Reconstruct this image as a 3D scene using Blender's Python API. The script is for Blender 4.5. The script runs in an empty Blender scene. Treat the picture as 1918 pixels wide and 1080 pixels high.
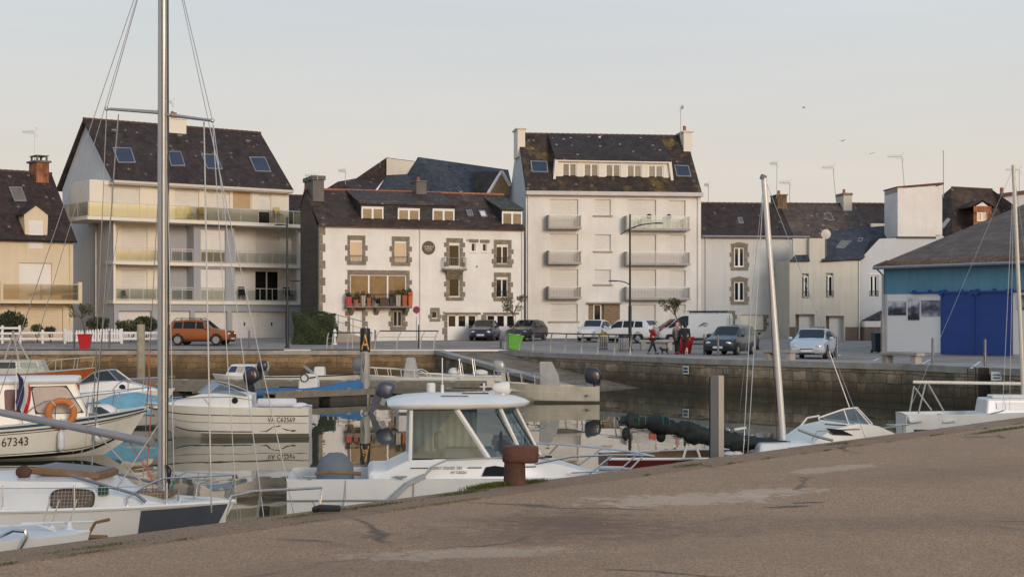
import bpy, bmesh, math, random
from mathutils import Vector, Matrix, Euler
R = math.radians
sc = bpy.context.scene
col = sc.collection
rnd = random.Random(7)

# ------------------------------------------------------------------ camera
EYE, FPX, CX, HY = 1.8, 3000.0, 959.0, 600.0
cam = bpy.data.cameras.new("camera"); camo = bpy.data.objects.new("camera", cam); col.objects.link(camo)
camo.location = (0, 0, EYE); camo.rotation_euler = (R(90), 0, 0)
cam.sensor_width = 36; cam.lens = FPX / 1918 * 36; cam.shift_y = 60 / 1918
cam.clip_start = 0.5; cam.clip_end = 3000
sc.camera = camo
# ------------------------------------------------------------------ sky and sun (dusk, glow behind the camera to the right)
SUN_AZ, SUN_EL = R(152), R(5)          # azimuth clockwise from +Y (view direction)
w = bpy.data.worlds.new("World"); sc.world = w; w.use_nodes = True
nt = w.node_tree; nt.nodes.clear()
out = nt.nodes.new('ShaderNodeOutputWorld'); bg = nt.nodes.new('ShaderNodeBackground')
sky = nt.nodes.new('ShaderNodeTexSky'); sky.sky_type = 'NISHITA'; sky.sun_disc = False
sky.sun_elevation = SUN_EL; sky.sun_rotation = SUN_AZ; sky.altitude = 0
sky.air_density = 1.0; sky.dust_density = 2.2; sky.ozone_density = 1.0
# thin dusk haze veil low over the horizon, mixed with the physical sky
tc = nt.nodes.new('ShaderNodeTexCoord'); sx = nt.nodes.new('ShaderNodeSeparateXYZ')
nt.links.new(tc.outputs['Generated'], sx.inputs[0])
rp = nt.nodes.new('ShaderNodeValToRGB')
rp.color_ramp.elements[0].position = 0.0; rp.color_ramp.elements[0].color = (4.36, 3.72, 3.25, 1)
rp.color_ramp.elements[1].position = 0.6; rp.color_ramp.elements[1].color = (2.2, 2.95, 3.9, 1)
e = rp.color_ramp.elements.new(0.10); e.color = (4.06, 3.78, 3.52, 1)
e = rp.color_ramp.elements.new(0.20); e.color = (3.66, 3.93, 4.14, 1)
nt.links.new(sx.outputs[2], rp.inputs[0])
cn = nt.nodes.new('ShaderNodeTexNoise'); cn.inputs['Scale'].default_value = 2.2; cn.inputs['Detail'].default_value = 4
mp = nt.nodes.new('ShaderNodeMapping'); mp.inputs['Scale'].default_value = (1, 1, 9)
nt.links.new(tc.outputs['Generated'], mp.inputs[0]); nt.links.new(mp.outputs[0], cn.inputs['Vector'])
cr = nt.nodes.new('ShaderNodeMapRange'); cr.inputs[1].default_value = .3; cr.inputs[2].default_value = .75
cr.inputs[3].default_value = .955; cr.inputs[4].default_value = 1.045
nt.links.new(cn.outputs[0], cr.inputs[0])
vm = nt.nodes.new('ShaderNodeVectorMath'); vm.operation = 'SCALE'
nt.links.new(rp.outputs[0], vm.inputs[0]); nt.links.new(cr.outputs[0], vm.inputs['Scale'])
# the veil is lit most away from the glow; near the glow the physical sky shows
dt = nt.nodes.new('ShaderNodeVectorMath'); dt.operation = 'DOT_PRODUCT'
dt.inputs[1].default_value = (math.sin(SUN_AZ), math.cos(SUN_AZ), 0)
nt.links.new(tc.outputs['Generated'], dt.inputs[0])
mr = nt.nodes.new('ShaderNodeMapRange'); mr.interpolation_type = 'SMOOTHSTEP'
mr.inputs[1].default_value = 0.2; mr.inputs[2].default_value = 0.95; mr.inputs[3].default_value = 0.9; mr.inputs[4].default_value = 0.45
nt.links.new(dt.outputs['Value'], mr.inputs[0])
mx = nt.nodes.new('ShaderNodeMix'); mx.data_type = 'RGBA'
nt.links.new(mr.outputs[0], mx.inputs[0]); nt.links.new(sky.outputs[0], mx.inputs[6]); nt.links.new(vm.outputs[0], mx.inputs[7])
nt.links.new(mx.outputs[2], bg.inputs[0]); bg.inputs[1].default_value = 0.125
nt.links.new(bg.outputs[0], out.inputs[0])
sl = bpy.data.lights.new("sun", 'SUN'); slo = bpy.data.objects.new("sun", sl); col.objects.link(slo)
sl.energy = 0.95; sl.angle = R(18); sl.color = (1, .92, .855)
sd = Vector((math.sin(SUN_AZ) * math.cos(R(14)), math.cos(SUN_AZ) * math.cos(R(14)), math.sin(R(14))))
slo.rotation_euler = sd.to_track_quat('Z', 'Y').to_euler()
sc.view_settings.view_transform = 'Standard'; sc.view_settings.look = 'None'; sc.view_settings.gamma = 1
sc.view_settings.exposure = 0.56
sc.cycles.max_bounces = 8; sc.cycles.transparent_max_bounces = 16; sc.cycles.use_denoising = True
sc.cycles.caustics_reflective = False; sc.cycles.caustics_refractive = False

# ------------------------------------------------------------------ pixel <-> place helpers (photo measured at 1918 px)
def P(px, py, Y): return Vector(((px - CX) / FPX * Y, Y, EYE + (HY - py) / FPX * Y))
def XA(px, Y): return (px - CX) / FPX * Y
def gz(Y):
    t = min(1, max(0, (Y - 86) / 32)); return 0.5 * t * t * (3 - 2 * t)
def onz(px, py, z):
    Y = FPX * (EYE - z) / (py - HY); return Vector((XA(px, Y), Y, z))
WZ = -1.55

# ------------------------------------------------------------------ materials
MATS = {}
def mat(name, c, rough=.7, metal=0.0, var=.12, vscale=1.2, bump=0.0, bscale=30, streak=0.0, spec=.5, coat=0):
    if name in MATS: return MATS[name]
    m = bpy.data.materials.new(name); m.use_nodes = True; MATS[name] = m
    n = m.node_tree; b = n.nodes['Principled BSDF']
    b.inputs['Roughness'].default_value = rough; b.inputs['Metallic'].default_value = metal
    b.inputs['Specular IOR Level'].default_value = spec; b.inputs['Coat Weight'].default_value = coat
    t = n.nodes.new('ShaderNodeTexCoord')
    no = n.nodes.new('ShaderNodeTexNoise'); no.inputs['Scale'].default_value = vscale; no.inputs['Detail'].default_value = 6
    no.inputs['Roughness'].default_value = .62
    n.links.new(t.outputs['Object'], no.inputs['Vector'])
    mr = n.nodes.new('ShaderNodeMapRange'); mr.inputs[1].default_value = .28; mr.inputs[2].default_value = .72
    mr.inputs[3].default_value = 1 - var; mr.inputs[4].default_value = 1 + var
    n.links.new(no.outputs[0], mr.inputs[0])
    v = n.nodes.new('ShaderNodeVectorMath'); v.operation = 'SCALE'; v.inputs[0].default_value = c
    n.links.new(mr.outputs[0], v.inputs['Scale']); last = v.outputs[0]
    if streak:
        ms = n.nodes.new('ShaderNodeMapping'); ms.inputs['Scale'].default_value = (2.2, 2.2, .16)
        n2 = n.nodes.new('ShaderNodeTexNoise'); n2.inputs['Scale'].default_value = 1.6; n2.inputs['Detail'].default_value = 5
        n.links.new(t.outputs['Object'], ms.inputs[0]); n.links.new(ms.outputs[0], n2.inputs['Vector'])
        m2 = n.nodes.new('ShaderNodeMapRange'); m2.inputs[1].default_value = .45; m2.inputs[2].default_value = .8
        m2.inputs[3].default_value = 0; m2.inputs[4].default_value = streak
        n.links.new(n2.outputs[0], m2.inputs[0])
        mm = n.nodes.new('ShaderNodeMix'); mm.data_type = 'RGBA'; mm.inputs[7].default_value = (c[0] * .42, c[1] * .41, c[2] * .38, 1)
        n.links.new(m2.outputs[0], mm.inputs[0]); n.links.new(last, mm.inputs[6]); last = mm.outputs[2]
    n.links.new(last, b.inputs['Base Color'])
    if bump:
        nb = n.nodes.new('ShaderNodeTexNoise'); nb.inputs['Scale'].default_value = bscale; nb.inputs['Detail'].default_value = 5
        n.links.new(t.outputs['Object'], nb.inputs['Vector'])
        bp = n.nodes.new('ShaderNodeBump'); bp.inputs['Strength'].default_value = bump; bp.inputs['Distance'].default_value = .02
        n.links.new(nb.outputs[0], bp.inputs['Height']); n.links.new(bp.outputs[0], b.inputs['Normal'])
    return m

def glass(name, tint=(.02, .025, .03), rough=.04, spec=1.0, metal=0, var=.25):
    return mat(name, tint, rough, metal, var, .7, spec=spec)

def seethru(name, tint, refl=.3, rough=.02, glc=(1, 1, 1)):
    if name in MATS: return MATS[name]
    m = bpy.data.materials.new(name); m.use_nodes = True; MATS[name] = m
    n = m.node_tree; n.nodes.clear()
    o = n.nodes.new('ShaderNodeOutputMaterial'); tr = n.nodes.new('ShaderNodeBsdfTransparent'); g = n.nodes.new('ShaderNodeBsdfGlossy')
    tr.inputs[0].default_value = (*tint, 1); g.inputs['Roughness'].default_value = rough; g.inputs[0].default_value = (*glc, 1)
    lw = n.nodes.new('ShaderNodeLayerWeight'); lw.inputs[0].default_value = .45
    ad = n.nodes.new('ShaderNodeMath'); ad.operation = 'ADD'; ad.use_clamp = True; ad.inputs[1].default_value = refl
    ml = n.nodes.new('ShaderNodeMath'); ml.operation = 'MULTIPLY'; ml.inputs[1].default_value = .35
    n.links.new(lw.outputs['Fresnel'], ml.inputs[0]); n.links.new(ml.outputs[0], ad.inputs[0])
    mi = n.nodes.new('ShaderNodeMixShader'); n.links.new(ad.outputs[0], mi.inputs[0])
    n.links.new(tr.outputs[0], mi.inputs[1]); n.links.new(g.outputs[0], mi.inputs[2]); n.links.new(mi.outputs[0], o.inputs[0])
    return m

def slate(name, c, lichen=(.30, .17, .03), lamt=.0, spots=.35, rough=.62, scale=1.0):
    if name in MATS: return MATS[name]
    m = mat(name, c, rough, 0, .38, 1.5, spec=.2); n = m.node_tree; b = n.nodes['Principled BSDF']
    t = n.nodes.new('ShaderNodeTexCoord'); base = b.inputs['Base Color'].links[0].from_socket
    sp = n.nodes.new('ShaderNodeSeparateXYZ'); n.links.new(t.outputs['Object'], sp.inputs[0])
    cb = n.nodes.new('ShaderNodeCombineXYZ'); n.links.new(sp.outputs[0], cb.inputs[0]); n.links.new(sp.outputs[2], cb.inputs[1])
    br = n.nodes.new('ShaderNodeTexBrick'); br.inputs['Scale'].default_value = 1.0 / scale
    br.inputs['Brick Width'].default_value = .26; br.inputs['Row Height'].default_value = .19; br.inputs['Mortar Size'].default_value = .012
    br.inputs['Color1'].default_value = (.72, .72, .72, 1); br.inputs['Color2'].default_value = (1.25, 1.22, 1.2, 1); br.inputs['Mortar'].default_value = (.5, .5, .5, 1)
    n.links.new(cb.outputs[0], br.inputs['Vector'])
    mu = n.nodes.new('ShaderNodeMix'); mu.data_type = 'RGBA'; mu.blend_type = 'MULTIPLY'; mu.inputs[0].default_value = .8
    n.links.new(base, mu.inputs[6]); n.links.new(br.outputs[0], mu.inputs[7]); last = mu.outputs[2]
    if lamt:
        no = n.nodes.new('ShaderNodeTexNoise'); no.inputs['Scale'].default_value = .55; no.inputs['Detail'].default_value = 8; no.inputs['Roughness'].default_value = .7
        n.links.new(t.outputs['Object'], no.inputs['Vector'])
        r = n.nodes.new('ShaderNodeMapRange'); r.inputs[1].default_value = .52; r.inputs[2].default_value = .68; r.inputs[3].default_value = 0; r.inputs[4].default_value = lamt
        n.links.new(no.outputs[0], r.inputs[0])
        mi = n.nodes.new('ShaderNodeMix'); mi.data_type = 'RGBA'; mi.inputs[7].default_value = (*lichen, 1)
        n.links.new(r.outputs[0], mi.inputs[0]); n.links.new(last, mi.inputs[6]); last = mi.outputs[2]
    if spots:
        vo = n.nodes.new('ShaderNodeTexVoronoi'); vo.inputs['Scale'].default_value = 1.25
        n.links.new(t.outputs['Object'], vo.inputs['Vector'])
        r = n.nodes.new('ShaderNodeMapRange'); r.inputs[1].default_value = .10; r.inputs[2].default_value = .17; r.inputs[3].default_value = spots; r.inputs[4].default_value = 0
        n.links.new(vo.outputs['Distance'], r.inputs[0])
        mi = n.nodes.new('ShaderNodeMix'); mi.data_type = 'RGBA'; mi.inputs[7].default_value = (.40, .38, .33, 1)
        n.links.new(r.outputs[0], mi.inputs[0]); n.links.new(last, mi.inputs[6]); last = mi.outputs[2]
    n.links.new(last, b.inputs['Base Color'])
    bp = n.nodes.new('ShaderNodeBump'); bp.inputs['Strength'].default_value = .4; bp.inputs['Distance'].default_value = .02
    n.links.new(br.outputs['Fac'], bp.inputs['Height']); bp.invert = True; n.links.new(bp.outputs[0], b.inputs['Normal'])
    return m

def stonewall(name, c1, c2, bw=.7, rh=.36, coord='UV', tide=None, mortar=.02, dist=.16):
    if name in MATS: return MATS[name]
    m = bpy.data.materials.new(name); m.use_nodes = True; MATS[name] = m
    n = m.node_tree; b = n.nodes['Principled BSDF']; b.inputs['Roughness'].default_value = .9
    t = n.nodes.new('ShaderNodeTexCoord')
    no = n.nodes.new('ShaderNodeTexNoise'); no.inputs['Scale'].default_value = 1.4; no.inputs['Detail'].default_value = 3
    n.links.new(t.outputs[coord], no.inputs['Vector'])
    wv = n.nodes.new('ShaderNodeVectorMath'); wv.operation = 'SCALE'; wv.inputs['Scale'].default_value = dist
    sb = n.nodes.new('ShaderNodeVectorMath'); sb.operation = 'SUBTRACT'; sb.inputs[1].default_value = (.5, .5, .5)
    n.links.new(no.outputs['Color'], sb.inputs[0]); n.links.new(sb.outputs[0], wv.inputs[0])
    ad = n.nodes.new('ShaderNodeVectorMath'); ad.operation = 'ADD'
    n.links.new(t.outputs[coord], ad.inputs[0]); n.links.new(wv.outputs[0], ad.inputs[1])
    br = n.nodes.new('ShaderNodeTexBrick'); br.inputs['Scale'].default_value = 1
    br.inputs['Brick Width'].default_value = bw; br.inputs['Row Height'].default_value = rh; br.inputs['Mortar Size'].default_value = mortar
    br.inputs['Mortar Smooth'].default_value = .6; br.inputs['Bias'].default_value = 0
    br.offset_frequency = 2; br.squash = .62; br.squash_frequency = 3
    br.inputs['Color1'].default_value = (*c1, 1); br.inputs['Color2'].default_value = (*c2, 1); br.inputs['Mortar'].default_value = (c1[0] * .35, c1[1] * .33, c1[2] * .3, 1)
    n.links.new(ad.outputs[0], br.inputs['Vector'])
    n2 = n.nodes.new('ShaderNodeTexNoise'); n2.inputs['Scale'].default_value = .8; n2.inputs['Detail'].default_value = 9; n2.inputs['Roughness'].default_value = .72
    n.links.new(t.outputs[coord], n2.inputs['Vector'])
    r = n.nodes.new('ShaderNodeMapRange'); r.inputs[1].default_value = .3; r.inputs[2].default_value = .7; r.inputs[3].default_value = .42; r.inputs[4].default_value = 1.55
    n.links.new(n2.outputs[0], r.inputs[0])
    sv = n.nodes.new('ShaderNodeVectorMath'); sv.operation = 'SCALE'; n.links.new(br.outputs[0], sv.inputs[0]); n.links.new(r.outputs[0], sv.inputs['Scale'])
    last = sv.outputs[0]
    if tide is not None:
        sp = n.nodes.new('ShaderNodeSeparateXYZ'); n.links.new(ad.outputs[0], sp.inputs[0])
        n3 = n.nodes.new('ShaderNodeMath'); n3.operation = 'MULTIPLY_ADD'; n3.inputs[1].default_value = .7; n.links.new(n2.outputs[0], n3.inputs[0]); n.links.new(sp.outputs[1], n3.inputs[2])
        r2 = n.nodes.new('ShaderNodeMapRange'); r2.inputs[1].default_value = tide + .1; r2.inputs[2].default_value = tide + .75; r2.inputs[3].default_value = .85; r2.inputs[4].default_value = 0
        n.links.new(n3.outputs[0], r2.inputs[0])
        mi = n.nodes.new('ShaderNodeMix'); mi.data_type = 'RGBA'; mi.inputs[7].default_value = (.075, .052, .026, 1)
        n.links.new(r2.outputs[0], mi.inputs[0]); n.links.new(last, mi.inputs[6]); last = mi.outputs[2]
        r3 = n.nodes.new('ShaderNodeMapRange'); r3.inputs[1].default_value = tide - .55; r3.inputs[2].default_value = tide - .1; r3.inputs[3].default_value = .9; r3.inputs[4].default_value = 0
        n.links.new(n3.outputs[0], r3.inputs[0])
        mi = n.nodes.new('ShaderNodeMix'); mi.data_type = 'RGBA'; mi.inputs[7].default_value = (.032, .033, .016, 1)
        n.links.new(r3.outputs[0], mi.inputs[0]); n.links.new(last, mi.inputs[6]); last = mi.outputs[2]
    n.links.new(last, b.inputs['Base Color'])
    bp = n.nodes.new('ShaderNodeBump'); bp.inputs['Strength'].default_value = .8; bp.inputs['Distance'].default_value = .05; bp.invert = True
    n.links.new(br.outputs['Fac'], bp.inputs['Height'])
    b2 = n.nodes.new('ShaderNodeBump'); b2.inputs['Strength'].default_value = .5; b2.inputs['Distance'].default_value = .06
    n.links.new(n2.outputs[0], b2.inputs['Height']); n.links.new(bp.outputs[0], b2.inputs['Normal']); n.links.new(b2.outputs[0], b.inputs['Normal'])
    return m

# ------------------------------------------------------------------ mesh builder
class MB:
    def __init__(s): s.v = []; s.f = []; s.uv = {}
    def add(s, vs, fs):
        o = len(s.v); s.v += [tuple(v) for v in vs]; s.f += [tuple(i + o for i in f) for f in fs]; return s
    def box(s, x0, x1, y0, y1, z0, z1):
        x0, x1 = min(x0, x1), max(x0, x1); y0, y1 = min(y0, y1), max(y0, y1); z0, z1 = min(z0, z1), max(z0, z1)
        return s.add([(x0, y0, z0), (x1, y0, z0), (x1, y1, z0), (x0, y1, z0), (x0, y0, z1), (x1, y0, z1), (x1, y1, z1), (x0, y1, z1)],
                     [(0, 3, 2, 1), (4, 5, 6, 7), (0, 1, 5, 4), (1, 2, 6, 5), (2, 3, 7, 6), (3, 0, 4, 7)])
    def obox(s, c, d, rot=(0, 0, 0)):
        m = Euler(rot).to_matrix(); c = Vector(c); x, y, z = d[0] / 2, d[1] / 2, d[2] / 2
        vs = [c + m @ Vector(p) for p in [(-x, -y, -z), (x, -y, -z), (x, y, -z), (-x, y, -z), (-x, -y, z), (x, -y, z), (x, y, z), (-x, y, z)]]
        return s.add(vs, [(0, 3, 2, 1), (4, 5, 6, 7), (0, 1, 5, 4), (1, 2, 6, 5), (2, 3, 7, 6), (3, 0, 4, 7)])
    def quad(s, a, b, c, d): return s.add([a, b, c, d], [(0, 1, 2, 3)])
    def poly(s, pts): return s.add(pts, [tuple(range(len(pts)))])
    def tube(s, pts, r, n=8, cap=True, closed=False):
        pts = [Vector(p) for p in pts]; k = len(pts); rs = r if isinstance(r, (list, tuple)) else [r] * k
        rings = []; up = None
        for i, p in enumerate(pts):
            if closed: d = pts[(i + 1) % k] - pts[i - 1]
            else: d = pts[min(i + 1, k - 1)] - pts[max(i - 1, 0)]
            d = d.normalized() if d.length > 1e-9 else Vector((0, 0, 1))
            if up is None:
                up = Vector((0, 0, 1)) if abs(d.z) < .9 else Vector((1, 0, 0))
            a = d.cross(up).normalized(); b2 = a.cross(d).normalized(); up = b2
            rings.append([p + (a * math.cos(2 * math.pi * j / n) + b2 * math.sin(2 * math.pi * j / n)) * rs[i] for j in range(n)])
        vs = [q for g in rings for q in g]; fs = []
        for i in range(k if closed else k - 1):
            i2 = (i + 1) % k
            for j in range(n):
                fs.append((i * n + j, i * n + (j + 1) % n, i2 * n + (j + 1) % n, i2 * n + j))
        if cap and not closed: fs += [tuple(range(n)), tuple((k - 1) * n + j for j in range(n))]
        return s.add(vs, fs)
    def cyl(s, a, b, r, n=12, r2=None): return s.tube([a, b], [r, r if r2 is None else r2], n)
    def lathe(s, prof, n=16, c=(0, 0, 0), axis='z'):
        vs = []; fs = []; k = len(prof)
        for r, z in prof:
            for j in range(n):
                a = 2 * math.pi * j / n; p = (r * math.cos(a), r * math.sin(a), z)
                if axis == 'x': p = (z, p[0], p[1])
                if axis == 'y': p = (p[0], z, p[1])
                vs.append((p[0] + c[0], p[1] + c[1], p[2] + c[2]))
        for i in range(k - 1):
            for j in range(n): fs.append((i * n + j, i * n + (j + 1) % n, (i + 1) * n + (j + 1) % n, (i + 1) * n + j))
        fs += [tuple(range(n)), tuple((k - 1) * n + j for j in range(n))]
        return s.add(vs, fs)
    def prism(s, poly, a, b, axis='y'):
        def m(p, t): return (p[0], t, p[1]) if axis == 'y' else ((t, p[0], p[1]) if axis == 'x' else (p[0], p[1], t))
        k = len(poly); vs = [m(p, a) for p in poly] + [m(p, b) for p in poly]
        return s.add(vs, [tuple(range(k)), tuple(range(2 * k - 1, k - 1, -1))] + [(i, (i + 1) % k, k + (i + 1) % k, k + i) for i in range(k)])
    def loft(s, secs, closed=True, caps=True):
        k = len(secs[0]); vs = [p for g in secs for p in g]; fs = []
        for i in range(len(secs) - 1):
            for j in range(k if closed else k - 1):
                j2 = (j + 1) % k; fs.append((i * k + j, i * k + j2, (i + 1) * k + j2, (i + 1) * k + j))
        if caps: fs += [tuple(range(k)), tuple((len(secs) - 1) * k + j for j in range(k))]
        return s.add(vs, fs)
    def ball(s, c, rx, ry=None, rz=None, n=12, m=8):
        ry = rx if ry is None else ry; rz = rx if rz is None else rz
        vs = [(c[0], c[1], c[2] - rz)]
        for i in range(1, m):
            t = math.pi * i / m - math.pi / 2
            for j in range(n):
                a = 2 * math.pi * j / n
                vs.append((c[0] + rx * math.cos(t) * math.cos(a), c[1] + ry * math.cos(t) * math.sin(a), c[2] + rz * math.sin(t)))
        vs.append((c[0], c[1], c[2] + rz)); fs = []
        for j in range(n): fs.append((0, 1 + (j + 1) % n, 1 + j))
        for i in range(m - 2):
            for j in range(n): fs.append((1 + i * n + j, 1 + i * n + (j + 1) % n, 1 + (i + 1) * n + (j + 1) % n, 1 + (i + 1) * n + j))
        L = len(vs) - 1
        for j in range(n): fs.append((L, 1 + (m - 2) * n + j, 1 + (m - 2) * n + (j + 1) % n))
        return s.add(vs, fs)
    def xform(s, M): s.v = [tuple(M @ Vector(v)) for v in s.v]; return s
    def build(s, name, m, parent=None, smooth=False, ang=35, bevel=0, seg=1, recalc=True):
        me = bpy.data.meshes.new(name); me.from_pydata(s.v, [], s.f)
        if s.uv:
            l = me.uv_layers.new(name="UVMap")
            for lp in me.loops: l.data[lp.index].uv = s.uv.get(lp.vertex_index, (0, 0))
        if recalc or bevel:
            bm = bmesh.new(); bm.from_mesh(me)
            if recalc: bmesh.ops.recalc_face_normals(bm, faces=bm.faces)
            if bevel:
                es = [e for e in bm.edges if len(e.link_faces) == 2 and e.calc_face_angle(0) > R(30)]
                bmesh.ops.bevel(bm, geom=es, offset=bevel, segments=seg, affect='EDGES', profile=.5, clamp_overlap=True)
            bm.to_mesh(me); bm.free()
        if smooth:
            me.polygons.foreach_set('use_smooth', [True] * len(me.polygons)); me.set_sharp_from_angle(angle=R(ang))
        me.materials.append(m)
        o = bpy.data.objects.new(name, me); col.objects.link(o)
        if parent: o.parent = parent
        return o

    def build_split(s, name, m, parent=None, **k):
        par = list(range(len(s.v))); key = {}
        def find(i):
            while par[i] != i: par[i] = par[par[i]]; i = par[i]
            return i
        for i, v in enumerate(s.v):
            q = tuple(round(c, 3) for c in v); par[find(i)] = find(key.setdefault(q, i))
        for f in s.f:
            for i in f[1:]: par[find(i)] = find(f[0])
        g = {}
        for f in s.f: g.setdefault(find(f[0]), []).append(f)
        for fs in g.values():
            n = MB(); ids = sorted({i for f in fs for i in f}); mp_ = {j: i for i, j in enumerate(ids)}; n.v = [s.v[i] for i in ids]; n.f = [tuple(mp_[i] for i in f) for f in fs]; o = n.build(name, m, parent, **k)
        return o
def tag(o, label=None, cat=None, group=None, kind=None):
    if label: o['label'] = label
    if cat: o['category'] = cat
    if group: o['group'] = group
    if kind: o['kind'] = kind
    return o
def thing(name, label, cat, loc=(0, 0, 0), rz=0, group=None, rot=None):
    o = bpy.data.objects.new(name, None); col.objects.link(o); o.empty_display_size = .3
    o.location = loc; o.rotation_euler = rot if rot else (0, 0, rz)
    return tag(o, label, cat, group)
def dup(root, loc=None, rz=None, label=None, group=None):
    def cp(o, par):
        c = o.copy(); col.objects.link(c)
        if par: c.parent = par
        for ch in [x for x in kids.get(o.name, [])]: cp(ch, c)
        return c
    kids = {}
    def walk(o):
        kids[o.name] = list(o.children)
        for ch in o.children: walk(ch)
    walk(root)
    r = cp(root, None)
    if loc is not None: r.location = loc
    if rz is not None: r.rotation_euler = (0, 0, rz)
    if label: r['label'] = label
    if group: r['group'] = group
    return r
def text(name, s, size, M, m, parent, ext=.002, align='LEFT', sx=1.0):
    cu = bpy.data.curves.new(name, 'FONT'); cu.body = s; cu.size = size; cu.extrude = ext; cu.align_x = align; cu.resolution_u = 3
    t = bpy.data.objects.new(name, cu); col.objects.link(t)
    dg = bpy.context.evaluated_depsgraph_get(); me = bpy.data.meshes.new_from_object(t.evaluated_get(dg))
    bpy.data.objects.remove(t); bpy.data.curves.remove(cu)
    if sx != 1: me.transform(Matrix.Diagonal((sx, 1, 1, 1)))
    me.transform(M); me.name = name; me.materials.clear(); me.materials.append(m)
    o = bpy.data.objects.new(name, me); col.objects.link(o)
    if parent: o.parent = parent
    return o
def frame(origin, xdir, updir):
    x = Vector(xdir).normalized(); u = Vector(updir); z = x.cross(u).normalized(); y = z.cross(x).normalized()
    M = Matrix((x, y, z)).transposed().to_4x4(); M.translation = Vector(origin); return M
def leaves(mb, c, r, n, size, seed=0, flat=1.0):
    q = random.Random(seed)
    for _ in range(n):
        while True:
            p = Vector((q.uniform(-1, 1), q.uniform(-1, 1), q.uniform(-1, 1)))
            if .25 < p.length < 1: break
        p = Vector((c[0] + p.x * r[0], c[1] + p.y * r[1], c[2] + p.z * r[2])); sz = size * q.uniform(.6, 1.4)
        m = Euler((q.uniform(0, 6.3), q.uniform(0, 6.3), q.uniform(0, 6.3))).to_matrix()
        mb.add([p + m @ Vector(v) for v in [(-sz, 0, 0), (0, -sz * .5, 0), (sz, 0, sz * .2), (0, sz * .5, 0)]], [(0, 1, 2, 3)])
# ================================================================== SETTING
M_asph = mat('asphalt', (.285, .245, .220), .92, 0, .30, .35, .5, 60)
M_pave = mat('pavement_concrete', (.33, .285, .25), .9, 0, .20, .8, .3, 40)
M_cope = mat('granite_coping', (.34, .315, .285), .85, 0, .28, 1.6, .5, 25)
M_white_line = mat('road_paint', (.62, .62, .60), .8, 0, .25, 6)
M_quaywall = stonewall('quay_masonry', (.29, .19, .095), (.165, .112, .062), .95, .33, 'UV', tide=-.95, mortar=.012, dist=.38)
M_rightwall = stonewall('quay_masonry_grey', (.40, .31, .205), (.20, .16, .115), .72, .40, 'UV', tide=-.85, dist=.22)
M_slipwall = stonewall('slip_masonry', (.21, .165, .115), (.12, .097, .07), .6, .5, 'UV', tide=-1.6)
M_cobble = stonewall('slip_cobbles', (.30, .225, .16), (.19, .145, .105), .24, .16, 'UV', None, .015)
LEFT = [(-160, 94.7), (-80, 94.7), (-40, 94.7), (-20, 94.7), (-4.5, 94.7)]
RIGHT = [(-.76, 94.7), (2.2, 87.9), (5.6, 81), (8.78, 75.0), (12.6, 70.1), (16.1, 65.9), (17.2, 62.8), (18.8, 58.7), (22.5, 46), (23.5, 43)]
EDGE = LEFT + RIGHT
def yb(X):
    for (a, b), (c, d) in zip(EDGE, EDGE[1:]):
        if a <= X <= c: return b + (d - b) * (X - a) / (c - a)
    return EDGE[-1][1] if X > EDGE[-1][0] else EDGE[0][1]
def offs(path, d):
    r = []
    for i, p in enumerate(path):
        a = Vector(path[max(i - 1, 0)]); b = Vector(path[min(i + 1, len(path) - 1)]); t = (b - a).normalized(); n = Vector((-t.y, t.x))
        r.append((p[0] + n.x * d, p[1] + n.y * d))
    return r
def inland(path, d):
    o = offs(path, d); return o
# far ground sheet
mb = MB(); xs = sorted(set([e[0] for e in EDGE] + [x * 4 for x in range(-40, 0)] + [x for x in range(0, 40, 2)] + [40 + 10 * i for i in range(14)]))
rows = [0, 1, 2.5, 5, 8, 12, 16, 20, 24, 28, 34, 42, 60, 120, 300, 900]
for X in xs:
    y0 = yb(X)
    for d in rows: mb.v.append((X, y0 + d, gz(y0 + d)))
k = len(rows)
for i in range(len(xs) - 1):
    for j in range(k - 1): mb.f.append((i * k + j, (i + 1) * k + j, (i + 1) * k + j + 1, i * k + j + 1))
tag(mb.build('ground', M_asph, smooth=True), kind='structure')
def strip(path, d0, d1, lift, name, m, kind='structure'):
    a = inland(path, d0); b = inland(path, d1); mb = MB()
    for (p, q) in zip(a, b):
        mb.v.append((p[0], p[1], gz(p[1]) + lift)); mb.v.append((q[0], q[1], gz(q[1]) + lift))
    for i in range(len(a) - 1): mb.f.append((2 * i, 2 * i + 2, 2 * i + 3, 2 * i + 1))
    return tag(mb.build(name, m), kind=kind)
strip(LEFT, .55, 3.4, .006, 'pavement', M_pave); strip(RIGHT, .7, 3.6, .006, 'pavement', M_pave)
def coping(path, d0, d1, z0, z1, name, m):
    a = inland(path, d0); b = inland(path, d1); mb = MB()
    secs = [[(p[0], p[1], z0), (q[0], q[1], z0), (q[0], q[1], z1), (p[0], p[1], z1)] for p, q in zip(a, b)]
    mb.loft(secs); return tag(mb.build(name, m, bevel=.015), kind='structure')
coping(LEFT, -.05, .55, -.22, .03, 'kerb', M_cope); coping(RIGHT, -.06, .7, -.25, .035, 'kerb', M_cope)
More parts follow.
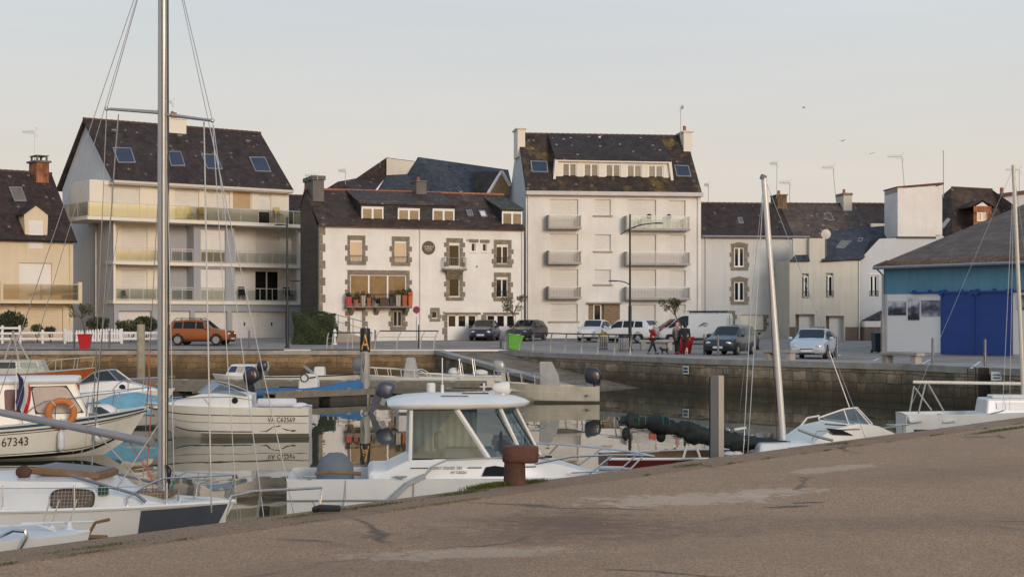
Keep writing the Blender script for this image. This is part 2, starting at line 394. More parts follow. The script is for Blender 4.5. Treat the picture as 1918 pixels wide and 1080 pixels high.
# kerb between promenade and road on the left, and the white marks on the asphalt
mb = MB(); mb.box(-160, -14, 98.15, 98.35, -.1, .16); tag(mb.build('kerb', M_cope), kind='structure')
mb = MB()
def mark(p, q, wd):
    p, q = Vector(p), Vector(q); d = (q - p).normalized(); n = Vector((-d.y, d.x)) * wd / 2
    mb.quad(*[(c.x, c.y, gz(c.y) + .012) for c in (p - n, q - n, q + n, p + n)])
for px0, px1, py in [(737, 760, 648), (765, 792, 647), (690, 715, 646.5), (795, 812, 636), (735, 752, 634), (830, 852, 645)]:
    Y = FPX * (EYE - .2) / (py - HY); mark((XA(px0, Y), Y), (XA(px1, Y), Y), .14)
for x0, y0, x1, y1 in [(1725, 682.5, 1742, 673.5), (1819, 690, 1836, 677), (1636, 676, 1646, 671), (1385, 664, 1425, 659), (1432, 668, 1455, 660), (1560, 672, 1574, 664)]:
    a = onz(x0, y0, 0); b = onz(x1, y1, 0); mark((a.x, a.y), (b.x, b.y), .12)
tag(mb.build('road_marking', M_white_line), kind='structure')
# quay walls
def wall_path(path, zt, zb, m, name, label):
    mb = MB(); s = 0; zs = [zb, zt] if not callable(zt) else None; n = 0; prev = None; rowsz = 7
    for p in path:
        if prev: s += (Vector(p[:2]) - Vector(prev[:2])).length
        top = p[2] if len(p) > 2 else zt
        for j in range(rowsz):
            z = zb + (top - zb) * j / (rowsz - 1); mb.uv[len(mb.v)] = (s, z); mb.v.append((p[0], p[1], z))
        prev = p
    for i in range(len(path) - 1):
        for j in range(rowsz - 1): mb.f.append((i * rowsz + j, (i + 1) * rowsz + j, (i + 1) * rowsz + j + 1, i * rowsz + j + 1))
    return tag(mb.build(name, m), label, 'wall')
wall_path(LEFT, -.2, -4, M_quaywall, 'quay_wall', 'long ochre stone quay wall behind the moored boats on the left')
RW = wall_path(RIGHT, -.22, -4, M_rightwall, 'quay_wall', 'grey brown stone quay wall running to the right of the slipway')
SD = Vector((.436, -.9)).normalized(); SL = 24.0
def sl_z(t): return 0.0 - 1.62 * t / 18.0
slw = [(-4.5 + SD.x * t, 94.7 + SD.y * t, sl_z(t) - .06) for t in [0, 3, 6, 9, 12, 15, 18, SL]]
wall_path(slw, 0, -4, M_slipwall, 'slipway_wall', 'sloping stone side wall of the slipway with pale coping')
mb = MB()
mb.loft([[(p[0] - .1, p[1] - .04, p[2] - .12), (p[0] + .42, p[1] + .2, p[2] - .12), (p[0] + .42, p[1] + .2, p[2] + .12), (p[0] - .1, p[1] - .04, p[2] + .12)] for p in slw])
tag(mb.build('kerb', M_cope, bevel=.015), kind='structure')
mb = MB(); nx = 6
for i in range(13):
    t = SL * i / 12
    a = Vector((-4.5 + SD.x * t, 94.7 + SD.y * t)); 
    Yw = a.y; b = Vector((RIGHT[0][0] + .02 + SD.x * t, RIGHT[0][1] + SD.y * t)) + Vector((.5, .2))
    for j in range(nx):
        p = a.lerp(b, j / (nx - 1)); mb.uv[len(mb.v)] = (j * .85, t); mb.v.append((p.x, p.y, sl_z(t) - .01))
for i in range(12):
    for j in range(nx - 1): mb.f.append((i * nx + j, i * nx + j + 1, (i + 1) * nx + j + 1, (i + 1) * nx + j))
tag(mb.build('slipway', M_cobble), kind='structure')
# water
m = bpy.data.materials.new('harbour_water'); m.use_nodes = True; n = m.node_tree; b = n.nodes['Principled BSDF']
b.inputs['Base Color'].default_value = (.036, .044, .030, 1); b.inputs['Roughness'].default_value = .015; b.inputs['IOR'].default_value = 1.33
t = n.nodes.new('ShaderNodeTexCoord'); mpn = n.nodes.new('ShaderNodeMapping'); mpn.inputs['Scale'].default_value = (.9, .35, 1)
n1 = n.nodes.new('ShaderNodeTexNoise'); n1.inputs['Scale'].default_value = 1.1; n1.inputs['Detail'].default_value = 2
n.links.new(t.outputs['Object'], mpn.inputs[0]); n.links.new(mpn.outputs[0], n1.inputs['Vector'])
n2 = n.nodes.new('ShaderNodeTexNoise'); n2.inputs['Scale'].default_value = .12; n2.inputs['Detail'].default_value = 2; n.links.new(t.outputs['Object'], n2.inputs['Vector'])
r = n.nodes.new('ShaderNodeMapRange'); r.inputs[1].default_value = .35; r.inputs[2].default_value = .7; r.inputs[3].default_value = .15; r.inputs[4].default_value = 1.0
n.links.new(n2.outputs[0], r.inputs[0]); mu = n.nodes.new('ShaderNodeMath'); mu.operation = 'MULTIPLY'
n.links.new(n1.outputs[0], mu.inputs[0]); n.links.new(r.outputs[0], mu.inputs[1])
bp = n.nodes.new('ShaderNodeBump'); bp.inputs['Strength'].default_value = 1; bp.inputs['Distance'].default_value = .010
n.links.new(mu.outputs[0], bp.inputs['Height']); n.links.new(bp.outputs[0], b.inputs['Normal'])
mb = MB(); mb.quad((-260, -30, WZ), (60, -30, WZ), (60, 96, WZ), (-260, 96, WZ))
tag(mb.build('water', m), kind='structure')
mb = MB(); mb.quad((-260, -30, -4), (60, -30, -4), (60, 96, -4), (-260, 96, -4)); tag(mb.build('harbour_bed', M_asph), kind='structure')

# ------------------------------------------------------------------ near quay
Q0 = Vector((-3.99, 12.47)); QD = Vector((.615, .788)).normalized(); QN = Vector((QD.y, -QD.x))
def qp(t, d, z): p = Q0 + QD * t + QN * d; return (p.x, p.y, z)
def quay_mat(nm='quay_surface', gain=1.22):
    m = bpy.data.materials.new(nm); m.use_nodes = True; n = m.node_tree; b = n.nodes['Principled BSDF']; b.inputs['Roughness'].default_value = .88
    L = n.links.new; t = n.nodes.new('ShaderNodeTexCoord'); O = t.outputs['Object']
    def noise(s, d=6, rg=.6, vec=O):
        k = n.nodes.new('ShaderNodeTexNoise'); k.inputs['Scale'].default_value = s; k.inputs['Detail'].default_value = d; k.inputs['Roughness'].default_value = rg; L(vec, k.inputs['Vector']); return k.outputs[0]
    def mrange(s, a, b2, c, d):
        k = n.nodes.new('ShaderNodeMapRange'); k.inputs[1].default_value = a; k.inputs[2].default_value = b2; k.inputs[3].default_value = c; k.inputs[4].default_value = d; L(s, k.inputs[0]); return k.outputs[0]
    def mix(f, a, c):
        k = n.nodes.new('ShaderNodeMix'); k.data_type = 'RGBA'; L(f, k.inputs[0])
        if isinstance(a, tuple): k.inputs[6].default_value = (*a, 1)
        else: L(a, k.inputs[6])
        if isinstance(c, tuple): k.inputs[7].default_value = (*c, 1)
        else: L(c, k.inputs[7])
        return k.outputs[2]
    def math_(op, a, c):
        k = n.nodes.new('ShaderNodeMath'); k.operation = op
        for i, s in enumerate((a, c)):
            if isinstance(s, (int, float)): k.inputs[i].default_value = s
            else: L(s, k.inputs[i])
        return k.outputs[0]
    vo = n.nodes.new('ShaderNodeTexVoronoi'); vo.inputs['Scale'].default_value = 78; L(O, vo.inputs['Vector'])
    grit = mrange(vo.outputs['Color'], 0, 1, 0, 1)
    base = mix(grit, (.085, .058, .036), (.56, .38, .245))
    base = mix(mrange(noise(120, 3), .35, .7, 0, .6), base, (.09, .062, .04))
    base = mix(mrange(noise(.45, 7, .65), .38, .68, 0, .5), base, (.20, .14, .10))
    base = mix(mrange(noise(2.3, 6, .7), .55, .75, 0, .45), base, (.37, .26, .185))
    # blob masks at fixed places: (x, y, rx, ry, colour, strength)
    edge = noise(2.1, 9, .74); fine = noise(7, 5, .6)
    sp = n.nodes.new('ShaderNodeSeparateXYZ'); L(O, sp.inputs[0])
    def blob(cx, cy, rx, ry, ang, colr, st, sharp=.12):
        ca, sa = math.cos(ang), math.sin(ang)
        dx = math_('SUBTRACT', sp.outputs[0], cx); dy = math_('SUBTRACT', sp.outputs[1], cy)
        u = math_('ADD', math_('MULTIPLY', dx, ca / rx), math_('MULTIPLY', dy, sa / rx)); v = math_('ADD', math_('MULTIPLY', dx, -sa / ry), math_('MULTIPLY', dy, ca / ry))
        d = math_('SQRT', math_('ADD', math_('MULTIPLY', u, u), math_('MULTIPLY', v, v)), 0)
        d2 = math_('ADD', d, math_('MULTIPLY', math_('SUBTRACT', edge, .5), 3.2)); d2 = math_('ADD', d2, math_('MULTIPLY', math_('SUBTRACT', fine, .5), 2.2))
        return mix(mrange(d2, .9 - sharp, .9 + sharp, st, 0), base, colr)
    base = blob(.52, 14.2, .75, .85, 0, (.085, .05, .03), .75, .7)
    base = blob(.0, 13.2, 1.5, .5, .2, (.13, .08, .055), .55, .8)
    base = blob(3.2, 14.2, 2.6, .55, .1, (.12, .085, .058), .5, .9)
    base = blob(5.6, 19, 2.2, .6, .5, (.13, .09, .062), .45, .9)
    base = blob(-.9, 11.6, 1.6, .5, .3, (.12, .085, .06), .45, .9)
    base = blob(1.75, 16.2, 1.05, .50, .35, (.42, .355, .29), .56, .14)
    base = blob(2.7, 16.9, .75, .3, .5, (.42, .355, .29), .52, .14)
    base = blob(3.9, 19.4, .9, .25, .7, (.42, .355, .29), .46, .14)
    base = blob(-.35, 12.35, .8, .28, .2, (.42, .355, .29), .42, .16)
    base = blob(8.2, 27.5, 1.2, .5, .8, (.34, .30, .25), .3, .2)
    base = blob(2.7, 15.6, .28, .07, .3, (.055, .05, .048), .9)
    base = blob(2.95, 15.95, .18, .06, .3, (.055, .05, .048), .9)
    # cracks
    cw = n.nodes.new('ShaderNodeTexVoronoi'); cw.feature = 'DISTANCE_TO_EDGE'; cw.inputs['Scale'].default_value = .24
    wn = n.nodes.new('ShaderNodeTexNoise'); wn.inputs['Scale'].default_value = 1.3; wn.inputs['Detail'].default_value = 6; L(O, wn.inputs['Vector'])
    va = n.nodes.new('ShaderNodeVectorMath'); va.operation = 'MULTIPLY_ADD'; va.inputs[1].default_value = (.9, .9, 0); L(wn.outputs['Color'], va.inputs[0]); L(O, va.inputs[2]); L(va.outputs[0], cw.inputs['Vector'])
    cm = mrange(cw.outputs['Distance'], .002, .012, .8, 0); cm = math_('MULTIPLY', cm, mrange(noise(.5, 2), .45, .6, 0, 1))
    base = mix(cm, base, (.05, .045, .035))
    gn = n.nodes.new('ShaderNodeVectorMath'); gn.operation = 'MULTIPLY'; gn.inputs[1].default_value = (gain * 1.25, gain * 1.10, gain * .98); L(base, gn.inputs[0]); L(gn.outputs[0], b.inputs['Base Color'])
    h = math_('ADD', math_('MULTIPLY', vo.outputs['Distance'], .5), noise(90, 3)); h = math_('SUBTRACT', h, math_('MULTIPLY', cm, 3))
    bp = n.nodes.new('ShaderNodeBump'); bp.inputs['Strength'].default_value = .55; bp.inputs['Distance'].default_value = .012; L(h, bp.inputs['Height']); L(bp.outputs[0], b.inputs['Normal'])
    return m
M_quay = quay_mat()
CW = .62   # width of the coping band
mb = MB(); ts = [-40, -10, -2] + [i * .8 for i in range(0, 42)] + [38, 42]; dsx = [CW + .03, 1.2, 2.2, 4, 8, 16, 40, 90]
def qz(t, d): return .0 + .012 * math.sin(t * .7) * math.sin(d * .5) - (.03 if d < 1 else 0) * 0
for t in ts:
    for d in dsx: mb.v.append(qp(t, d, qz(t, d) if d > 1 else 0))
k = len(dsx)
for i in range(len(ts) - 1):
    for j in range(k - 1): mb.f.append((i * k + j, i * k + j + 1, (i + 1) * k + j + 1, (i + 1) * k + j))
tag(mb.build('near_quay_ground', M_quay, smooth=True), kind='structure')
M_edge = quay_mat('quay_coping_near', .88)
mb = MB(); q = random.Random(5); t = -40; N = 0
while t < 42:
    L_ = q.uniform(1.3, 2.1) if t > -3 else 6; d = q.uniform(-.006, .006)
    c = [qp(t + .004, -.03 + d, 0), qp(t + L_ - .004, -.03 + d, 0), qp(t + L_ - .004, CW, 0), qp(t + .004, CW, 0)]
    zt = .003 + q.uniform(-.004, .004)
    mb.add([(p[0], p[1], -.45) for p in c] + [(p[0], p[1], zt) for p in c], [(0, 1, 2, 3), (4, 5, 6, 7), (0, 1, 5, 4), (1, 2, 6, 5), (2, 3, 7, 6), (3, 0, 4, 7)])
    t += L_
tag(mb.build('near_quay_kerb', M_edge, bevel=.012, seg=2), kind='structure')
mb = MB(); mb.quad(qp(-40, CW - .01, -.012), qp(42, CW - .01, -.012), qp(42, CW + .05, -.012), qp(-40, CW + .05, -.012)); tag(mb.build('near_quay_joint', mat('joint_soil', (.05, .042, .028), .95, 0, .6, 4)), kind='structure')
NW = [(Q0 + QD * t)[:] for t in (-40, -20, 0, 10, 20, 30, 42)]
wall_path(NW, -.4, -4, M_slipwall, 'quay_wall', 'near quay wall dropping to the water under the foreground coping')

# grass tufts in the coping joint
M_grass = mat('grass_blades', (.075, .10, .02), .8, 0, .5, 9)
mb = MB(); q = random.Random(3)
def tufts(t0, t1, d0, d1, n, h):
    for _ in range(n):
        t = q.gauss((t0 + t1) / 2, (t1 - t0) / 3.5); d = q.gauss((d0 + d1) / 2, (d1 - d0) / 4); p = Vector(qp(t, d, .01)); hh = h * q.uniform(.3, 1); a = q.uniform(0, 6.3); l = Vector((math.cos(a), math.sin(a), 0))
        s = l.cross(Vector((0, 0, 1))) * .004; tip = p + l * hh * .6 + Vector((0, 0, hh))
        mb.add([p - s, p + s, tip], [(0, 1, 2)])
def t_of(px, py):
    p = onz(px, py, 0); v = Vector((p.x, p.y)) - Q0; return v.dot(QD), v.dot(QN)
for px, py, wt, n, h in [(925, 912, .35, 2400, .06), (995, 905, .22, 700, .05), (690, 950, .5, 500, .025), (1290, 873, .3, 260, .03), (1570, 832, .5, 240, .03), (1880, 806, 1.2, 900, .045), (865, 925, .4, 500, .03), (180, 1026, .5, 300, .02), (560, 968, .3, 200, .02)]:
    t, d = t_of(px, py); tufts(t - wt, t + wt, d - .06, d + .06, n, h)
for i in range(26): t0 = q.uniform(-1, 20); tufts(t0, t0 + q.uniform(.1, .5), CW, CW + .03, q.randint(20, 90), .022)
tag(mb.build('grass_tufts', M_grass, recalc=False), kind='stuff')

# loose grit and small stones lying on the near quay
mb = MB(); q = random.Random(21)
for _ in range(1500):
    t = q.uniform(-3, 14); d = CW + abs(q.gauss(0, 1.8)); r_ = q.choice((.003, .004, .005, .006, .009)) * q.uniform(.7, 1.3); c = Vector(qp(t, d, qz(t, d) + r_ * .4 + .001)); a = q.uniform(0, 6.3)
    mb.add([c + Vector((r_ * math.cos(a + k * 2.094), r_ * .8 * math.sin(a + k * 2.094), -r_ * .4)) for k in range(3)] + [c + Vector((r_ * .2, 0, r_ * .6))], [(0, 1, 2), (0, 1, 3), (1, 2, 3), (2, 0, 3)])
tag(mb.build('grit', mat('grit_stone', (.30, .24, .19), .9, 0, .5, 30)), kind='stuff')
# ================================================================== BUILDINGS
W_WHITE = mat('render_white', (.765, .74, .705), .85, 0, .10, .6, .15, 60, streak=.10)
W_GREYW = mat('render_greywhite', (.60, .595, .58), .85, 0, .08, .5, .15, 60, streak=.16)
W_CREAM = mat('render_cream', (.68, .575, .42), .85, 0, .06, .5, .15, 60, streak=.12)
W_CREAM2 = mat('render_palecream', (.60, .56, .48), .85, 0, .10, .5, .15, 60, streak=.20)
W_BLUEG = mat('render_bluegrey', (.36, .375, .405), .85, 0, .06, .5, .15, 60, streak=.08)
W_GABLE = mat('render_pale_grey', (.56, .57, .59), .85, 0, .05, .5, .15, 60, streak=.1)
W_IVORY = mat('render_ivory', (.77, .72, .63), .85, 0, .05, .5, .1, 60)
M_STONE = mat('granite_trim', (.225, .19, .145), .9, 0, .35, 3.5, .5, 20)
M_SHUT = mat('shutter_cream', (.69, .665, .625), .6, 0, .04, 1)
M_SHUTW = mat('shutter_white', (.77, .75, .72), .55, 0, .04, 1)
M_FRAME = mat('window_frame_white', (.76, .745, .72), .45, 0, .03, 2)
M_SLATE = slate('roof_slate', (.052, .037, .034))
M_SLATE_B = slate('roof_slate_brown', (.066, .045, .037), (.22, .16, .10), .35)
M_SLATE_L = slate('roof_slate_lichen', (.054, .040, .034), (.27, .17, .045), .85)
M_SLATE_BLUE = slate('roof_slate_blue', (.055, .062, .078), spots=.1)
M_SLATE_OLD = slate('roof_slate_old', (.105, .080, .066), (.24, .19, .14), .5, spots=.5)
M_SLATE_GRN = slate('roof_slate_mossy', (.06, .062, .045), (.12, .13, .05), .7)
M_FIBRO = slate('roof_fibre_cement', (.125, .084, .064), (.19, .15, .10), .5, spots=.1, scale=1.6)
M_ZINC = mat('zinc', (.30, .30, .31), .45, .5, .15, 2)
M_GUT = mat('gutter_pvc', (.60, .56, .52), .5, 0, .06, 2)
M_RIDGE = mat('ridge_tile_red', (.36, .13, .065), .8, 0, .3, 5)
M_RIDGED = mat('ridge_tile_dark', (.10, .06, .05), .8, 0, .3, 5)
M_BRICK = stonewall('chimney_brick', (.42, .17, .09), (.33, .13, .07), .22, .075, 'Object', None, .012)
M_CHIMG = mat('chimney_grey', (.155, .145, .135), .9, 0, .2, 2, .4, 30)
M_POT = mat('chimney_pot', (.36, .12, .06), .8, 0, .2, 5)
M_DARK = mat('dark_metal', (.025, .025, .028), .5, .4, .1, 3)
M_STEEL = mat('galvanised_steel', (.42, .42, .43), .42, .8, .12, 3)
M_ALU = mat('anodised_aluminium', (.55, .54, .53), .38, .85, .08, 3)
M_PANE = glass('pane_dark', (.016, .017, .018), .06, .22)
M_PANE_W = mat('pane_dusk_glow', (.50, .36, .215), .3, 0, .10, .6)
M_PANE_G = mat('pane_grey', (.19, .175, .155), .2, 0, .15, .8, spec=.3)
M_PANE_C = mat('pane_tan', (.175, .145, .11), .12, 0, .35, .8, spec=.4)  # panes with an uneven tan base colour
M_PANE_B = mat('pane_blue', (.03, .04, .07), .06, 0, .2, .8, spec=.45)
M_GLRAIL = seethru('balcony_glass', (.86, .86, .76), .40, .10, (1.0, .93, .66))
M_GLRAIL2 = seethru('balcony_glass_clear', (.88, .90, .84), .18, .08, (.98, .95, .80))
M_WOOD = mat('wood_oak', (.30, .20, .11), .6, 0, .25, 4)
M_BLACK = mat('black_plastic', (.012, .012, .013), .5, 0, .2, 3)
M_RED = mat('red_paint', (.45, .015, .02), .4, 0, .1, 3)
M_TERRA = mat('terracotta', (.42, .13, .06), .8, 0, .2, 4)
M_LEAF = mat('leaf_dark', (.035, .045, .018), .7, 0, .55, 7)
M_LEAF2 = mat('leaf_olive', (.075, .075, .03), .7, 0, .55, 7)
M_BARK = mat('bark', (.12, .085, .06), .9, 0, .3, 8, .4, 30)

class FB:
    def __init__(s, name, label, px, Y, th, z0, cat='house', group=None):
        s.O = Vector((XA(px, Y), Y, z0)); s.th = R(th)
        s.root = thing(name, label, cat, s.O, s.th, group)
        s.Ri = Matrix.Rotation(-s.th, 3, 'Z'); s.o = s.Ri @ (Vector((0, 0, EYE)) - s.O)
    def ray(s, px, py): return s.Ri @ Vector(((px - CX) / FPX, 1, (HY - py) / FPX))
    def hit(s, px, py, pt, nr):
        d = s.ray(px, py); nr = Vector(nr); t = (Vector(pt) - s.o).dot(nr) / d.dot(nr); return s.o + d * t
    def uz(s, px, py, d=0.0): h = s.hit(px, py, (0, d, 0), (0, 1, 0)); return h.x, h.z
    def u(s, px, d=0.0): return s.uz(px, 500, d)[0]
    def rect(s, x0, y0, x1, y1, d=0.0):
        c = (x0 + x1) / 2; return (s.u(x0, d), s.u(x1, d), s.uz(c, y1, d)[1], s.uz(c, y0, d)[1])
    def xs(s, px, py, u):   # depth and height where the pixel meets the side plane x = u
        h = s.hit(px, py, (u, 0, 0), (1, 0, 0)); return h.y, h.z

def wallgrid(mb, u0, u1, z0, z1, ops, d=0.0, rev=.18, clipz=None):
    us = sorted({u0, u1, *[max(u0, min(u1, v)) for o in ops for v in o[:2]]}); zs = sorted({z0, z1, *[max(z0, min(z1, v)) for o in ops for v in o[2:4]]})
    for a, b in zip(us, us[1:]):
        for c, e in zip(zs, zs[1:]):
            m, k = (a + b) / 2, (c + e) / 2
            if any(o[0] < m < o[1] and o[2] < k < o[3] for o in ops): continue
            mb.quad((a, d, c), (b, d, c), (b, d, e), (a, d, e))
    for o in ops:
        a, b, c, e = o[:4]; r = o[4] if len(o) > 4 else rev
        mb.quad((a, d, c), (a, d, e), (a, d + r, e), (a, d + r, c)); mb.quad((b, d, c), (b, d + r, c), (b, d + r, e), (b, d, e))
        mb.quad((a, d, e), (b, d, e), (b, d + r, e), (a, d + r, e)); mb.quad((a, d, c), (a, d + r, c), (b, d + r, c), (b, d, c))
        if len(o) <= 5: mb.quad((a, d + r + .12, c), (b, d + r + .12, c), (b, d + r + .12, e), (a, d + r + .12, e))
def wall(b, *a, m=W_WHITE, name='wall', **k):
    mb = MB(); wallgrid(mb, *a, **k); return mb.build(name, m, b.root, recalc=False)
def shutter(par, r, d, m=M_SHUT, name='shutter'):
    a, b, c, e = r[:4]; mb = MB(); n = max(3, int((e - c) / .11)); pr = []
    for i in range(n):
        z = c + (e - c) * i / n; z2 = c + (e - c) * (i + 1) / n
        pr += [(d, z), (d - .012, z + .02), (d - .012, z2 - .02)]
    pr += [(d, e), (d + .04, e), (d + .04, c)]
    mb.prism(pr, a, b, 'x'); return mb.build(name, m, par)
def window(par, r, d, n=2, fm=M_FRAME, gm=M_PANE, fw=.065, sill=None, box=0, rail=None, bars=0, sillw=.08, name='window'):
    a, b, c, e = r[:4]; mb = MB(); y0, y1 = d, d + .07
    if box: mb.box(a, b, y0 - .04, y1, e - box, e); e -= box
    mb.box(a, a + fw, y0, y1, c, e); mb.box(b - fw, b, y0, y1, c, e); mb.box(a + fw, b - fw, y0, y1, c, c + fw); mb.box(a + fw, b - fw, y0, y1, e - fw, e)
    for i in range(1, n):
        x = a + (b - a) * i / n; mb.box(x - fw * .7, x + fw * .7, y0 - .005, y1 - .005, c + fw, e - fw)
    for i in range(1, bars + 1):
        z = c + (e - c) * i / (bars + 1); mb.box(a + fw, b - fw, y0 + .01, y1 - .01, z - .02, z + .02)
    f = mb.build(name, fm, par)
    g = MB(); g.quad((a + .02, d + .045, c + .02), (b - .02, d + .045, c + .02), (b - .02, d + .045, e - .02), (a + .02, d + .045, e - .02)); g.build('pane', gm, f, recalc=False)
    if sill:
        s = MB(); s.box(a - sillw, b + sillw, -.09, d, c - .09, c - .003); s.build('sill', sill, f, bevel=.008)
    if rail:
        t = MB(); h = c + .42
        t.box(a - .02, b + .02, -.05, -.02, h, h + .035); t.box(a - .02, b + .02, -.05, -.02, c + .08, c + .11)
        k = int((b - a) / .12)
        for i in range(k + 1): x = a + (b - a) * i / k; t.box(x - .008, x + .008, -.042, -.028, c + .1, h)
        t.build('window_guard', rail, f)
    return f
def quoins(par, r, m=M_STONE, n=None, lint=.30, sill=.24, wide=.36, slim=.20, arch=False, proud=.03, bot=True):
    a, b, c, e = r[:4]; mb = MB(); n = n or max(3, round((e - c) / .36)); hh = (e - c) / n; y0, y1 = -proud, .02
    for i in range(n):
        z0 = c + hh * i + .008; z1 = c + hh * (i + 1) - .008; wd = wide if i % 2 == 0 else slim
        for x0, x1 in ((a - wd, a), (b, b + wd)): mb.box(x0, x1, y0, y1, z0, z1)
    if arch:
        k = 7; rr = (b - a) / 2 + .22; cx = (a + b) / 2
        for i in range(k):
            x0 = cx - rr + 2 * rr * i / k + .006; x1 = cx - rr + 2 * rr * (i + 1) / k - .006; m_ = abs((x0 + x1) / 2 - cx) / rr
            mb.prism([(x0, e + .0), (x1, e + .0), (x1 + (x1 - cx) * .12, e + .40 - .16 * m_), (x0 + (x0 - cx) * .12, e + .40 - .16 * m_)], y0 - .005, y1)
    elif lint: mb.box(a - slim, b + slim, y0 - .006, y1, e + .004, e + lint)
    if bot: mb.box(a - slim - .03, b + slim + .03, y0 - .06, y1, c - sill, c - .004)
    return mb.build('stone_surround', m, par, bevel=.01)
def slabquad(mb, pts, nr, t0, t1):
    nr = Vector(nr).normalized(); a = [Vector(p) + nr * t0 for p in pts]; b = [Vector(p) + nr * t1 for p in pts]; k = len(pts)
    mb.add(a + b, [tuple(range(k)), tuple(range(2 * k - 1, k - 1, -1))] + [(i, (i + 1) % k, k + (i + 1) % k, k + i) for i in range(k)])
def slope_n(d0, z0, d1, z1): v = Vector((0, -(z1 - z0), d1 - d0)); return v.normalized()
def roof2(b, u0, u1, d0, z0, dm, zm, d1, z1, m, th=.14, ridge=None, name='roof', skew=0, m2=None):
    mb = MB()
    mb.prism([(d0, z0), (dm, zm), (d1, z1), (d1, z1 - th), (dm, zm - th * 1.35), (d0, z0 - th)], u0, u1, 'x')
    r = mb.build(name, m, b.root, recalc=True)
    if ridge:
        k = MB(); n = int((u1 - u0) / .42)
        for i in range(n):
            x = u0 + (u1 - u0) * i / n; x2 = u0 + (u1 - u0) * (i + 1) / n + .03
            k.tube([(x, dm, zm - .02), (x2, dm, zm - .035)], [.12, .105], 7)
        k.build('ridge_tiles', ridge, r)
    return r
def skylight(par, b, quad, pt, nr, fm=M_ZINC, gm=M_PANE_B, out=.07):
    h = [b.hit(x, y, pt, nr) for x, y in quad]; c = sum(h, Vector()) / 4; mb = MB()
    inn = [p + (c - p).normalized() * .13 for p in h]
    for i in range(4):
        slabquad(mb, [h[i], h[(i + 1) % 4], inn[(i + 1) % 4], inn[i]], nr, -.02, out)
    f = mb.build('skylight', fm, par); g = MB(); slabquad(g, inn, nr, -.02, out - .03); g.build('pane', gm, f); return f
def chimney(par, u0, u1, d0, d1, z0, z1, m, cap=M_CHIMG, pots=0, capo=.08, caph=.12, poth=.45, mp=M_POT):
    mb = MB(); mb.box(u0, u1, d0, d1, z0, z1); c = mb.build('chimney', m, par, bevel=.01)
    if caph: k = MB(); k.box(u0 - capo, u1 + capo, d0 - capo, d1 + capo, z1 + .002, z1 + caph); k.build('chimney_cap', cap, c, bevel=.02)
    for i in range(pots):
        k = MB(); x = u0 + (u1 - u0) * (i + 1) / (pots + 1); y = d0 + (d1 - d0) * (i + 1) / (pots + 1) if pots > 1 else (d0 + d1) / 2
        z = z1 + caph; k.lathe([(.11, z), (.13, z + .05), (.10, z + poth * .8), (.125, z + poth * .85), (.11, z + poth)], 10, (x, y, 0)); k.build('chimney_pot', mp, c, smooth=True)
    return c
def aerial(px, py_top, py_base, Y, label, side=-1, boom=.9, lean=0.0):
    a = P(px + lean, py_base, Y); b = P(px, py_top, Y); t = tag(None, None) if 0 else None
    mb = MB(); mb.tube([a, b], .022, 6); q = random.Random(int(px)); e = b + Vector((side * boom, .25, -.04 * q.random())); z = b - Vector((0, 0, .06))
    mb.tube([z, e], .014, 5)
    for i in range(8):
        p = z.lerp(e, .12 + .85 * i / 7); l = .34 - .018 * i; mb.tube([p - Vector((.1, -.9, 0)).normalized() * l * .4 - Vector((0, 0, l * .5)), p + Vector((.1, -.9, 0)).normalized() * l * .4 + Vector((0, 0, l * .5))], .008, 4)
    r = z - Vector((side * .06, 0, 0))
    for dz in (.28, .14, -.14, -.28): mb.tube([r + Vector((-side * .05, -.3, dz)), r + Vector((-side * .05, .3, dz * 1.05))], .009, 4)
    o = mb.build('tv_aerial', M_STEEL, None); tag(o, label, 'antenna', 'television aerials on the roofs'); return o

# ---------------------------------------------------------------- B1 beige house, far left
b = FB('beige_house', 'small beige house with dark slate roof, dormer and glass balcony at the far left', 137, 110.5, 37.7, .40)
r_bal_door = b.rect(36, 492, 97, 560); r_gar = b.rect(52, 574, 118, 636); r_dorm = b.rect(53, 413, 80, 465); ze = b.uz(137, 450)[1]; zr = b.uz(20, 320, 4.2)[1]; ul = -13
o_small = b.rect(5, 570, 30, 620)
wall(b, ul, 0, -.3, ze, [r_bal_door, (r_gar[0], r_gar[1], -.02, r_gar[3]), (o_small[0], o_small[1], .0, o_small[3])], m=W_CREAM)
shutter(b.root, r_bal_door, .17, M_SHUTW); shutter(b.root, (r_gar[0], r_gar[1], -.02, r_gar[3]), .17, W_CREAM, 'garage_door'); shutter(b.root, (o_small[0], o_small[1], 0, o_small[3]), .17, W_IVORY, 'door')
mb = MB()
for x in (0, ul): mb.poly([(x, 0, -.3), (x, 8.4, -.3), (x, 8.4, ze), (x, 4.2, zr - .1), (x, 0, ze)])
mb.quad((ul, 8.4, -.3), (0, 8.4, -.3), (0, 8.4, ze), (ul, 8.4, ze)); mb.build_split('gable_wall', W_CREAM, b.root)
rf = roof2(b, ul, .12, -.35, ze - .05, 4.2, zr, 8.7, ze - .05, M_SLATE, ridge=M_RIDGED)
sn = slope_n(-.35, ze - .05, 4.2, zr)
skylight(rf, b, [(16, 351), (40, 351), (50, 378), (27, 378)], (0, -.35, ze - .05), sn, gm=M_PANE_C)
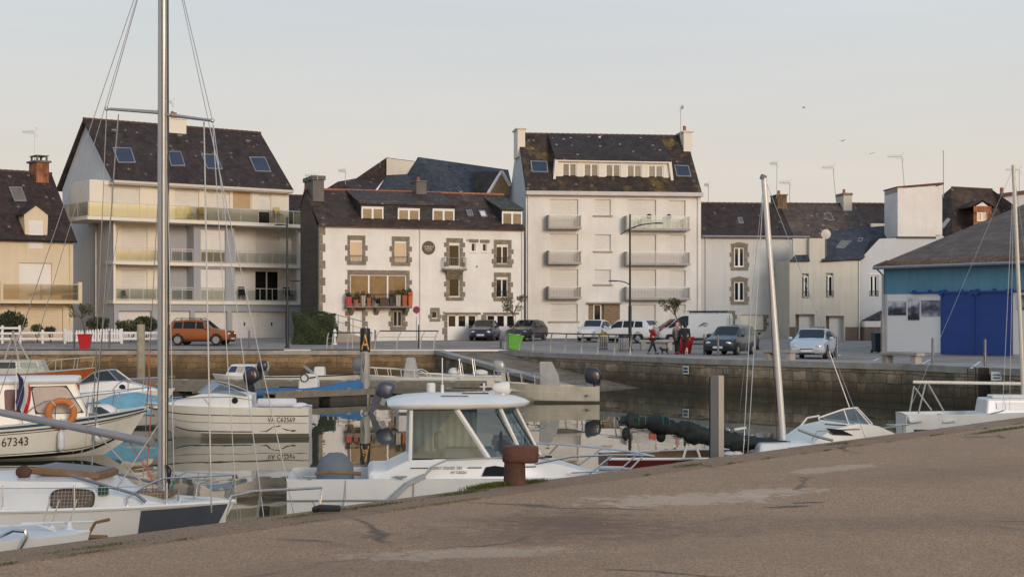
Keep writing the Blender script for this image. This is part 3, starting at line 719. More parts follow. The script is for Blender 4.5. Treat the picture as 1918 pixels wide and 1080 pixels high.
# dormer
mb = MB(); u0, u1 = b.u(45, -.02), b.u(90, -.02); zt = b.uz(66, 384)[1]; zs = b.uz(66, 402)[1]; um = (u0 + u1) / 2; zb_ = b.uz(66, 466)[1]
mb.prism([(u0, zs), (u0 + .12, zb_ - .3), (u1 - .12, zb_ - .3), (u1, zs), (um, zt - .05)], -.03, 3.0, 'y'); dm = mb.build('dormer', W_CREAM, b.root)
mb = MB()
for a, c in ((u0 - .15, um), (u1 + .15, um)): mb.add([(a, -.14, zs - .12), (c, -.14, zt), (c, 3.4, zt), (a, 3.4, zs - .12), (a, -.14, zs), (c, -.14, zt + .12), (c, 3.4, zt + .12), (a, 3.4, zs)], [(0, 1, 2, 3), (4, 5, 6, 7), (0, 1, 5, 4), (2, 3, 7, 6), (0, 3, 7, 4)])
mb.build('dormer_roof', M_SLATE, dm); shutter(dm, (r_dorm[0], r_dorm[1], r_dorm[2], r_dorm[3]), -.045, M_SHUTW)
# balcony
zf = b.uz(80, 562, -1.3)[1]; mb = MB(); mb.box(b.u(-30, -1.3), b.u(151, -1.3), -1.3, .0, zf - .22, zf); bal = mb.build('balcony', W_CREAM, b.root)
mb = MB()
for x0, x1, yt in ((1, 6, 527), (147, 154, 527)): mb.box(b.u(x0, -1.32), b.u(x1, -1.32), -1.32, -1.1, zf - .2, b.uz(80, yt, -1.3)[1])
mb.build_split('balcony_post', W_CREAM, bal)
mb = MB(); zt = b.uz(80, 531, -1.3)[1]; mb.box(b.u(6, -1.3), b.u(147, -1.3), -1.25, -1.2, zt - .05, zt); mb.build('hand_rail', M_GUT, bal)
mb = MB(); mb.quad((b.u(6, -1.3), -1.22, zf + .08), (b.u(147, -1.3), -1.22, zf + .08), (b.u(147, -1.3), -1.22, zt - .06), (b.u(6, -1.3), -1.22, zt - .06)); mb.build('glass_panel', seethru('glass_smoked', (.60, .52, .38), .12), bal, recalc=False)
cu, cd = b.u(60, 4.0), 4.0; zc0 = b.uz(75, 345, 3.6)[1]; c0, c1 = b.u(68, 3.5), b.u(92, 3.5)
ch = chimney(rf, c0, c1, 3.5, 4.9, zc0 - .4, b.uz(75, 304, 3.5)[1], M_BRICK, M_CHIMG, 0, .14, .14)
mb = MB(); zq = b.uz(75, 304, 3.5)[1] + .14
for x in (c0 + .05, c1 - .2): 
    for y in (3.55, 4.6): mb.box(x, x + .12, y, y + .12, zq, zq + .32)
mb.box(c0, c1, 3.5, 4.8, zq + .32, zq + .38); mb.build('chimney_cap', M_CHIMG, ch)
mb = MB(); mb.tube([(-.25, -.06, 0), (-.25, -.06, ze - .1)], .05, 8); mb.build_split('drain_pipe', W_CREAM, b.root)
mb = MB(); mb.tube([(ul, -.42, ze - .1), (.1, -.42, ze - .1)], .075, 8); mb.build('gutter', M_DARK, b.root)
aerial(65, 246, 300, 114, 'thin television aerial on the brick chimney of the beige house', -1, .95)

# ---------------------------------------------------------------- B2 apartment block with glass balconies
b = FB('apartment_block', 'white and blue grey apartment block with glass balconies, garages and steep slate roof', 213, 112.5, 37.7, .42, 'apartment building')
W = b.u(563); DB = 9.2; z1 = b.uz(213, 562)[1]; z2 = b.uz(213, 488)[1]; z3 = b.uz(205, 405, -1.0)[1]; ze = b.uz(213, 338)[1]; zr = b.uz(147, 221, 4.6)[1]
LOG = 1.25
def RR(x0, y0, x1, y1, d=0.0): return b.rect(x0, y0, x1, y1, d)
# ground floor with garage doors
g1 = RR(222, 582, 284, 640); g0 = RR(296, 582, 357, 640); g2 = RR(365, 583, 426, 638); g3 = RR(435, 583, 537, 637)
gl = [(g[0], g[1], -.05, g[3], .3) for g in (g1, g0, g2, g3)]
wall(b, 0, W, -.4, z1 - .26, gl, m=W_BLUEG)
for g in (g1, g0, g2): shutter(b.root, (g[0], g[1], -.05, g[3]), .28, M_SHUT, 'garage_door')
mid = (g3[0] + g3[1]) / 2
for a_, c_ in ((g3[0], mid - .01), (mid + .01, g3[1])):
    d_ = shutter(b.root, (a_, c_, -.05, g3[3]), .28, M_SHUT, 'garage_door'); mb = MB(); mb.box((a_ + c_) / 2 - .05, (a_ + c_) / 2 + .05, .23, .27, 1.0, 1.25); mb.build('handle', M_DARK, d_)
M_STAIN = mat('garage_stain', (.25, .20, .14), .8, 0, .5, 6)
# loggia back walls, slabs
for (zl, zt, ys) in ((z1, z2, 1), (z2, z3, 0)):
    y0, y1 = (505, 560) if ys else (424, 487)
    wins = [RR(227, y0 + 0, 276, y1, LOG), RR(296, y0, 318, y1, LOG)]
    right = RR(478, 507, 523, 562, LOG) if ys else RR(479, 433, 523, 489, LOG)
    uM0, uM1 = b.u(321), b.u(440)
    wall(b, 0.12, uM0, zl, zt - .25, [(wins[0][0], wins[0][1], zl, wins[0][3])], d=LOG, m=W_IVORY)
    wall(b, uM1, W - .1, zl, zt - .25, [(right[0], right[1], zl + .02, right[3])], d=LOG, m=W_WHITE)
    mb = MB(); mb.quad((uM0, LOG - .1, zl), (b.u(363), LOG - .1, zl), (b.u(363), LOG - .1, zt - .25), (uM0, LOG - .1, zt - .25)); mb.quad((b.u(363), 0, zl), (b.u(363), LOG, zl), (b.u(363), LOG, zt - .25), (b.u(363), 0, zt - .25)); mb.quad((uM1, 0, zl), (uM1, LOG, zl), (uM1, LOG, zt - .25), (uM1, 0, zt - .25)); mb.build_split('wall', W_BLUEG, b.root, recalc=False)
    mb = MB(); mb.quad((W - .1, .3, zl), (W - .1, DB, zl), (W - .1, DB, zt - .25), (W - .1, .3, zt - .25)); mb.build_split('side_wall', W_GABLE, b.root, recalc=False)
    o = RR(376, 503 if ys else 429, 423, 561 if ys else 485)
    wall(b, b.u(363), uM1, zl + .0, zt - .25, [(o[0], o[1], zl + .01, o[3], .22)], m=W_BLUEG)
    shutter(b.root, (o[0], o[1], zl + .01, o[3]), .2, M_SHUTW)
    shutter(b.root, (wins[0][0], wins[0][1], zl, wins[0][3]), LOG + .15, M_SHUT)
    if ys:
        f = window(b.root, (right[0], right[1], zl + .02, right[3]), LOG + .1, 2, gm=M_PANE, bars=0)
    else: shutter(b.root, (right[0], right[1], zl + .02, right[3]), LOG + .14, M_SHUT)
    mb = MB(); mb.box(-.02, .14, -.01, .3, zl + .002, zt - .252); mb.box(W - .2, W + .0, -.01, .3, zl + .002, zt - .252); mb.build_split('column', W_IVORY, b.root)
    # rails
    zt_r = zl + .98
    for (xa, xb_, gm_) in ((218, 318, M_GLRAIL), (322, 362, M_GLRAIL2), (377, 422, M_GLRAIL if not ys else M_GLRAIL2), (441, 556, M_GLRAIL2)):
        ua, ub = b.u(xa), b.u(xb_); mb = MB()
        mb.box(ua, ub, -.0 + .04, .08, zt_r - .05, zt_r); mb.box(ua, ub, .04, .08, zl + .06, zl + .1)
        if xa == 322: mb.box(ua, ub, .04, .08, zt_r - .2, zt_r - .16)
        k = max(2, int((ub - ua) / .95))
        for i in range(k + 1): x = ua + (ub - ua) * i / k; mb.box(x - .02, x + .02, .045, .075, zl + .02, zt_r - .05)
        rl = mb.build('balcony_rail', M_GUT, b.root)
        mb = MB(); mb.quad((ua + .02, .06, zl + .1), (ub - .02, .06, zl + .1), (ub - .02, .06, zt_r - .16), (ua + .02, .06, zt_r - .16)); mb.build('glass_panel', gm_, rl, recalc=False)
mb = MB()
for z in (z1, z2): mb.box(-.12, W + .15, -.16, LOG, z - .25, z - .002)
mb.box(-2.35, b.u(583, -1.0), -1.0, 2.2, z3 - .27, z3 - .02); mb.box(-2.35, -.02, 2.2, 4.4, z3 - .27, z3 - .02); mb.build_split('floor_slab', W_IVORY, b.root, bevel=.01)
# top floor
tw = [RR(193, 348, 262, 400, .2), RR(327, 352, 373, 406, .2), RR(387, 355, 431, 408, .2), RR(436, 358, 472, 392, .2), RR(484, 363, 508, 410, .2)]
to = [(t[0], t[1], (z3 + .02 if i in (0, 1, 2, 4) else t[2]), t[3]) for i, t in enumerate(tw)]
wall(b, -1.7, W - .9, z3 - .02, ze, to, d=.2, m=W_IVORY)
mb = MB(); mb.quad((-1.7, .2, z3), (-1.7, 3.6, z3), (-1.7, 3.6, ze), (-1.7, .2, ze)); mb.quad((-1.7, 3.6, z3), (0, 3.6, z3), (0, 3.6, ze), (-1.7, 3.6, ze)); mb.quad((-1.7, .2, ze), (0, .2, ze), (0, 3.6, ze), (-1.7, 3.6, ze))
mb.quad((W - .9, .2, z3), (W - .9, DB, z3), (W - .9, DB, ze), (W - .9, .2, ze)); mb.build_split('side_wall', W_IVORY, b.root, recalc=False)
for i in (0, 1, 2): shutter(b.root, to[i], .36, M_SHUT)
window(b.root, to[3], .3, 1, gm=M_PANE_W); f = window(b.root, to[4], .34, 1, gm=M_PANE); shutter(f, (to[4][0] + .07, to[4][1] - .07, z3 + .9, to[4][3]), .37, M_SHUTW)
# top balcony glass rail
mb = MB(); uE = b.u(583, -1.0); zt_r = z3 + .98; zg = []
def railrun(p, q, n):
    p = Vector(p); q = Vector(q)
    mb.tube([p + Vector((0, 0, .96)), q + Vector((0, 0, .96))], .025, 6)
    for i in range(n + 1):
        c = p.lerp(q, i / n); mb.tube([c, c + Vector((0, 0, .96))], .018, 5)
    zg.append((p, q))
railrun((-2.3, -.95, z3), (uE - .05, -.95, z3), 12); railrun((-2.3, 4.3, z3), (-2.3, -.95, z3), 3); railrun((uE - .05, -.95, z3), (uE - .05, 1.6, z3), 2)
rl = mb.build('balcony_rail', M_GUT, b.root); mb = MB()
for p, q in zg: mb.quad(p + Vector((0, 0, .03)), q + Vector((0, 0, .03)), q + Vector((0, 0, .93)), p + Vector((0, 0, .93)))
mb.build('glass_panel', M_GLRAIL, rl, recalc=False)
# gable and back
uR_ = b.u(550, -.55) - .15
mb = MB(); mb.poly([(-.02, .05, -.4), (-.02, DB, -.4), (-.02, DB, ze), (-.02, 4.6, zr - .15), (-.02, .05, ze)]); mb.poly([(uR_, .3, ze), (uR_, DB, ze), (uR_, 4.6, zr - .15)]); mb.quad((W, .05, -.4), (W, DB, -.4), (W, DB, z1), (W, .05, z1)); mb.quad((0, DB, -.4), (W, DB, -.4), (W, DB, ze), (0, DB, ze)); mb.build_split('gable_wall', W_GABLE, b.root, recalc=False)
uR = b.u(550, -.55)
rf = roof2(b, -.32, uR, -.55, ze, 4.6, zr, 9.7, ze + .0, M_SLATE, .16, ridge=M_RIDGED); sn = slope_n(-.55, ze, 4.6, zr); pt = (0, -.55, ze)
mb = MB(); mb.box(-.3, uR - .02, -.66, -.5, ze - .2, ze - .02); mb.build('gutter', M_GUT, b.root)
mb = MB(); mb.box(-.3, uR - .05, -.5, .2, ze - .26, ze - .18); mb.build('soffit', W_IVORY, b.root)
for q_ in ([(210, 277), (245, 278), (254, 306), (221, 306)], [(313, 284), (338, 284), (347, 312), (320, 312)], [(376, 289), (405, 290), (417, 318), (388, 317)], [(466, 295), (496, 295), (508, 323), (478, 322)]):
    skylight(rf, b, q_, pt, sn, gm=M_PANE_B)
mb = MB()
for x, y in ((212, 247), (335, 257), (463, 267)):
    h = b.hit(x, y, pt, sn); mb.obox(h + sn * .08, (.35, .25, .14), (R(-40), 0, 0))
mb.build_split('roof_vent', M_ZINC, rf)
c0, c1 = b.u(316, 4.0), b.u(348, 4.0)
chimney(rf, c0, c1, 3.9, 5.3, b.uz(330, 250, 4.0)[1], b.uz(330, 224, 4.0)[1], W_IVORY, W_IVORY, 2, .05, .08, .55)
aerial(323, 190, 225, 120.5, 'small aerial beside the two red pots on the apartment block roof', -1, .7)
mb = MB(); mb.tube([(-.08, 2.9, 0), (-.08, 2.9, 8.2)], .09, 8); mb.box(-.3, .0, 2.7, 3.1, 8.2, 9.4); mb.build_split('drain_pipe', M_ZINC, b.root)
APT = b
# sun loungers / chairs on the top balcony and the dark chairs behind glass
def chair_at(b, px, py, d, label, m, s=1.0, name='garden_chair', grp='garden chairs on the balconies'):
    u_, z_ = b.uz(px, py, d); wpt = b.root.matrix_basis @ Vector((0, 0, 0)); M = Matrix.Translation(b.O) @ Matrix.Rotation(b.th, 4, 'Z'); p = M @ Vector((u_, d, z_))
    t = thing(name, label, 'chair', p, b.th, grp); k = MB(); k.box(-.25 * s, .25 * s, -.25 * s, .25 * s, .36 * s, .42 * s); k.build('seat', m, t)
    k = MB(); k.obox((0, .27 * s, .68 * s), (.5 * s, .05 * s, .6 * s), (R(-12), 0, 0)); k.build('backrest', m, t)
    for x in (-.22, .22):
        for y in (-.22, .22): k = MB(); k.tube([(x * s, y * s, 0), (x * s, y * s, .36 * s)], .02, 5); k.build('leg', m, t)
M_YEL = mat('garden_chair_yellow', (.58, .44, .12), .6); 
for i, (px, lb) in enumerate(((340, 'first yellow garden chair on the top balcony right of the mast'), (356, 'second yellow garden chair on the top balcony between two others'), (381, 'tall yellow garden chair near the middle of the top balcony'), (522, 'yellow garden chair by the right post of the top balcony'))): chair_at(b, px, 411, -.4, lb, M_YEL, .95)
chair_at(b, 456, 561, .7, 'dark folded lounge chair left of the open balcony window', M_BLACK, 1.0); chair_at(b, 540, 563, .7, 'dark wicker chair right of the open balcony window', M_BLACK, 1.05)
chair_at(b, 233, 559, .7, 'small dark chair in the left loggia of the apartment block', M_BLACK, .6)

# ---------------------------------------------------------------- B3 white house with granite quoins
b = FB('quoined_house', 'white two storey house with granite quoins, long dormer and a round brown sign', 598, 108.0, 20.3, .45)
W = b.u(981); ze = b.uz(598, 424)[1]; zr = b.uz(790, 360, 4.2)[1]; DB = 5.6; zbk = zr - 1.1
def RR(x0, y0, x1, y1, d=0.0): return b.rect(x0, y0, x1, y1, d)
w1 = RR(656, 449, 679, 489); w2 = RR(739, 451, 762, 491); w3 = RR(841, 454, 862, 499); w4 = RR(930, 457, 953, 494)
w5 = RR(841, 517, 862, 556); w6 = RR(930, 518, 952, 557); big = RR(656, 514, 762, 570)
s1 = RR(883, 455, 891, 471); s2 = RR(904, 456, 912, 471); door = RR(656, 582, 679, 630); gw = RR(737, 582, 754, 611); sq = RR(809, 582, 820, 596)
g1 = RR(838, 589, 894, 634); g2 = RR(911, 589, 966, 634); zb0 = -.25
ops = [w1, w2, w3, w4, w5, w6, big, s1, s2, door, gw, sq, (g1[0], g1[1], zb0 + .2, g1[3]), (g2[0], g2[1], zb0 + .2, g2[3])]
wall(b, .0, W, -.6, ze, ops, m=W_WHITE)
for r_ in (w1, w2):
    f = window(b.root, r_, .14, 1, gm=M_PANE_W, box=.12); quoins(f, r_)
    mb = MB(); mb.tube([(r_[0] - .1, -.12, r_[2] + .38), (r_[1] + .1, -.12, r_[2] + .38)], .018, 5); mb.tube([(r_[0] - .1, -.12, r_[2] + .02), (r_[1] + .1, -.12, r_[2] + .02)], .012, 5)
    for i in range(7): x = r_[0] + (r_[1] - r_[0]) * i / 6; mb.tube([(x, -.12, r_[2]), (x, -.12, r_[2] + .38)], .009, 4)
    mb.build('window_guard', M_DARK, f)
for r_ in (w3, w5): f = window(b.root, r_, .14, 1, box=.14); quoins(f, r_, bot=r_ is w5)
for r_ in (w4, w6): f = window(b.root, r_, .14, 2, box=.14, rail=M_DARK); quoins(f, r_)
f = window(b.root, big, .14, 3, gm=mat('pane_dusk', (.075, .065, .055), .1, 0, .8, .9, spec=.5), fw=.08); quoins(f, big, lint=.3, bot=False)
for r_ in (s1, s2): f = window(b.root, r_, .1, 1, fw=.05, sill=M_FRAME); mb = MB(); mb.box(r_[0] - .2, r_[1] + .2, -.08, .02, r_[3] + .05, r_[3] + .27); mb.build('stone_lintel', M_STONE, f, bevel=.04)
f = window(b.root, door, .14, 1, gm=M_SHUTW, fw=.1, name='door'); quoins(f, door, bot=False)
f = window(b.root, gw, .14, 2, bars=0); quoins(f, gw); mb = MB()
for i in range(6): x = gw[0] + (gw[1] - gw[0]) * (i + .5) / 6; mb.tube([(x, .02, gw[2]), (x, .02, gw[3])], .012, 4)
mb.build('window_bars', M_DARK, f)
f = window(b.root, sq, .12, 1, fw=.05); quoins(f, sq, n=2, lint=.22, sill=.2, wide=.28, slim=.14)
for g in (g1, g2):
    r_ = (g[0], g[1], zb0 + .2, g[3]); zm = b.uz(866, 611)[1]
    mb = MB(); n_ = 3
    mb.box(g[0], g[1], .1, .16, r_[2], zm)
    for i in range(n_ + 1):
        x = g[0] + (g[1] - g[0]) * i / n_; mb.box(max(g[0], x - .12), min(g[1], x + .12), .1, .16, zm, r_[3])
    mb.box(g[0], g[1], .1, .159, r_[3] - .08, r_[3]); gd = mb.build('garage_door', M_FRAME, b.root)
    mb = MB(); mb.quad((g[0], .13, zm), (g[1], .13, zm), (g[1], .13, r_[3]), (g[0], .13, r_[3])); mb.build('pane', M_PANE, gd, recalc=False)
    mb = MB(); mb.box(g[0] - .25, g[1] + .25, -.03, .02, g[3] + .004, g[3] + .16)
    for i in range(4):
        wd = .38 if i % 2 else .24; mb.box(g[0] - wd, g[0], -.028, .02, r_[2] + (g[3] - r_[2]) * i / 4 + .01, r_[2] + (g[3] - r_[2]) * (i + 1) / 4 - .01)
    mb.build('stone_surround', M_STONE, gd, bevel=.01)
# corner quoins
mb = MB(); n_ = 14
for i in range(n_): wd = .42 if i % 2 else .24; z_ = -.3 + (ze + .3) * i / n_; mb.box(-.03, wd, -.03, .3, z_ + .01, z_ + (ze + .3) / n_ - .01)
mb.build('corner_stones', M_STONE, b.root, bevel=.012)
mb = MB(); mb.box(-.05, W + .02, -.22, .05, ze - .04, ze + .16); mb.build('cornice', mat('cornice_grey', (.30, .27, .24), .85, 0, .2, 2), b.root, bevel=.03)
mb = MB(); ud = b.u(786); mb.tube([(ud, -.06, -.3), (ud, -.06, ze)], .04, 6); ud = b.u(977); mb.tube([(ud, -.06, -.3), (ud, -.06, ze)], .04, 6); mb.build_split('drain_pipe', M_GUT, b.root)
# walls behind
M_SLATEWALL = slate('slate_hung_gable', (.050, .048, .050), spots=0)
mb = MB(); mb.poly([(-.02, .3, -.6), (-.02, DB, -.6), (-.02, DB, zbk - .1), (-.02, 4.2, zr - .1), (-.02, .3, ze)]); mb.quad((0, DB, -.6), (W, DB, -.6), (W, DB, zbk - .1), (0, DB, zbk - .1)); mb.poly([(W - .02, .0, -.6), (W - .02, DB, -.6), (W - .02, DB, zbk - .1), (W - .02, 4.2, zr - .1), (W - .02, 0, ze)]); mb.build_split('gable_wall', M_SLATEWALL, b.root, recalc=False)
rf = roof2(b, -.06, W, -.30, ze + .15, 4.2, zr, 5.7, zbk, M_SLATE_B, .14, ridge=M_RIDGE); sn = slope_n(-.30, ze + .15, 4.2, zr); pt = (0, -.3, ze + .15)
# chimneys
chimney(rf, b.u(586, 2.6), b.u(607, 2.6), 2.6, 5.2, ze + .9, b.uz(596, 337, 2.6)[1], M_CHIMG, M_CHIMG, 0, .1, .3); 
chimney(rf, b.u(780, 3.4), b.u(799, 3.4), 3.4, 5.0, b.uz(790, 371, 3.4)[1] - .2, b.uz(790, 341, 3.4)[1], M_CHIMG, M_CHIMG, 1, .06, .12, .3)
# long dormer
def shed_dormer(b, rf, xa, xb_, ytop, ybot, df, zr_, dr, wins, name='dormer', mface=M_SLATEWALL, mroof=M_SLATE_B, ov=.12, gm=M_PANE_C, n=2):
    ua, ub = b.u(xa, df), b.u(xb_, df); cx_ = (xa + xb_) / 2; zt = b.uz(cx_, ytop, df)[1]; zb = b.uz(cx_, ybot, df)[1]
    mb = MB(); rs = [b.rect(*w_, df) for w_ in wins]
    wallgrid(mb, ua, ub, zb - .5, zt, [(r_[0], r_[1], r_[2], r_[3], .1) for r_ in rs], d=df)
    for x in (ua, ub): mb.poly([(x, df, zb - .5), (x, df, zt), (x, dr, zr_), (x, dr, zb - .5)])
    dm = mb.build(name, mface, rf, recalc=False)
    mb = MB(); mb.prism([(df - ov, zt + .02), (dr, zr_ + .0), (dr, zr_ + .12), (df - ov, zt + .14)], ua - .12, ub + .12, 'x'); mb.build('dormer_roof', mroof, dm)
    for r_ in rs: window(dm, r_, df - .03, n, gm=gm, fw=.1, box=.06)
    return dm
shed_dormer(b, rf, 675, 853, 385, 418, .55, zr - .12, 4.1, [(677, 387, 718, 417), (745, 390, 786, 419), (810, 391, 851, 421)])
shed_dormer(b, rf, 939, 977.5, 394, 425, .25, zr - .35, 3.9, [(940, 396, 978, 424)], mroof=M_SLATE_GRN)
skylight(rf, b, [(872, 394), (883, 394), (887, 405), (876, 405)], pt, sn, gm=M_PANE_C); skylight(rf, b, [(896, 395), (908, 395), (913, 407), (901, 407)], pt, sn, gm=M_SHUTW)
# balconies
zf = b.uz(710, 573, -.9)[1]; mb = MB(); ua, ub = b.u(650, -.9), b.u(773, -.9); mb.box(ua, ub, -.9, 0, zf - .12, zf)
for px in (660, 707, 762): x = b.u(px, -.4); mb.prism([(0, zf - .12), (-.7, zf - .12), (-.55, zf - .3), (0, zf - .62)], x - .14, x + .14, 'x')
bal = mb.build('balcony', M_STONE, b.root, bevel=.02); mb = MB()
mb.tube([(ua + .03, 0, zf + .8), (ua + .03, -.86, zf + .8), (ub - .03, -.86, zf + .8), (ub - .03, 0, zf + .8)], .02, 5)
for i in range(25): x = ua + .03 + (ub - ua - .06) * i / 24; mb.tube([(x, -.86, zf), (x, -.86, zf + .8)], .008, 4)
mb.build('balcony_rail', M_DARK, bal)
zf3 = b.uz(852, 503, -.7)[1]; ua, ub = b.u(833, -.7), b.u(875, -.7); mb = MB(); mb.box(ua, ub, -.7, 0, zf3 - .12, zf3); mb.box(ua + .2, ub - .2, -.55, 0, zf3 - .24, zf3 - .12); mb.prism([(0, zf3 - .24), (-.45, zf3 - .24), (0, zf3 - .75)], ua + .3, ub - .3, 'x'); bal3 = mb.build('balcony', M_STONE, b.root, bevel=.02)
M_IRON = mat('wrought_iron_pale', (.30, .29, .28), .6, .3); mb = MB(); mb.tube([(ua + .03, 0, zf3 + .75), (ua + .03, -.66, zf3 + .75), (ub - .03, -.66, zf3 + .75), (ub - .03, 0, zf3 + .75)], .02, 5)
for i in range(13):
    x = ua + .03 + (ub - ua - .06) * i / 12; mb.tube([(x, -.66, zf3), (x, -.74, zf3 + .3), (x, -.66, zf3 + .75)], .010, 4)
for x in (ua + .03, ub - .03):
    for i in range(4): mb.tube([(x, -.1 - .15 * i, zf3), (x, -.1 - .15 * i, zf3 + .75)], .01, 4)
mb.build('balcony_rail', M_IRON, bal3)
# planters on the balcony: things of their own
def pot(b, px, ytop, wpx, d, zf, m, label, plant=None, name='flower_pot', grp='flower pots on the granite balcony'):
    u_ = b.u(px, d); wd = wpx / FPX * 109; h = (b.uz(px, ytop, d)[1] - zf); M = Matrix.Translation(b.O) @ Matrix.Rotation(b.th, 4, 'Z'); p = M @ Vector((u_, d, zf + .003))
    t = thing(name, label, 'plant pot', p, b.th, grp); k = MB(); k.loft([[(sx_ * wd * s_ / 2, sy * min(wd, .4) * s_ / 2, z_) for sx_, sy in ((-1, -1), (1, -1), (1, 1), (-1, 1))] for s_, z_ in ((.78, 0), (.95, h * .9), (1.06, h * .92), (1.06, h))]); k.build('pot', m, t)
    if plant: k = MB(); leaves(k, (0, 0, h + .12), (wd * .6, .2, .22), plant, .06, int(px)); k.build('foliage', M_LEAF2, t, recalc=False)
M_ORANGE = mat('orange_glaze', (.62, .12, .02), .45); M_PALEPOT = mat('pale_stone_pot', (.45, .40, .33), .8); M_BRPOT = mat('brown_pot', (.10, .06, .045), .7)
for px, yt, wp, m_, lb, pl in ((653, 556, 10, M_RED, 'red square pot at the left end of the granite balcony', 160), (666, 561, 9, M_TERRA, 'terracotta pot beside the red one on the balcony', 160), (680, 553, 8, M_PALEPOT, 'tall pale stone pot on the left half of the balcony', 60), (690, 557, 7, M_TERRA, 'narrow terracotta pot under the big window', 90), (699, 563, 8, M_CHIMG, 'low grey pot in the middle of the balcony', 60), (719, 558, 19, M_BRPOT, 'long brown trough on the balcony under the big window', 0), (733, 556, 8, M_BLACK, 'small black pot beside the brown trough', 0), (745, 551, 10, M_PALEPOT, 'square pale pot with a golden plant on the balcony', 90), (757, 551, 10, M_TERRA, 'tall square terracotta pot next to the orange one', 120), (768, 548, 9, M_ORANGE, 'bright orange glazed pot at the right end of the balcony', 80)): pot(b, px, yt, wp, -.55, zf, m_, lb, pl)
# round sign and the other plates
M_SIGN = mat('sign_brown', (.045, .032, .020), .45, .3); M_GOLD = mat('sign_gold', (.72, .66, .50), .5)
uc, zc = b.uz(802.5, 464); rs = .47; M = Matrix.Translation(b.O) @ Matrix.Rotation(b.th, 4, 'Z')
sg = thing('round_sign', 'round dark brown sign with gold lettering on the white quoined house', 'sign', M @ Vector((uc, -.06, zc)), b.th)
mb = MB(); mb.lathe([(rs, 0), (rs, .05)], 40, axis='y'); mb.build('sign_disc', M_SIGN, sg)
mb = MB(); mb.lathe([(rs - .03, -.004), (rs - .03, .0), (rs - .015, .0), (rs - .015, -.004)], 40, axis='y'); 
for s_, z_, sz in (('LA BULLE', .03, .175), ("D'ETEL", -.14, .175), ('RESTAURANT', -.225, .06)): text('lettering', s_, sz, frame((0, -.006, z_), (1, 0, 0), (0, 0, 1)), M_GOLD, sg, .003, 'CENTER')
M_BLUEP = mat('enamel_blue', (.02, .03, .10), .3)
u_, z_ = b.uz(973, 557.5); t = thing('street_sign', 'small dark blue street name plate at the corner of the quoined house', 'sign', M @ Vector((u_, -.03, z_)), b.th); mb = MB(); mb.box(-.22, .22, -.012, .012, -.11, .11); mb.build('plate', M_BLUEP, t, bevel=.004); mb = MB()
for i in range(2): mb.box(-.15 + .03 * i, .15 - .03 * i, -.016, -.013, .02 - .07 * i, .045 - .07 * i)
mb.build('lettering', M_FRAME, t)
mb = MB()
for px, py in ((893, 499), (880, 450), (875, 450), (831, 585)): u_, z_ = b.uz(px, py); mb.box(u_ - .05, u_ + .05, -.03, .01, z_ - .06, z_ + .06)
mb.build_split('wall_vent', M_CHIMG, b.root)
aerial(595, 327, 337, 110, 'low aerial on top of the big grey chimney', -1, .9); aerial(647, 318, 345, 119, 'aerial standing behind the quoined house roof', -1, .55)
QH = b
# ramp hand rail in front of B3 + its retaining ramp
rp_ = thing('stair_ramp', 'grey concrete access ramp with tubular handrail before the quoined house', 'ramp', M @ Vector((0, 0, 0)), b.th)
mb = MB(); ua, ub = b.u(606, -1.6), b.u(690, -1.6); za, zb_ = b.uz(606, 610, -1.6)[1], b.uz(690, 634, -1.6)[1]
mb.prism([(ua - .5, za), (ua, za), (ub, zb_), (ub, -1), (ua - .5, -1)], -1.6, -.0, 'y'); mb.build('ramp', M_pave, rp_)
mb = MB(); ha, hb = b.uz(603, 581, -1.55)[1], b.uz(690, 603, -1.55)[1]; uh = b.u(690, -1.55)
mb.tube([(ua - .2, -1.5, ha), (uh - .2, -1.5, hb), (uh - .05, -1.5, hb - .15), (uh - .05, -1.5, -.1)], .035, 6); mb.tube([(ua - .2, -1.5, ha - .45), (uh - .05, -1.5, hb - .5)], .025, 6)
for f_ in (0.02, .33, .66): x = ua + (uh - ua) * f_; zz = ha + (hb - ha) * (x - ua + .2) / (uh - ua); mb.tube([(x, -1.5, zz), (x, -1.5, zz - 1.0)], .028, 6)
mb.build('hand_rail', M_STEEL, rp_)

b = FB('rear_house', 'dark slate roofed house glimpsed in the gap between the balcony block and the quoined house', 488, 133.0, 20.3, .5)
W = b.u(640); ze = b.uz(560, 425)[1]; zr = b.uz(560, 366, 4)[1]; mb = MB(); mb.box(0, W, 0, 8, -.5, ze); mb.build('wall', W_GREYW, b.root); roof2(b, -.2, W, -.3, ze - .1, 4, zr, 8.3, ze - .1, M_SLATE, ridge=M_RIDGED); mb = MB(); mb.box(b.u(558), b.u(575), -.05, .02, 1.2, b.uz(560, 505)[1]); mb.build('shutter_panel', mat('door_blue', (.02, .12, .38), .5), b.root)
# ---------------------------------------------------------------- dark roofs behind B3
b = FB('slate_roofed_hall', 'large building with blue grey slate roofs rising behind the quoined house', 640, 122.0, 20.3, .5, 'building')
def H(px, py, d): u_, z_ = b.uz(px, py, d); return Vector((u_, d, z_))
mb = MB(); u0, u1 = b.u(640, 4), b.u(985, 4); mb.box(u0, u1, 0, 16, -.5, H(800, 372, 0).z); mb.build('wall', W_GREYW, b.root)
mb = MB(); mb.poly([H(575, 375, 0), H(633, 340, 1), H(667, 334, 3), H(724, 295, 5), H(724, 330, 5), H(690, 372, 0)]); mb.poly([H(724, 295, 5), H(777, 302, 5), H(765, 322, 4.6), H(724, 330, 4.9)]); mb.build('roof', M_SLATE, b.root, recalc=False)
mb = MB(); mb.poly([H(724, 296, 4.9), H(777, 303, 4.8), H(765, 328, 4.5), H(724, 328, 4.7)]); mb.build_split('gable_wall', W_CREAM2, b.root, recalc=False)
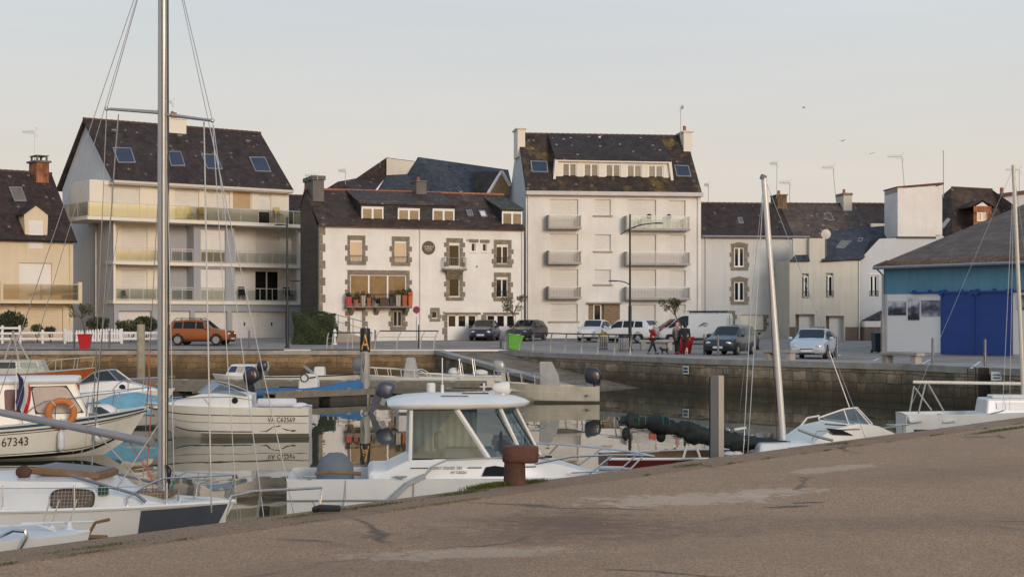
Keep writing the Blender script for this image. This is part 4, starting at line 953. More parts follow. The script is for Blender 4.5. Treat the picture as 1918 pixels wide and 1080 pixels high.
mb = MB(); mb.poly([H(724, 328, 4.6), H(765, 326, 4.4), H(808, 322, 2.5), H(815, 385, -.5), H(690, 385, -.5)]); mb.build('roof', M_SLATE_BLUE, b.root, recalc=False)
mb = MB(); mb.poly([H(783, 294, 5), H(952, 318, 5.5), H(968, 385, 0), H(810, 385, 0), H(806, 325, 2.8)]); mb.poly([H(783, 294, 5), H(806, 325, 2.8), H(763, 326, 4.3)]); rf = mb.build('roof', M_SLATE_BLUE, b.root, recalc=False)
p_, q_, s_ = H(783, 294, 5), H(952, 318, 5.5), H(810, 385, 0); nn = (q_ - p_).cross(s_ - p_); nn = nn if nn.y < 0 else -nn
skylight(rf, b, [(849, 347), (856, 348), (867, 361), (860, 361)], p_, nn.normalized(), gm=M_PANE_B)
mb = MB()
for x, y in ((804, 309), (840, 314), (870, 318)): mb.ball(b.hit(x, y, p_, nn.normalized()) + nn.normalized() * .05, .16, .16, .1, 8, 5)
mb.build_split('roof_vent', M_DARK, rf)
# timber gable dormer
mb = MB(); a, c, e, g = H(912, 365, -1.2), H(939, 321, -1.2), H(955, 348, -1.2), H(955, 365, -1.2); mb.poly([a, c, e, g]); dm = mb.build('dormer', M_WOOD, b.root, recalc=False)
mb = MB(); back = Vector((0, 4, 0)); mb.quad(a, c, H(885, 322, 3.2), H(886, 365, 1)); mb.build('dormer_roof', M_SLATE, dm, recalc=False)
mb = MB()
for p_, q_ in ((a, c), (c, e)): mb.tube([p_ + Vector((0, -.08, 0)), q_ + Vector((0, -.08, 0))], .13, 4)
mb.build_split('barge_board', M_FRAME, dm)

# ---------------------------------------------------------------- B4 white apartment house with closed shutters
b = FB('shuttered_apartment_house', 'tall white apartment house with closed roller shutters and five-window dormer', 985, 118.0, 7.5, .48, 'apartment building')
W = b.u(1313); ze = b.uz(985, 358)[1]; zr = b.uz(1100, 252, 4.6)[1]; DB = 9.2
def RR(x0, y0, x1, y1, d=0.0): return b.rect(x0, y0, x1, y1, d)
floors = [(373, 408, 427), (438, 473, 492), (504, 535, 556)]
ops = []; bals = []; small = []; two = []
for i, (yt, yw, yb_) in enumerate(floors):
    A = RR(1030.5, yt - (0), 1083, yb_); Bm = RR(1114, yt + 1, 1144, yw - 3 + (i == 0) * -2); C = RR(1177 if i == 0 else 1181, yt + 1, 1229, yb_ + 1); D = RR(1254, yt + 2, 1284, yb_ + 1)
    ops += [A, Bm, C, D]; small.append(Bm); two.append((A, C, D))
gA = RR(1030, 569, 1082, 601); gC = RR(1181, 570, 1228, 601); gD = RR(1254, 570, 1284, 600); dr = RR(1102, 569, 1161, 634)
ops += [gA, gC, gD, (dr[0], dr[1], -.2, dr[3])]
wall(b, 0, W, -.7, ze, ops, m=W_WHITE)
for o in ops[:-1]: 
    s_ = shutter(b.root, o, .16, M_SHUT)
    if o in small or o in (gA, gC): k = MB(); k.box(o[0] - .13, o[1] + .13, -.12, .14, o[2] - .11, o[2] - .003); k.build('sill', M_CHIMG if False else mat('sill_grey', (.36, .34, .32), .85), s_, bevel=.008)
# entrance
mb = MB(); u0, u1, _, z1_ = dr; mb.quad((u0, .3, -.2), (u1, .3, -.2), (u1, .3, z1_), (u0, .3, z1_)); en = mb.build('entrance', mat('entrance_dark', (.12, .10, .08), .7), b.root, recalc=False)
M_TIMB = mat('timber_cladding', (.24, .165, .10), .7, 0, .35, 5); mb = MB(); ux = b.u(1131); n_ = 16
for i in range(n_): z_ = -.2 + (z1_ + .2) * i / n_; mb.box(ux, u1, .05, .28, z_ + .006, z_ + (z1_ + .2) / n_ - .006)
mb.box(u0, b.u(1111), .1, .28, -.2, z1_); mb.build_split('cladding', M_TIMB, en)
window(en, (b.u(1112), b.u(1127), .0, z1_ - .02), .16, 1, fw=.08, bars=1, name='door'); mb = MB(); mb.box(u0 - .1, u1 + .12, -.35, .1, z1_ + .02, z1_ + .14); mb.build('canopy', mat('sill_grey', (.36, .34, .32), .85), en, bevel=.01)
# balconies
def conc_balcony(xa, xb_, ytop, ybot, glassy=False):
    d = -.85; ua, ub = b.u(xa, d), b.u(xb_, d); zf_ = b.uz((xa + xb_) / 2, ybot, d)[1]; zt = b.uz((xa + xb_) / 2, ytop, d)[1]
    mb = MB(); mb.box(ua, ub, d, 0, zf_ - .02, zf_ + .15); mb.box(ua, ua + .1, d, -.003, zf_ + .15, zt); mb.box(ub - .1, ub, d + .3, -.003, zf_ + .15, zt) if False else None
    bl = mb.build('balcony', mat('balcony_concrete', (.40, .375, .36), .85, 0, .15, 2), b.root, bevel=.012); mb = MB()
    mb.box(ua + .1, ub, d + .02, d + .06, zt - .05, zt); mb.box(ub - .06, ub, d + .02, 0, zt - .05, zt); k = int((ub - ua) / .11)
    for i in range(k): x = ua + .1 + (ub - ua - .12) * i / (k - 1); mb.box(x - .008, x + .008, d + .03, d + .05, zf_ + .15, zt - .05)
    for i in range(6): y = d + .05 + (-.08 - d) * i / 6; mb.box(ub - .045, ub - .015, y - .008, y + .035, zf_ + .15, zt - .05)
    if not glassy: pass
    mb.build('balcony_rail', M_FRAME, bl)
    mb = MB(); mb.box(ub - .12, ub - .07, d + .08, d + .5, zf_ + .16, zt - .08); mb.build('side_screen', M_CHIMG, bl)
    mb = MB(); mb.quad((ua + .1, d + .07, zf_ + .17), (ub - .05, d + .07, zf_ + .17), (ub - .05, d + .07, zt - .06), (ua + .1, d + .07, zt - .06)); mb.build('rail_screen', seethru('screen_glass' if glassy else 'screen_mesh', (.62, .78, .74) if glassy else (.80, .79, .78), .05 if glassy else .0, .3), bl, recalc=False)
    return bl, zf_
for yt, yb2 in ((402, 428), (469, 494), (536, 559)): conc_balcony(1027, 1089.5, yt, yb2)
for i, (yt, yb2) in enumerate(((404, 431), (471, 496), (537, 561))): bl, zff = conc_balcony(1173, 1293.5, yt, yb2, i == 0)
zff = b.uz(1230, 429, -.5)[1]
# teal garden statues (herons) and pots on the top right balcony
M_TEAL = mat('teal_ceramic', (.02, .33, .27), .35)
M = Matrix.Translation(b.O) @ Matrix.Rotation(b.th, 4, 'Z')
for px, lb in ((1216, 'teal standing ornament in the middle of the glass balcony'), (1253, 'teal standing ornament right of its twin on the glass balcony')):
    t = thing('balcony_ornament', lb, 'ornament', M @ Vector((b.u(px, -.5), -.5, zff + .15)), b.th, 'teal balcony ornaments'); mb = MB()
    for x in (-.07, .07): mb.tube([(x, 0, 0), (x * 1.4, 0, .35), (x, 0, .6)], [.05, .045, .06], 7)
    mb.build('stem', M_TEAL, t, smooth=True); mb = MB(); mb.ball((0, 0, .78), .2, .12, .2); mb.build('head', M_DARK, t, smooth=True)
for px, lb in ((1198, 'small dark plant pot at the left of the glass balcony'), (1277, 'dark folded stool at the right of the glass balcony')):
    t = thing('plant_pot', lb, 'plant pot', M @ Vector((b.u(px, -.5), -.5, zff + .15)), b.th); mb = MB(); mb.lathe([(.1, 0), (.15, .25), (.12, .25)], 10); mb.build('pot', M_DARK, t); mb = MB(); leaves(mb, (0, 0, .42), (.2, .15, .2), 50, .07, int(px)); mb.build('foliage', M_LEAF, t, recalc=False)
# gable walls + roof
mb = MB(); mb.poly([(0, 0, -.7), (0, DB, -.7), (0, DB, ze), (0, 4.6, zr - .1), (0, 0, ze)]); mb.poly([(W, 0, -.7), (W, DB, -.7), (W, DB, ze), (W, 4.6, zr - .1), (W, 0, ze)]); mb.quad((0, DB, -.7), (W, DB, -.7), (W, DB, ze), (0, DB, ze)); mb.build_split('gable_wall', W_GABLE, b.root, recalc=False)
rf = roof2(b, .02, W - .02, -.38, ze, 4.6, zr, 9.6, ze, M_SLATE_L, .14, ridge=M_RIDGED); sn = slope_n(-.38, ze, 4.6, zr); pt = (0, -.38, ze)
mb = MB(); mb.box(-.05, W + .08, -.52, -.02, ze - .3, ze - .0); mb.build('gutter', mat('cornice_white', (.58, .54, .52), .7), b.root, bevel=.03)
mb = MB()
for px in (989, 1307): u_ = b.u(px); mb.tube([(u_, -.3, ze - .2), (u_, -.08, ze - .55), (u_, -.08, -.3)], .045, 7)
mb.build_split('drain_pipe', W_WHITE, b.root)
chimney(rf, -.16, .42, 3.4, 5.6, zr - 1.9, b.uz(973, 242, 3.4)[1], W_IVORY, W_IVORY, 0, .12, .12)
chimney(rf, W - .55, W + .12, 3.2, 5.4, zr - 1.9, b.uz(1300, 248, 3.2)[1], W_IVORY, W_IVORY, 2, .12, .12, .45)
skylight(rf, b, [(993, 302), (1025, 303), (1027, 324), (996, 323)], pt, sn, gm=M_PANE_B, fm=M_ZINC); skylight(rf, b, [(1262, 310), (1290, 311), (1295, 332), (1267, 331)], pt, sn, gm=M_PANE_B)
df = .75; fr = [b.uz(1040, 297, df), b.uz(1257, 301, df), b.uz(1262, 348, df), b.uz(1035, 344, df)]
ws = [RR(1054, 305, 1081, 334, df), RR(1094, 306, 1122, 335, df), RR(1135, 307, 1163, 336, df), RR(1175, 308, 1203, 337, df), RR(1215, 309, 1243, 338, df)]
mb = MB(); ua, ub = fr[0][0] + .1, fr[1][0] - .1; zt, zb_ = fr[0][1] - .15, fr[3][1] + .1
wallgrid(mb, ua, ub, zb_, zt, ws, d=df + .12, rev=.1)
for p_, q_ in (((fr[3][0], fr[0][0]), (0, 0)),):
    pass
def fpr(pts): mb.prism(pts, df - .12, df + .5, 'y')
k = .2
fpr([fr[0], fr[1], (fr[1][0] - k, fr[1][1] - k), (fr[0][0] + k, fr[0][1] - k)]); fpr([fr[3], fr[2], (fr[2][0] - k, fr[2][1] + k), (fr[3][0] + k, fr[3][1] + k)])
fpr([fr[0], (fr[0][0] + k, fr[0][1] - k), (fr[3][0] + k, fr[3][1] + k), fr[3]]); fpr([fr[1], fr[2], (fr[2][0] - k, fr[2][1] + k), (fr[1][0] - k, fr[1][1] - k)])
dm = mb.build('dormer', W_IVORY, rf); 
for w_ in ws: window(dm, w_, df + .18, 2, gm=M_PANE_G, fw=.08)
mb = MB(); s0, s1 = b.u(1050, df - .1), b.u(1246, df - .1); zz = b.uz(1150, 338, df)[1]; mb.box(s0, s1, df - .1, df + .1, zz - .12, zz); mb.build('sill', mat('sill_grey', (.36, .34, .32), .85), dm)
mb = MB(); zz0, zz1 = fr[0][1], fr[1][1]; mb.add([(fr[0][0], df - .14, zz0 + .01), (fr[1][0], df - .14, zz1 + .01), (fr[1][0], 4.6, zr + .03), (fr[0][0], 4.6, zr + .03), (fr[0][0], df - .14, zz0 - .1), (fr[1][0], df - .14, zz1 - .1), (fr[1][0], 4.6, zr - .2), (fr[0][0], 4.6, zr - .2)], [(0, 1, 2, 3), (4, 5, 6, 7), (0, 1, 5, 4), (1, 2, 6, 5), (3, 0, 4, 7)]); mb.build('dormer_roof', slate('roof_slate_spotted', (.050, .038, .035), spots=.8), dm)
mb = MB()
for s_, x in ((0, fr[0][0] + .02), (1, fr[1][0] - .02)): mb.poly([(x, df, zb_), (x, df, zz0), (x, 4.6, zr)])
mb.build_split('dormer_cheek', M_SLATE_L, dm, recalc=False)
mb = MB(); h = b.hit(1123, 258, (0, df, zz0), Vector((0, -(zr - zz0), 4.6 - df))); mb.ball(h, .12, .12, .12, 8, 6); mb.build_split('roof_vent', M_FRAME, rf)
aerial(1275, 200, 258, 122, 'tall thin aerial by the right chimney of the shuttered apartment house', 1, .25)
AP4 = b

# ---------------------------------------------------------------- B5 white granite-windowed house and its brown roofed neighbour
b = FB('granite_windowed_house', 'stained white house with granite framed windows right of the tall apartment house', 1313, 120.2, 7.5, .45)
W = b.u(1514); ze = b.uz(1400, 442)[1]; zr = b.uz(1400, 381, 3.6)[1]; us = b.u(1480)
def RR(x0, y0, x1, y1, d=0.0): return b.rect(x0, y0, x1, y1, d)
a1 = RR(1375, 463, 1395, 500); a2 = RR(1375, 527, 1395, 564); a3 = RR(1459, 500, 1469, 519); g = RR(1387, 589, 1430, 617); dr = RR(1356, 589, 1372, 634)
wall(b, 0, W, -.7, ze, [a1, a2, a3, g, dr], m=W_GREYW)
for r_ in (a1, a2): f = window(b.root, r_, .13, 2, fw=.1); quoins(f, r_, arch=True, wide=.34, slim=.22)
f = window(b.root, a3, .13, 1, fw=.06); quoins(f, a3, n=3, wide=.38, slim=.22)
f = shutter(b.root, g, .14, W_IVORY, 'garage_door'); k = MB(); k.box(g[0] - .15, g[1] + .15, -.1, .1, g[2] - .1, g[2] - .003)
for i in range(4): wd = .4 if i % 2 else .25; k.box(g[1], g[1] + wd, -.03, .02, g[2] + (g[3] - g[2]) * i / 4 + .01, g[2] + (g[3] - g[2]) * (i + 1) / 4 - .01)
k.build('stone_surround', M_STONE, f, bevel=.01)
f = window(b.root, dr, .14, 1, gm=mat('door_brown', (.20, .07, .035), .5), fm=mat('door_brown', (.20, .07, .035), .5), name='door'); quoins(f, dr, bot=False, wide=.35, slim=.2)
mb = MB(); mb.quad((0, 7.4, -.7), (W, 7.4, -.7), (W, 7.4, ze), (0, 7.4, ze)); mb.poly([(W, 0, -.7), (W, 7.4, -.7), (W, 7.4, ze), (W, 3.6, zr - .1), (W, 0, ze)]); mb.build_split('gable_wall', W_GREYW, b.root, recalc=False)
rf = roof2(b, 0, us + .2, -.3, ze, 3.6, zr, 7.6, ze, M_SLATE, .14, ridge=M_RIDGED); sn = slope_n(-.3, ze, 3.6, zr)
rb = roof2(b, us + .22, b.u(1624, .8), -.2, ze + .02, 3.6, zr + .03, 7.6, ze, M_SLATE_OLD, .14, ridge=M_RIDGED)
skylight(rf, b, [(1381, 408), (1390, 408), (1393, 419), (1384, 419)], (0, -.3, ze), sn, gm=M_PANE_C); skylight(rb, b, [(1542, 400), (1556, 400), (1563, 414), (1550, 414)], (0, -.2, ze), sn, gm=M_PANE_B)
mb = MB(); mb.tube([(0, -.38, ze - .06), (W, -.38, ze - .06)], .08, 8); u_ = b.u(1488); mb.tube([(u_, -.38, ze - .1), (u_, -.07, ze - .6), (u_, -.07, ze - 2.4)], .05, 7); mb.build('gutter', M_ZINC, b.root)
chimney(rb, b.u(1456, 3), b.u(1474, 3), 3.0, 4.8, zr - .6, b.uz(1465, 366, 3.0)[1], stonewall('rubble_chimney', (.24, .16, .09), (.15, .10, .06), .3, .14, 'Object'), M_STONE, 1, .07, .1, .35)
chimney(rb, b.u(1580, 2.8), b.u(1596, 2.8), 2.8, 4.6, zr - 1.1, b.uz(1588, 366, 2.8)[1], W_CREAM2, M_STONE, 1, .05, .2, .35)
mb = MB(); u_ = b.u(1313.5) + .05; mb.tube([(.35, -.07, ze - .1), (.35, -.07, -.3)], .05, 7); mb.box(-.02, .28, -.06, 0, b.uz(1313, 500)[1] - .15, b.uz(1313, 500)[1] + .15) if False else None; mb.build_split('drain_pipe', W_GREYW, b.root)
aerial(1327, 345, 382, 124, 'short aerial left of the leaning mast on the dark roof', -1, .3); aerial(1455, 305, 372, 124, 'tall aerial at the left of the rubble chimney', -1, .5); aerial(1479, 341, 378, 124, 'middle aerial right of the rubble chimney', -1, .75); aerial(1560, 312, 377, 124, 'leaning aerial between the two chimneys of the brown roof', -1, .8, 6)

# ---------------------------------------------------------------- B6 cream house with white gable
b = FB('cream_house', 'small cream house with arched windows, two doors and dark slate roof', 1479, 117.2, 7.5, .48)
W = b.u(1612); ze = b.uz(1545, 488)[1]; zb = -.6
def RR(x0, y0, x1, y1, d=0.0): return b.rect(x0, y0, x1, y1, d)
a1 = RR(1502, 512, 1515, 558); a2 = RR(1547, 511, 1561, 557); d1 = RR(1490, 588, 1526, 640); d2 = RR(1547, 591, 1581, 642)
d1 = (d1[0], d1[1], -.3, d1[3], .8); d2 = (d2[0], d2[1], -.3, d2[3], .8)
wall(b, 0, W, zb, ze, [a1, a2, d1, d2], m=W_CREAM2)
for r_ in (a1, a2): window(b.root, (r_[0] + .18, r_[1], r_[2] + .04, r_[3] - .2), .12, 1, fw=.09, rail=M_DARK)
for r_ in (d1, d2): shutter(b.root, (r_[0] + .45, r_[1], r_[2], r_[3]), .6, M_FRAME, 'door')
mb = MB(); zt = b.uz(1545, 612)[1]
for x0, x1 in ((0, d1[0] - .002), (d1[1] + .002, d2[0] - .1), (d2[1] + .1, W)): mb.box(x0, x1, -.05, .03, zb, zt)
mb.build_split('plinth', mat('plinth_brown', (.17, .13, .10), .9, 0, .25, 2), b.root)
# wall tower (chimney-like upstand) and roof
u0, u1 = b.u(1516), b.u(1545); mb = MB(); zt = b.uz(1530, 446)[1]; mb.box(u0, u1, -.015, .5, ze - .05, zt); mb.box(b.u(1488), u0 - .002, .35, .6, ze - .3, b.uz(1500, 446)[1]); mb.build_split('wall', W_CREAM2, b.root)
D2 = 4.4; zr6 = b.uz(1625, 428, D2)[1]
mb = MB(); p = [(u1 - .3, -.25, ze - .02), (W + .05, -.25, b.uz(1612, 484)[1]), (b.u(1690, D2), D2, b.uz(1690, 421, D2)[1]), (b.u(1546, D2), D2, b.uz(1546, 432, D2)[1])]
nn = (Vector(p[1]) - Vector(p[0])).cross(Vector(p[3]) - Vector(p[0])).normalized(); nn = nn if nn.z > 0 else -nn
slabquad(mb, p, nn, -.1, .03); slabquad(mb, [(-.05, -.2, ze - .05), (u0 - .02, -.2, ze - .02), (u0 - .02, 1.2, b.uz(1515, 462, 1.0)[1])], nn, -.06, .03); rf = mb.build('roof', M_SLATE_BLUE, b.root)
skylight(rf, b, [(1576, 451), (1595, 452), (1581, 466), (1565, 465)], p[0], nn, gm=M_PANE_C); skylight(rf, b, [(1609, 446), (1617, 447), (1613, 454), (1606, 453)], p[0], nn, gm=M_PANE_C)
mb = MB(); mb.quad((0, 0, zb), (0, 6, zb), (0, 6, ze), (0, 0, ze)); mb.quad((W, 0, zb), (W, 6, zb), (W, 6, ze), (W, 0, ze)); mb.build_split('side_wall', W_CREAM2, b.root, recalc=False)
u_ = W - .12; mb = MB(); mb.tube([(u_, -.08, -.1), (u_, -.08, ze)], .05, 7); mb.build_split('drain_pipe', M_FRAME, b.root)
for x in (): pass
M = Matrix.Translation(b.O) @ Matrix.Rotation(b.th, 4, 'Z'); p_ = M @ Vector((b.u(1549), .2, b.uz(1549, 438)[1])); t = thing('satellite_dish', 'round pale satellite dish on a pole above the cream house roof', 'satellite dish', p_)
mb = MB(); mb.lathe([(.36, .06), (.25, .02), (.02, 0), (.02, .03), (.25, .05)], 20, axis='y'); mb.build('dish', M_GUT, t, smooth=True); mb = MB(); mb.tube([(0, .08, 0), (0, .08, -1.7)], .025, 6); mb.tube([(0, .0, -.2), (0, -.35, -.05)], .012, 5); mb.build('pole', M_STEEL, t)
b6 = b
b = FB('white_gabled_house', 'plain white gable house with a big square chimney block behind the blue shed', 1612.5, 118.0, 4.0, .48)
W = b.u(1800); g = RR = b.rect(1629, 515, 1645, 556)
prof = [b.uz(1612.5, 700), b.uz(1612.5, 484), b.uz(1647, 447), b.uz(1765, 441), b.uz(1800, 470), b.uz(1800, 700)]
mb = MB(); zt = g[3] + .1; wallgrid(mb, 0, W, -.6, zt, [g]); mb.poly([(0, 0, zt), (W, 0, zt), (prof[4][0], 0, prof[4][1]), (prof[3][0], 0, prof[3][1]), (prof[2][0], 0, prof[2][1]), (prof[1][0], 0, prof[1][1])]); mb.build('wall', W_GABLE, b.root, recalc=False)
f = window(b.root, g, .1, 2, fw=.1, rail=M_DARK); mb = MB(); mb.box(g[0] - .1, g[1] + .1, -.03, .02, g[3], g[3] + .15); mb.build('lintel', W_WHITE, f, bevel=.03)
mb = MB(); mb.prism([(x, z) for x, z in prof[1:5]] + [(prof[4][0], prof[4][1] - .2), (prof[3][0] - .1, prof[3][1] - .25), (prof[2][0], prof[2][1] - .25), (prof[1][0], prof[1][1] - .2)], .05, 6, 'y'); rf = mb.build('roof', M_SLATE, b.root)
u0, u1 = b.u(1681), b.u(1752); mb = MB(); zt2 = b.uz(1715, 352)[1]; mb.box(u0, u1, -.05, 3.2, b.uz(1715, 443)[1], zt2); 
mb.prism([(u0, zt2 - .35), (u0, zt2 - .05), (u1, zt2 + .18), (u1, zt2 - .35)], -.0499, 3.2, 'y'); mb.box(u1, u1 + .55, .1, 3.0, b.uz(1715, 440)[1], zt2 + .12)
ch = mb.build('chimney', W_WHITE, rf); mb = MB(); mb.prism([(u0 - .06, zt2 - .0), (u1 + .6, zt2 + .25), (u1 + .6, zt2 + .42), (u0 - .06, zt2 + .1)], -.12, 3.3, 'y'); mb.build('chimney_cap', mat('cap_tiles', (.16, .06, .04), .85, 0, .3, 5), ch)
mb = MB(); mb.box(u0 - .05, u1 + .02, -.09, .1, b.uz(1715, 445)[1] - .06, b.uz(1715, 445)[1] + .08); mb.build('flashing', M_DARK, ch)
mb = MB(); u0, u1 = b.u(1613), b.u(1656, -.8); mb.prism([(u0, b.uz(1635, 600, -.8)[1]), (u1, b.uz(1635, 599, -.8)[1]), (u1, b.uz(1650, 581, -.8)[1])], -.9, -.02, 'y'); mb.build('porch_roof', M_SLATE_BLUE, b.root); mb = MB(); mb.box(u0, u1, -.85, -.01, -.4, b.uz(1635, 612, -.8)[1]); mb.build_split('plinth', mat('plinth_brown', (.17, .13, .10), .9, 0, .25, 2), b.root); mb = MB(); mb.box(u0, u1, -.87, -.01, b.uz(1635, 612, -.8)[1] + .002, b.uz(1635, 601, -.8)[1]); mb.build('porch_wall', W_WHITE, b.root)
aerial(1689, 292, 352, 120, 'leaning aerial on the big white chimney block', -1, 1.0, 5)
mb = MB(); mb.tube([P(1767, 370, 119.5), P(1767, 283, 119.5)], .03, 6); mb.ball(P(1767, 283, 119.5), .06, .06, .06, 6, 5); tag(mb.build('flag_pole', M_STEEL), 'tall bare pole beside the big white chimney block', 'pole')
# ---------------------------------------------------------------- roofs farther behind on the right
b = FB('dark_roofed_house', 'dark slate roof filling the gap left of the big white chimney block', 1597, 128.0, 7.5, .5)
u0, u1 = 0, b.u(1690); ze = b.uz(1640, 440)[1]; zr = b.uz(1600, 381, 4)[1]; mb = MB(); mb.box(u0, u1, .2, 8, -.5, ze); mb.build('wall', W_GREYW, b.root); rf = roof2(b, u0, u1, -.2, ze - .1, 4, zr, 8.2, ze, M_SLATE, ridge=M_RIDGED)
mb = MB(); h = b.hit(1642, 424, (0, -.2, ze - .1), slope_n(-.2, ze - .1, 4, zr)); mb.box(h.x - .6, h.x + .6, h.y - .35, h.y, h.z - .05, h.z + .22); mb.build('skylight', W_CREAM2, rf)
b = FB('brick_dormer_house', 'dark roofed house with a small brick dormer catching the evening light', 1768, 122.0, 4, .5)
def H(px, py, d): u_, z_ = b.uz(px, py, d); return Vector((u_, d, z_))
mb = MB(); mb.box(b.u(1766), b.u(1935), .3, 9, -.5, b.uz(1800, 470)[1]); mb.build('wall', W_GREYW, b.root)
mb = MB(); A, B_, C_, D_ = H(1782, 351, 4), H(1858, 355, 4), H(1905, 388, 1.0), H(1905, 480, -.3); mb.poly([A, B_, C_, D_, H(1785, 480, -.3)]); mb.poly([A, H(1785, 480, -.3), H(1764, 480, 2), H(1764, 366, 5)]); mb.poly([A, B_, C_, H(1900, 400, 9), H(1790, 400, 9)]); rf = mb.build('roof', M_SLATE_B, b.root, recalc=False)
k = MB()
for i in range(12): k.tube([A.lerp(B_, i / 12), A.lerp(B_, (i + 1.1) / 12)], .1, 6)
k.build('ridge_tiles', M_RIDGED, rf)
# dormer
df = .2; r_ = b.rect(1826, 396, 1852, 414, df); mb = MB(); u0, u1, z0, z1 = r_; zp = b.uz(1840, 376, df)[1]; zs = b.uz(1840, 386, df)[1]
wi = b.rect(1830, 397, 1849, 414, df); wallgrid(mb, u0 - .1, u1 + .2, z0 - 1.2, zs, [wi], d=df); dm = mb.build('dormer', M_BRICK, rf, recalc=False)
mb = MB(); um = (u0 + u1) / 2 + .05; mb.prism([(u0 + .05, zs), (u1 - .05, zs), (um, zp - .1)], df - .02, df + .2, 'y'); mb.build('dormer_pediment', W_IVORY, dm)
mb = MB(); 
for s_ in (-1, 1): mb.add([(um, df - .1, zp), (um + s_ * 1.0, df - .1, zs - .1), (um + s_ * 1.0, 3.5, zs - .1), (um, 3.5, zp), (um, df - .1, zp + .1), (um + s_ * 1.0, df - .1, zs), (um + s_ * 1.0, 3.5, zs), (um, 3.5, zp + .1)], [(0, 1, 2, 3), (4, 5, 6, 7), (0, 1, 5, 4), (1, 2, 6, 5), (2, 3, 7, 6)])
mb.build('dormer_roof', M_SLATE, dm); window(dm, wi, df + .08, 2, gm=M_PANE_W, fw=.09)
mb = MB(); q4 = [H(1758, 428, .2), H(1772, 411, .8), H(1779, 413, .8), H(1766, 430, .2)]; slabquad(mb, q4, (0, -1, .5), .1, .25); sk = mb.build('skylight', M_ZINC, rf)
b = FB('end_gable_house', 'white gable and dark roof edge behind everything at the right border', 1876, 126.0, 2, .5)
pr = [b.uz(1872, 470), b.uz(1872, 366), b.uz(1900, 384), b.uz(1925, 376), b.uz(1960, 362), b.uz(1960, 470)]
mb = MB(); mb.prism([b.uz(1872, 470), b.uz(1872, 364), b.uz(1960, 354), b.uz(1960, 470)], .1, 5, 'y'); mb.build('wall', W_GABLE, b.root); mb = MB(); mb.prism([b.uz(1868, 363), b.uz(1962, 351), b.uz(1962, 358), b.uz(1868, 370)], -.1, 5.2, 'y'); rf = mb.build('roof', M_RIDGED, b.root)
chimney(rf, b.u(1884), b.u(1888), 1, 1.4, b.uz(1886, 366)[1], b.uz(1886, 349)[1], M_POT, M_POT, 0, 0, 0); mb = MB(); 
aerial(1909, 317, 362, 127, 'aerial behind the mast at the right edge of the picture', -1, 1.0)

# ---------------------------------------------------------------- blue shed
b = FB('blue_shed', 'long harbour shed painted teal with a royal blue sliding gate and pale panels', 1655, 87.0, -55.6, .0, 'shed')
W = 16.0; ze = b.uz(1658, 494)[1]; D = 14.0; zr = ze + 4.3
M_TEALW = mat('shed_teal', (.105, .27, .385), .7, 0, .14, .5, streak=.25); M_BLUE = mat('shed_blue', (.014, .055, .255), .6, 0, .08, .4, streak=.12); M_PALE = mat('shed_pale', (.60, .61, .64), .75, 0, .05, .5, streak=.1)
zm = b.uz(1663, 551)[1]
mb = MB(); mb.quad((0, 0, zm), (W, 0, zm), (W, 0, ze), (0, 0, ze)); mb.quad((0, 0, -.4), (0, 2 * D, -.4), (0, 2 * D, ze), (0, 0, ze)); mb.poly([(0, 0, ze), (0, D, zr - .1), (0, 2 * D, ze)]); mb.build('wall', M_TEALW, b.root, recalc=False)
ug0, ug1 = b.u(1764), b.u(1897); mb = MB(); mb.quad((0, -.0, -.4), (W, 0, -.4), (W, 0, zm), (0, 0, zm)); mb.build('lower_wall', M_PALE, b.root, recalc=False)
mb = MB(); mid = (ug0 + ug1) / 2
for a_, c_ in ((ug0, mid - .01), (mid + .01, ug1)):
    mb.box(a_, c_, -.10, -.04, .05, zm + .02); mb.box(a_ + .02, a_ + .12, -.115, -.1, .06, zm); mb.box(c_ - .12, c_ - .02, -.115, -.1, .06, zm)
    for z_ in (zm * .33, zm * .66): mb.box(a_ + .12, c_ - .12, -.112, -.1, z_, z_ + .1)
gt = mb.build('sliding_gate', M_BLUE, b.root); mb = MB(); mb.box(b.u(1709), W, -.16, -.06, zm + .0, zm + .09)
for i in range(9): x = b.u(1712) + i * 1.05; mb.box(x, x + .12, -.14, -.0, zm + .04, zm + .2)
for px in (1766, 1824, 1832, 1892): x = b.u(px); mb.lathe([(.15, -.2), (.15, -.15)], 14, (x, 0, zm + .02), 'y')
mb.build('gate_rail', M_BLUE, gt)
for a_, c_ in ((b.u(1663), ug0 - .03), (ug1 + .05, W)): mb = MB(); mb.box(a_, c_, -.05, -.004, .12, zm - .02); mb.build('panel', mat('shed_panel', (.80, .79, .785), .7, 0, .03, .5), b.root)
mb = MB(); mb.box(-.1, .08, -.12, .25, -.3, zm - 1.1); mb.build('corner_post', M_cope, b.root)
mb = MB(); mb.prism([(-.4, ze - .12), (D, zr), (2 * D + .4, ze - .12), (2 * D + .4, ze - .28), (D, zr - .2), (-.4, ze - .28)], -.3, W + 8, 'x'); rf = mb.build('roof', M_FIBRO, b.root)
mb = MB(); mb.tube([(-.3, -.46, ze - .22), (W, -.46, ze - .22)], .09, 8); mb.tube([(-.1, -.46, ze - .25), (.02, -.1, ze - .6), (.02, -.1, 0)], .05, 7); mb.build('gutter', M_ZINC, b.root)
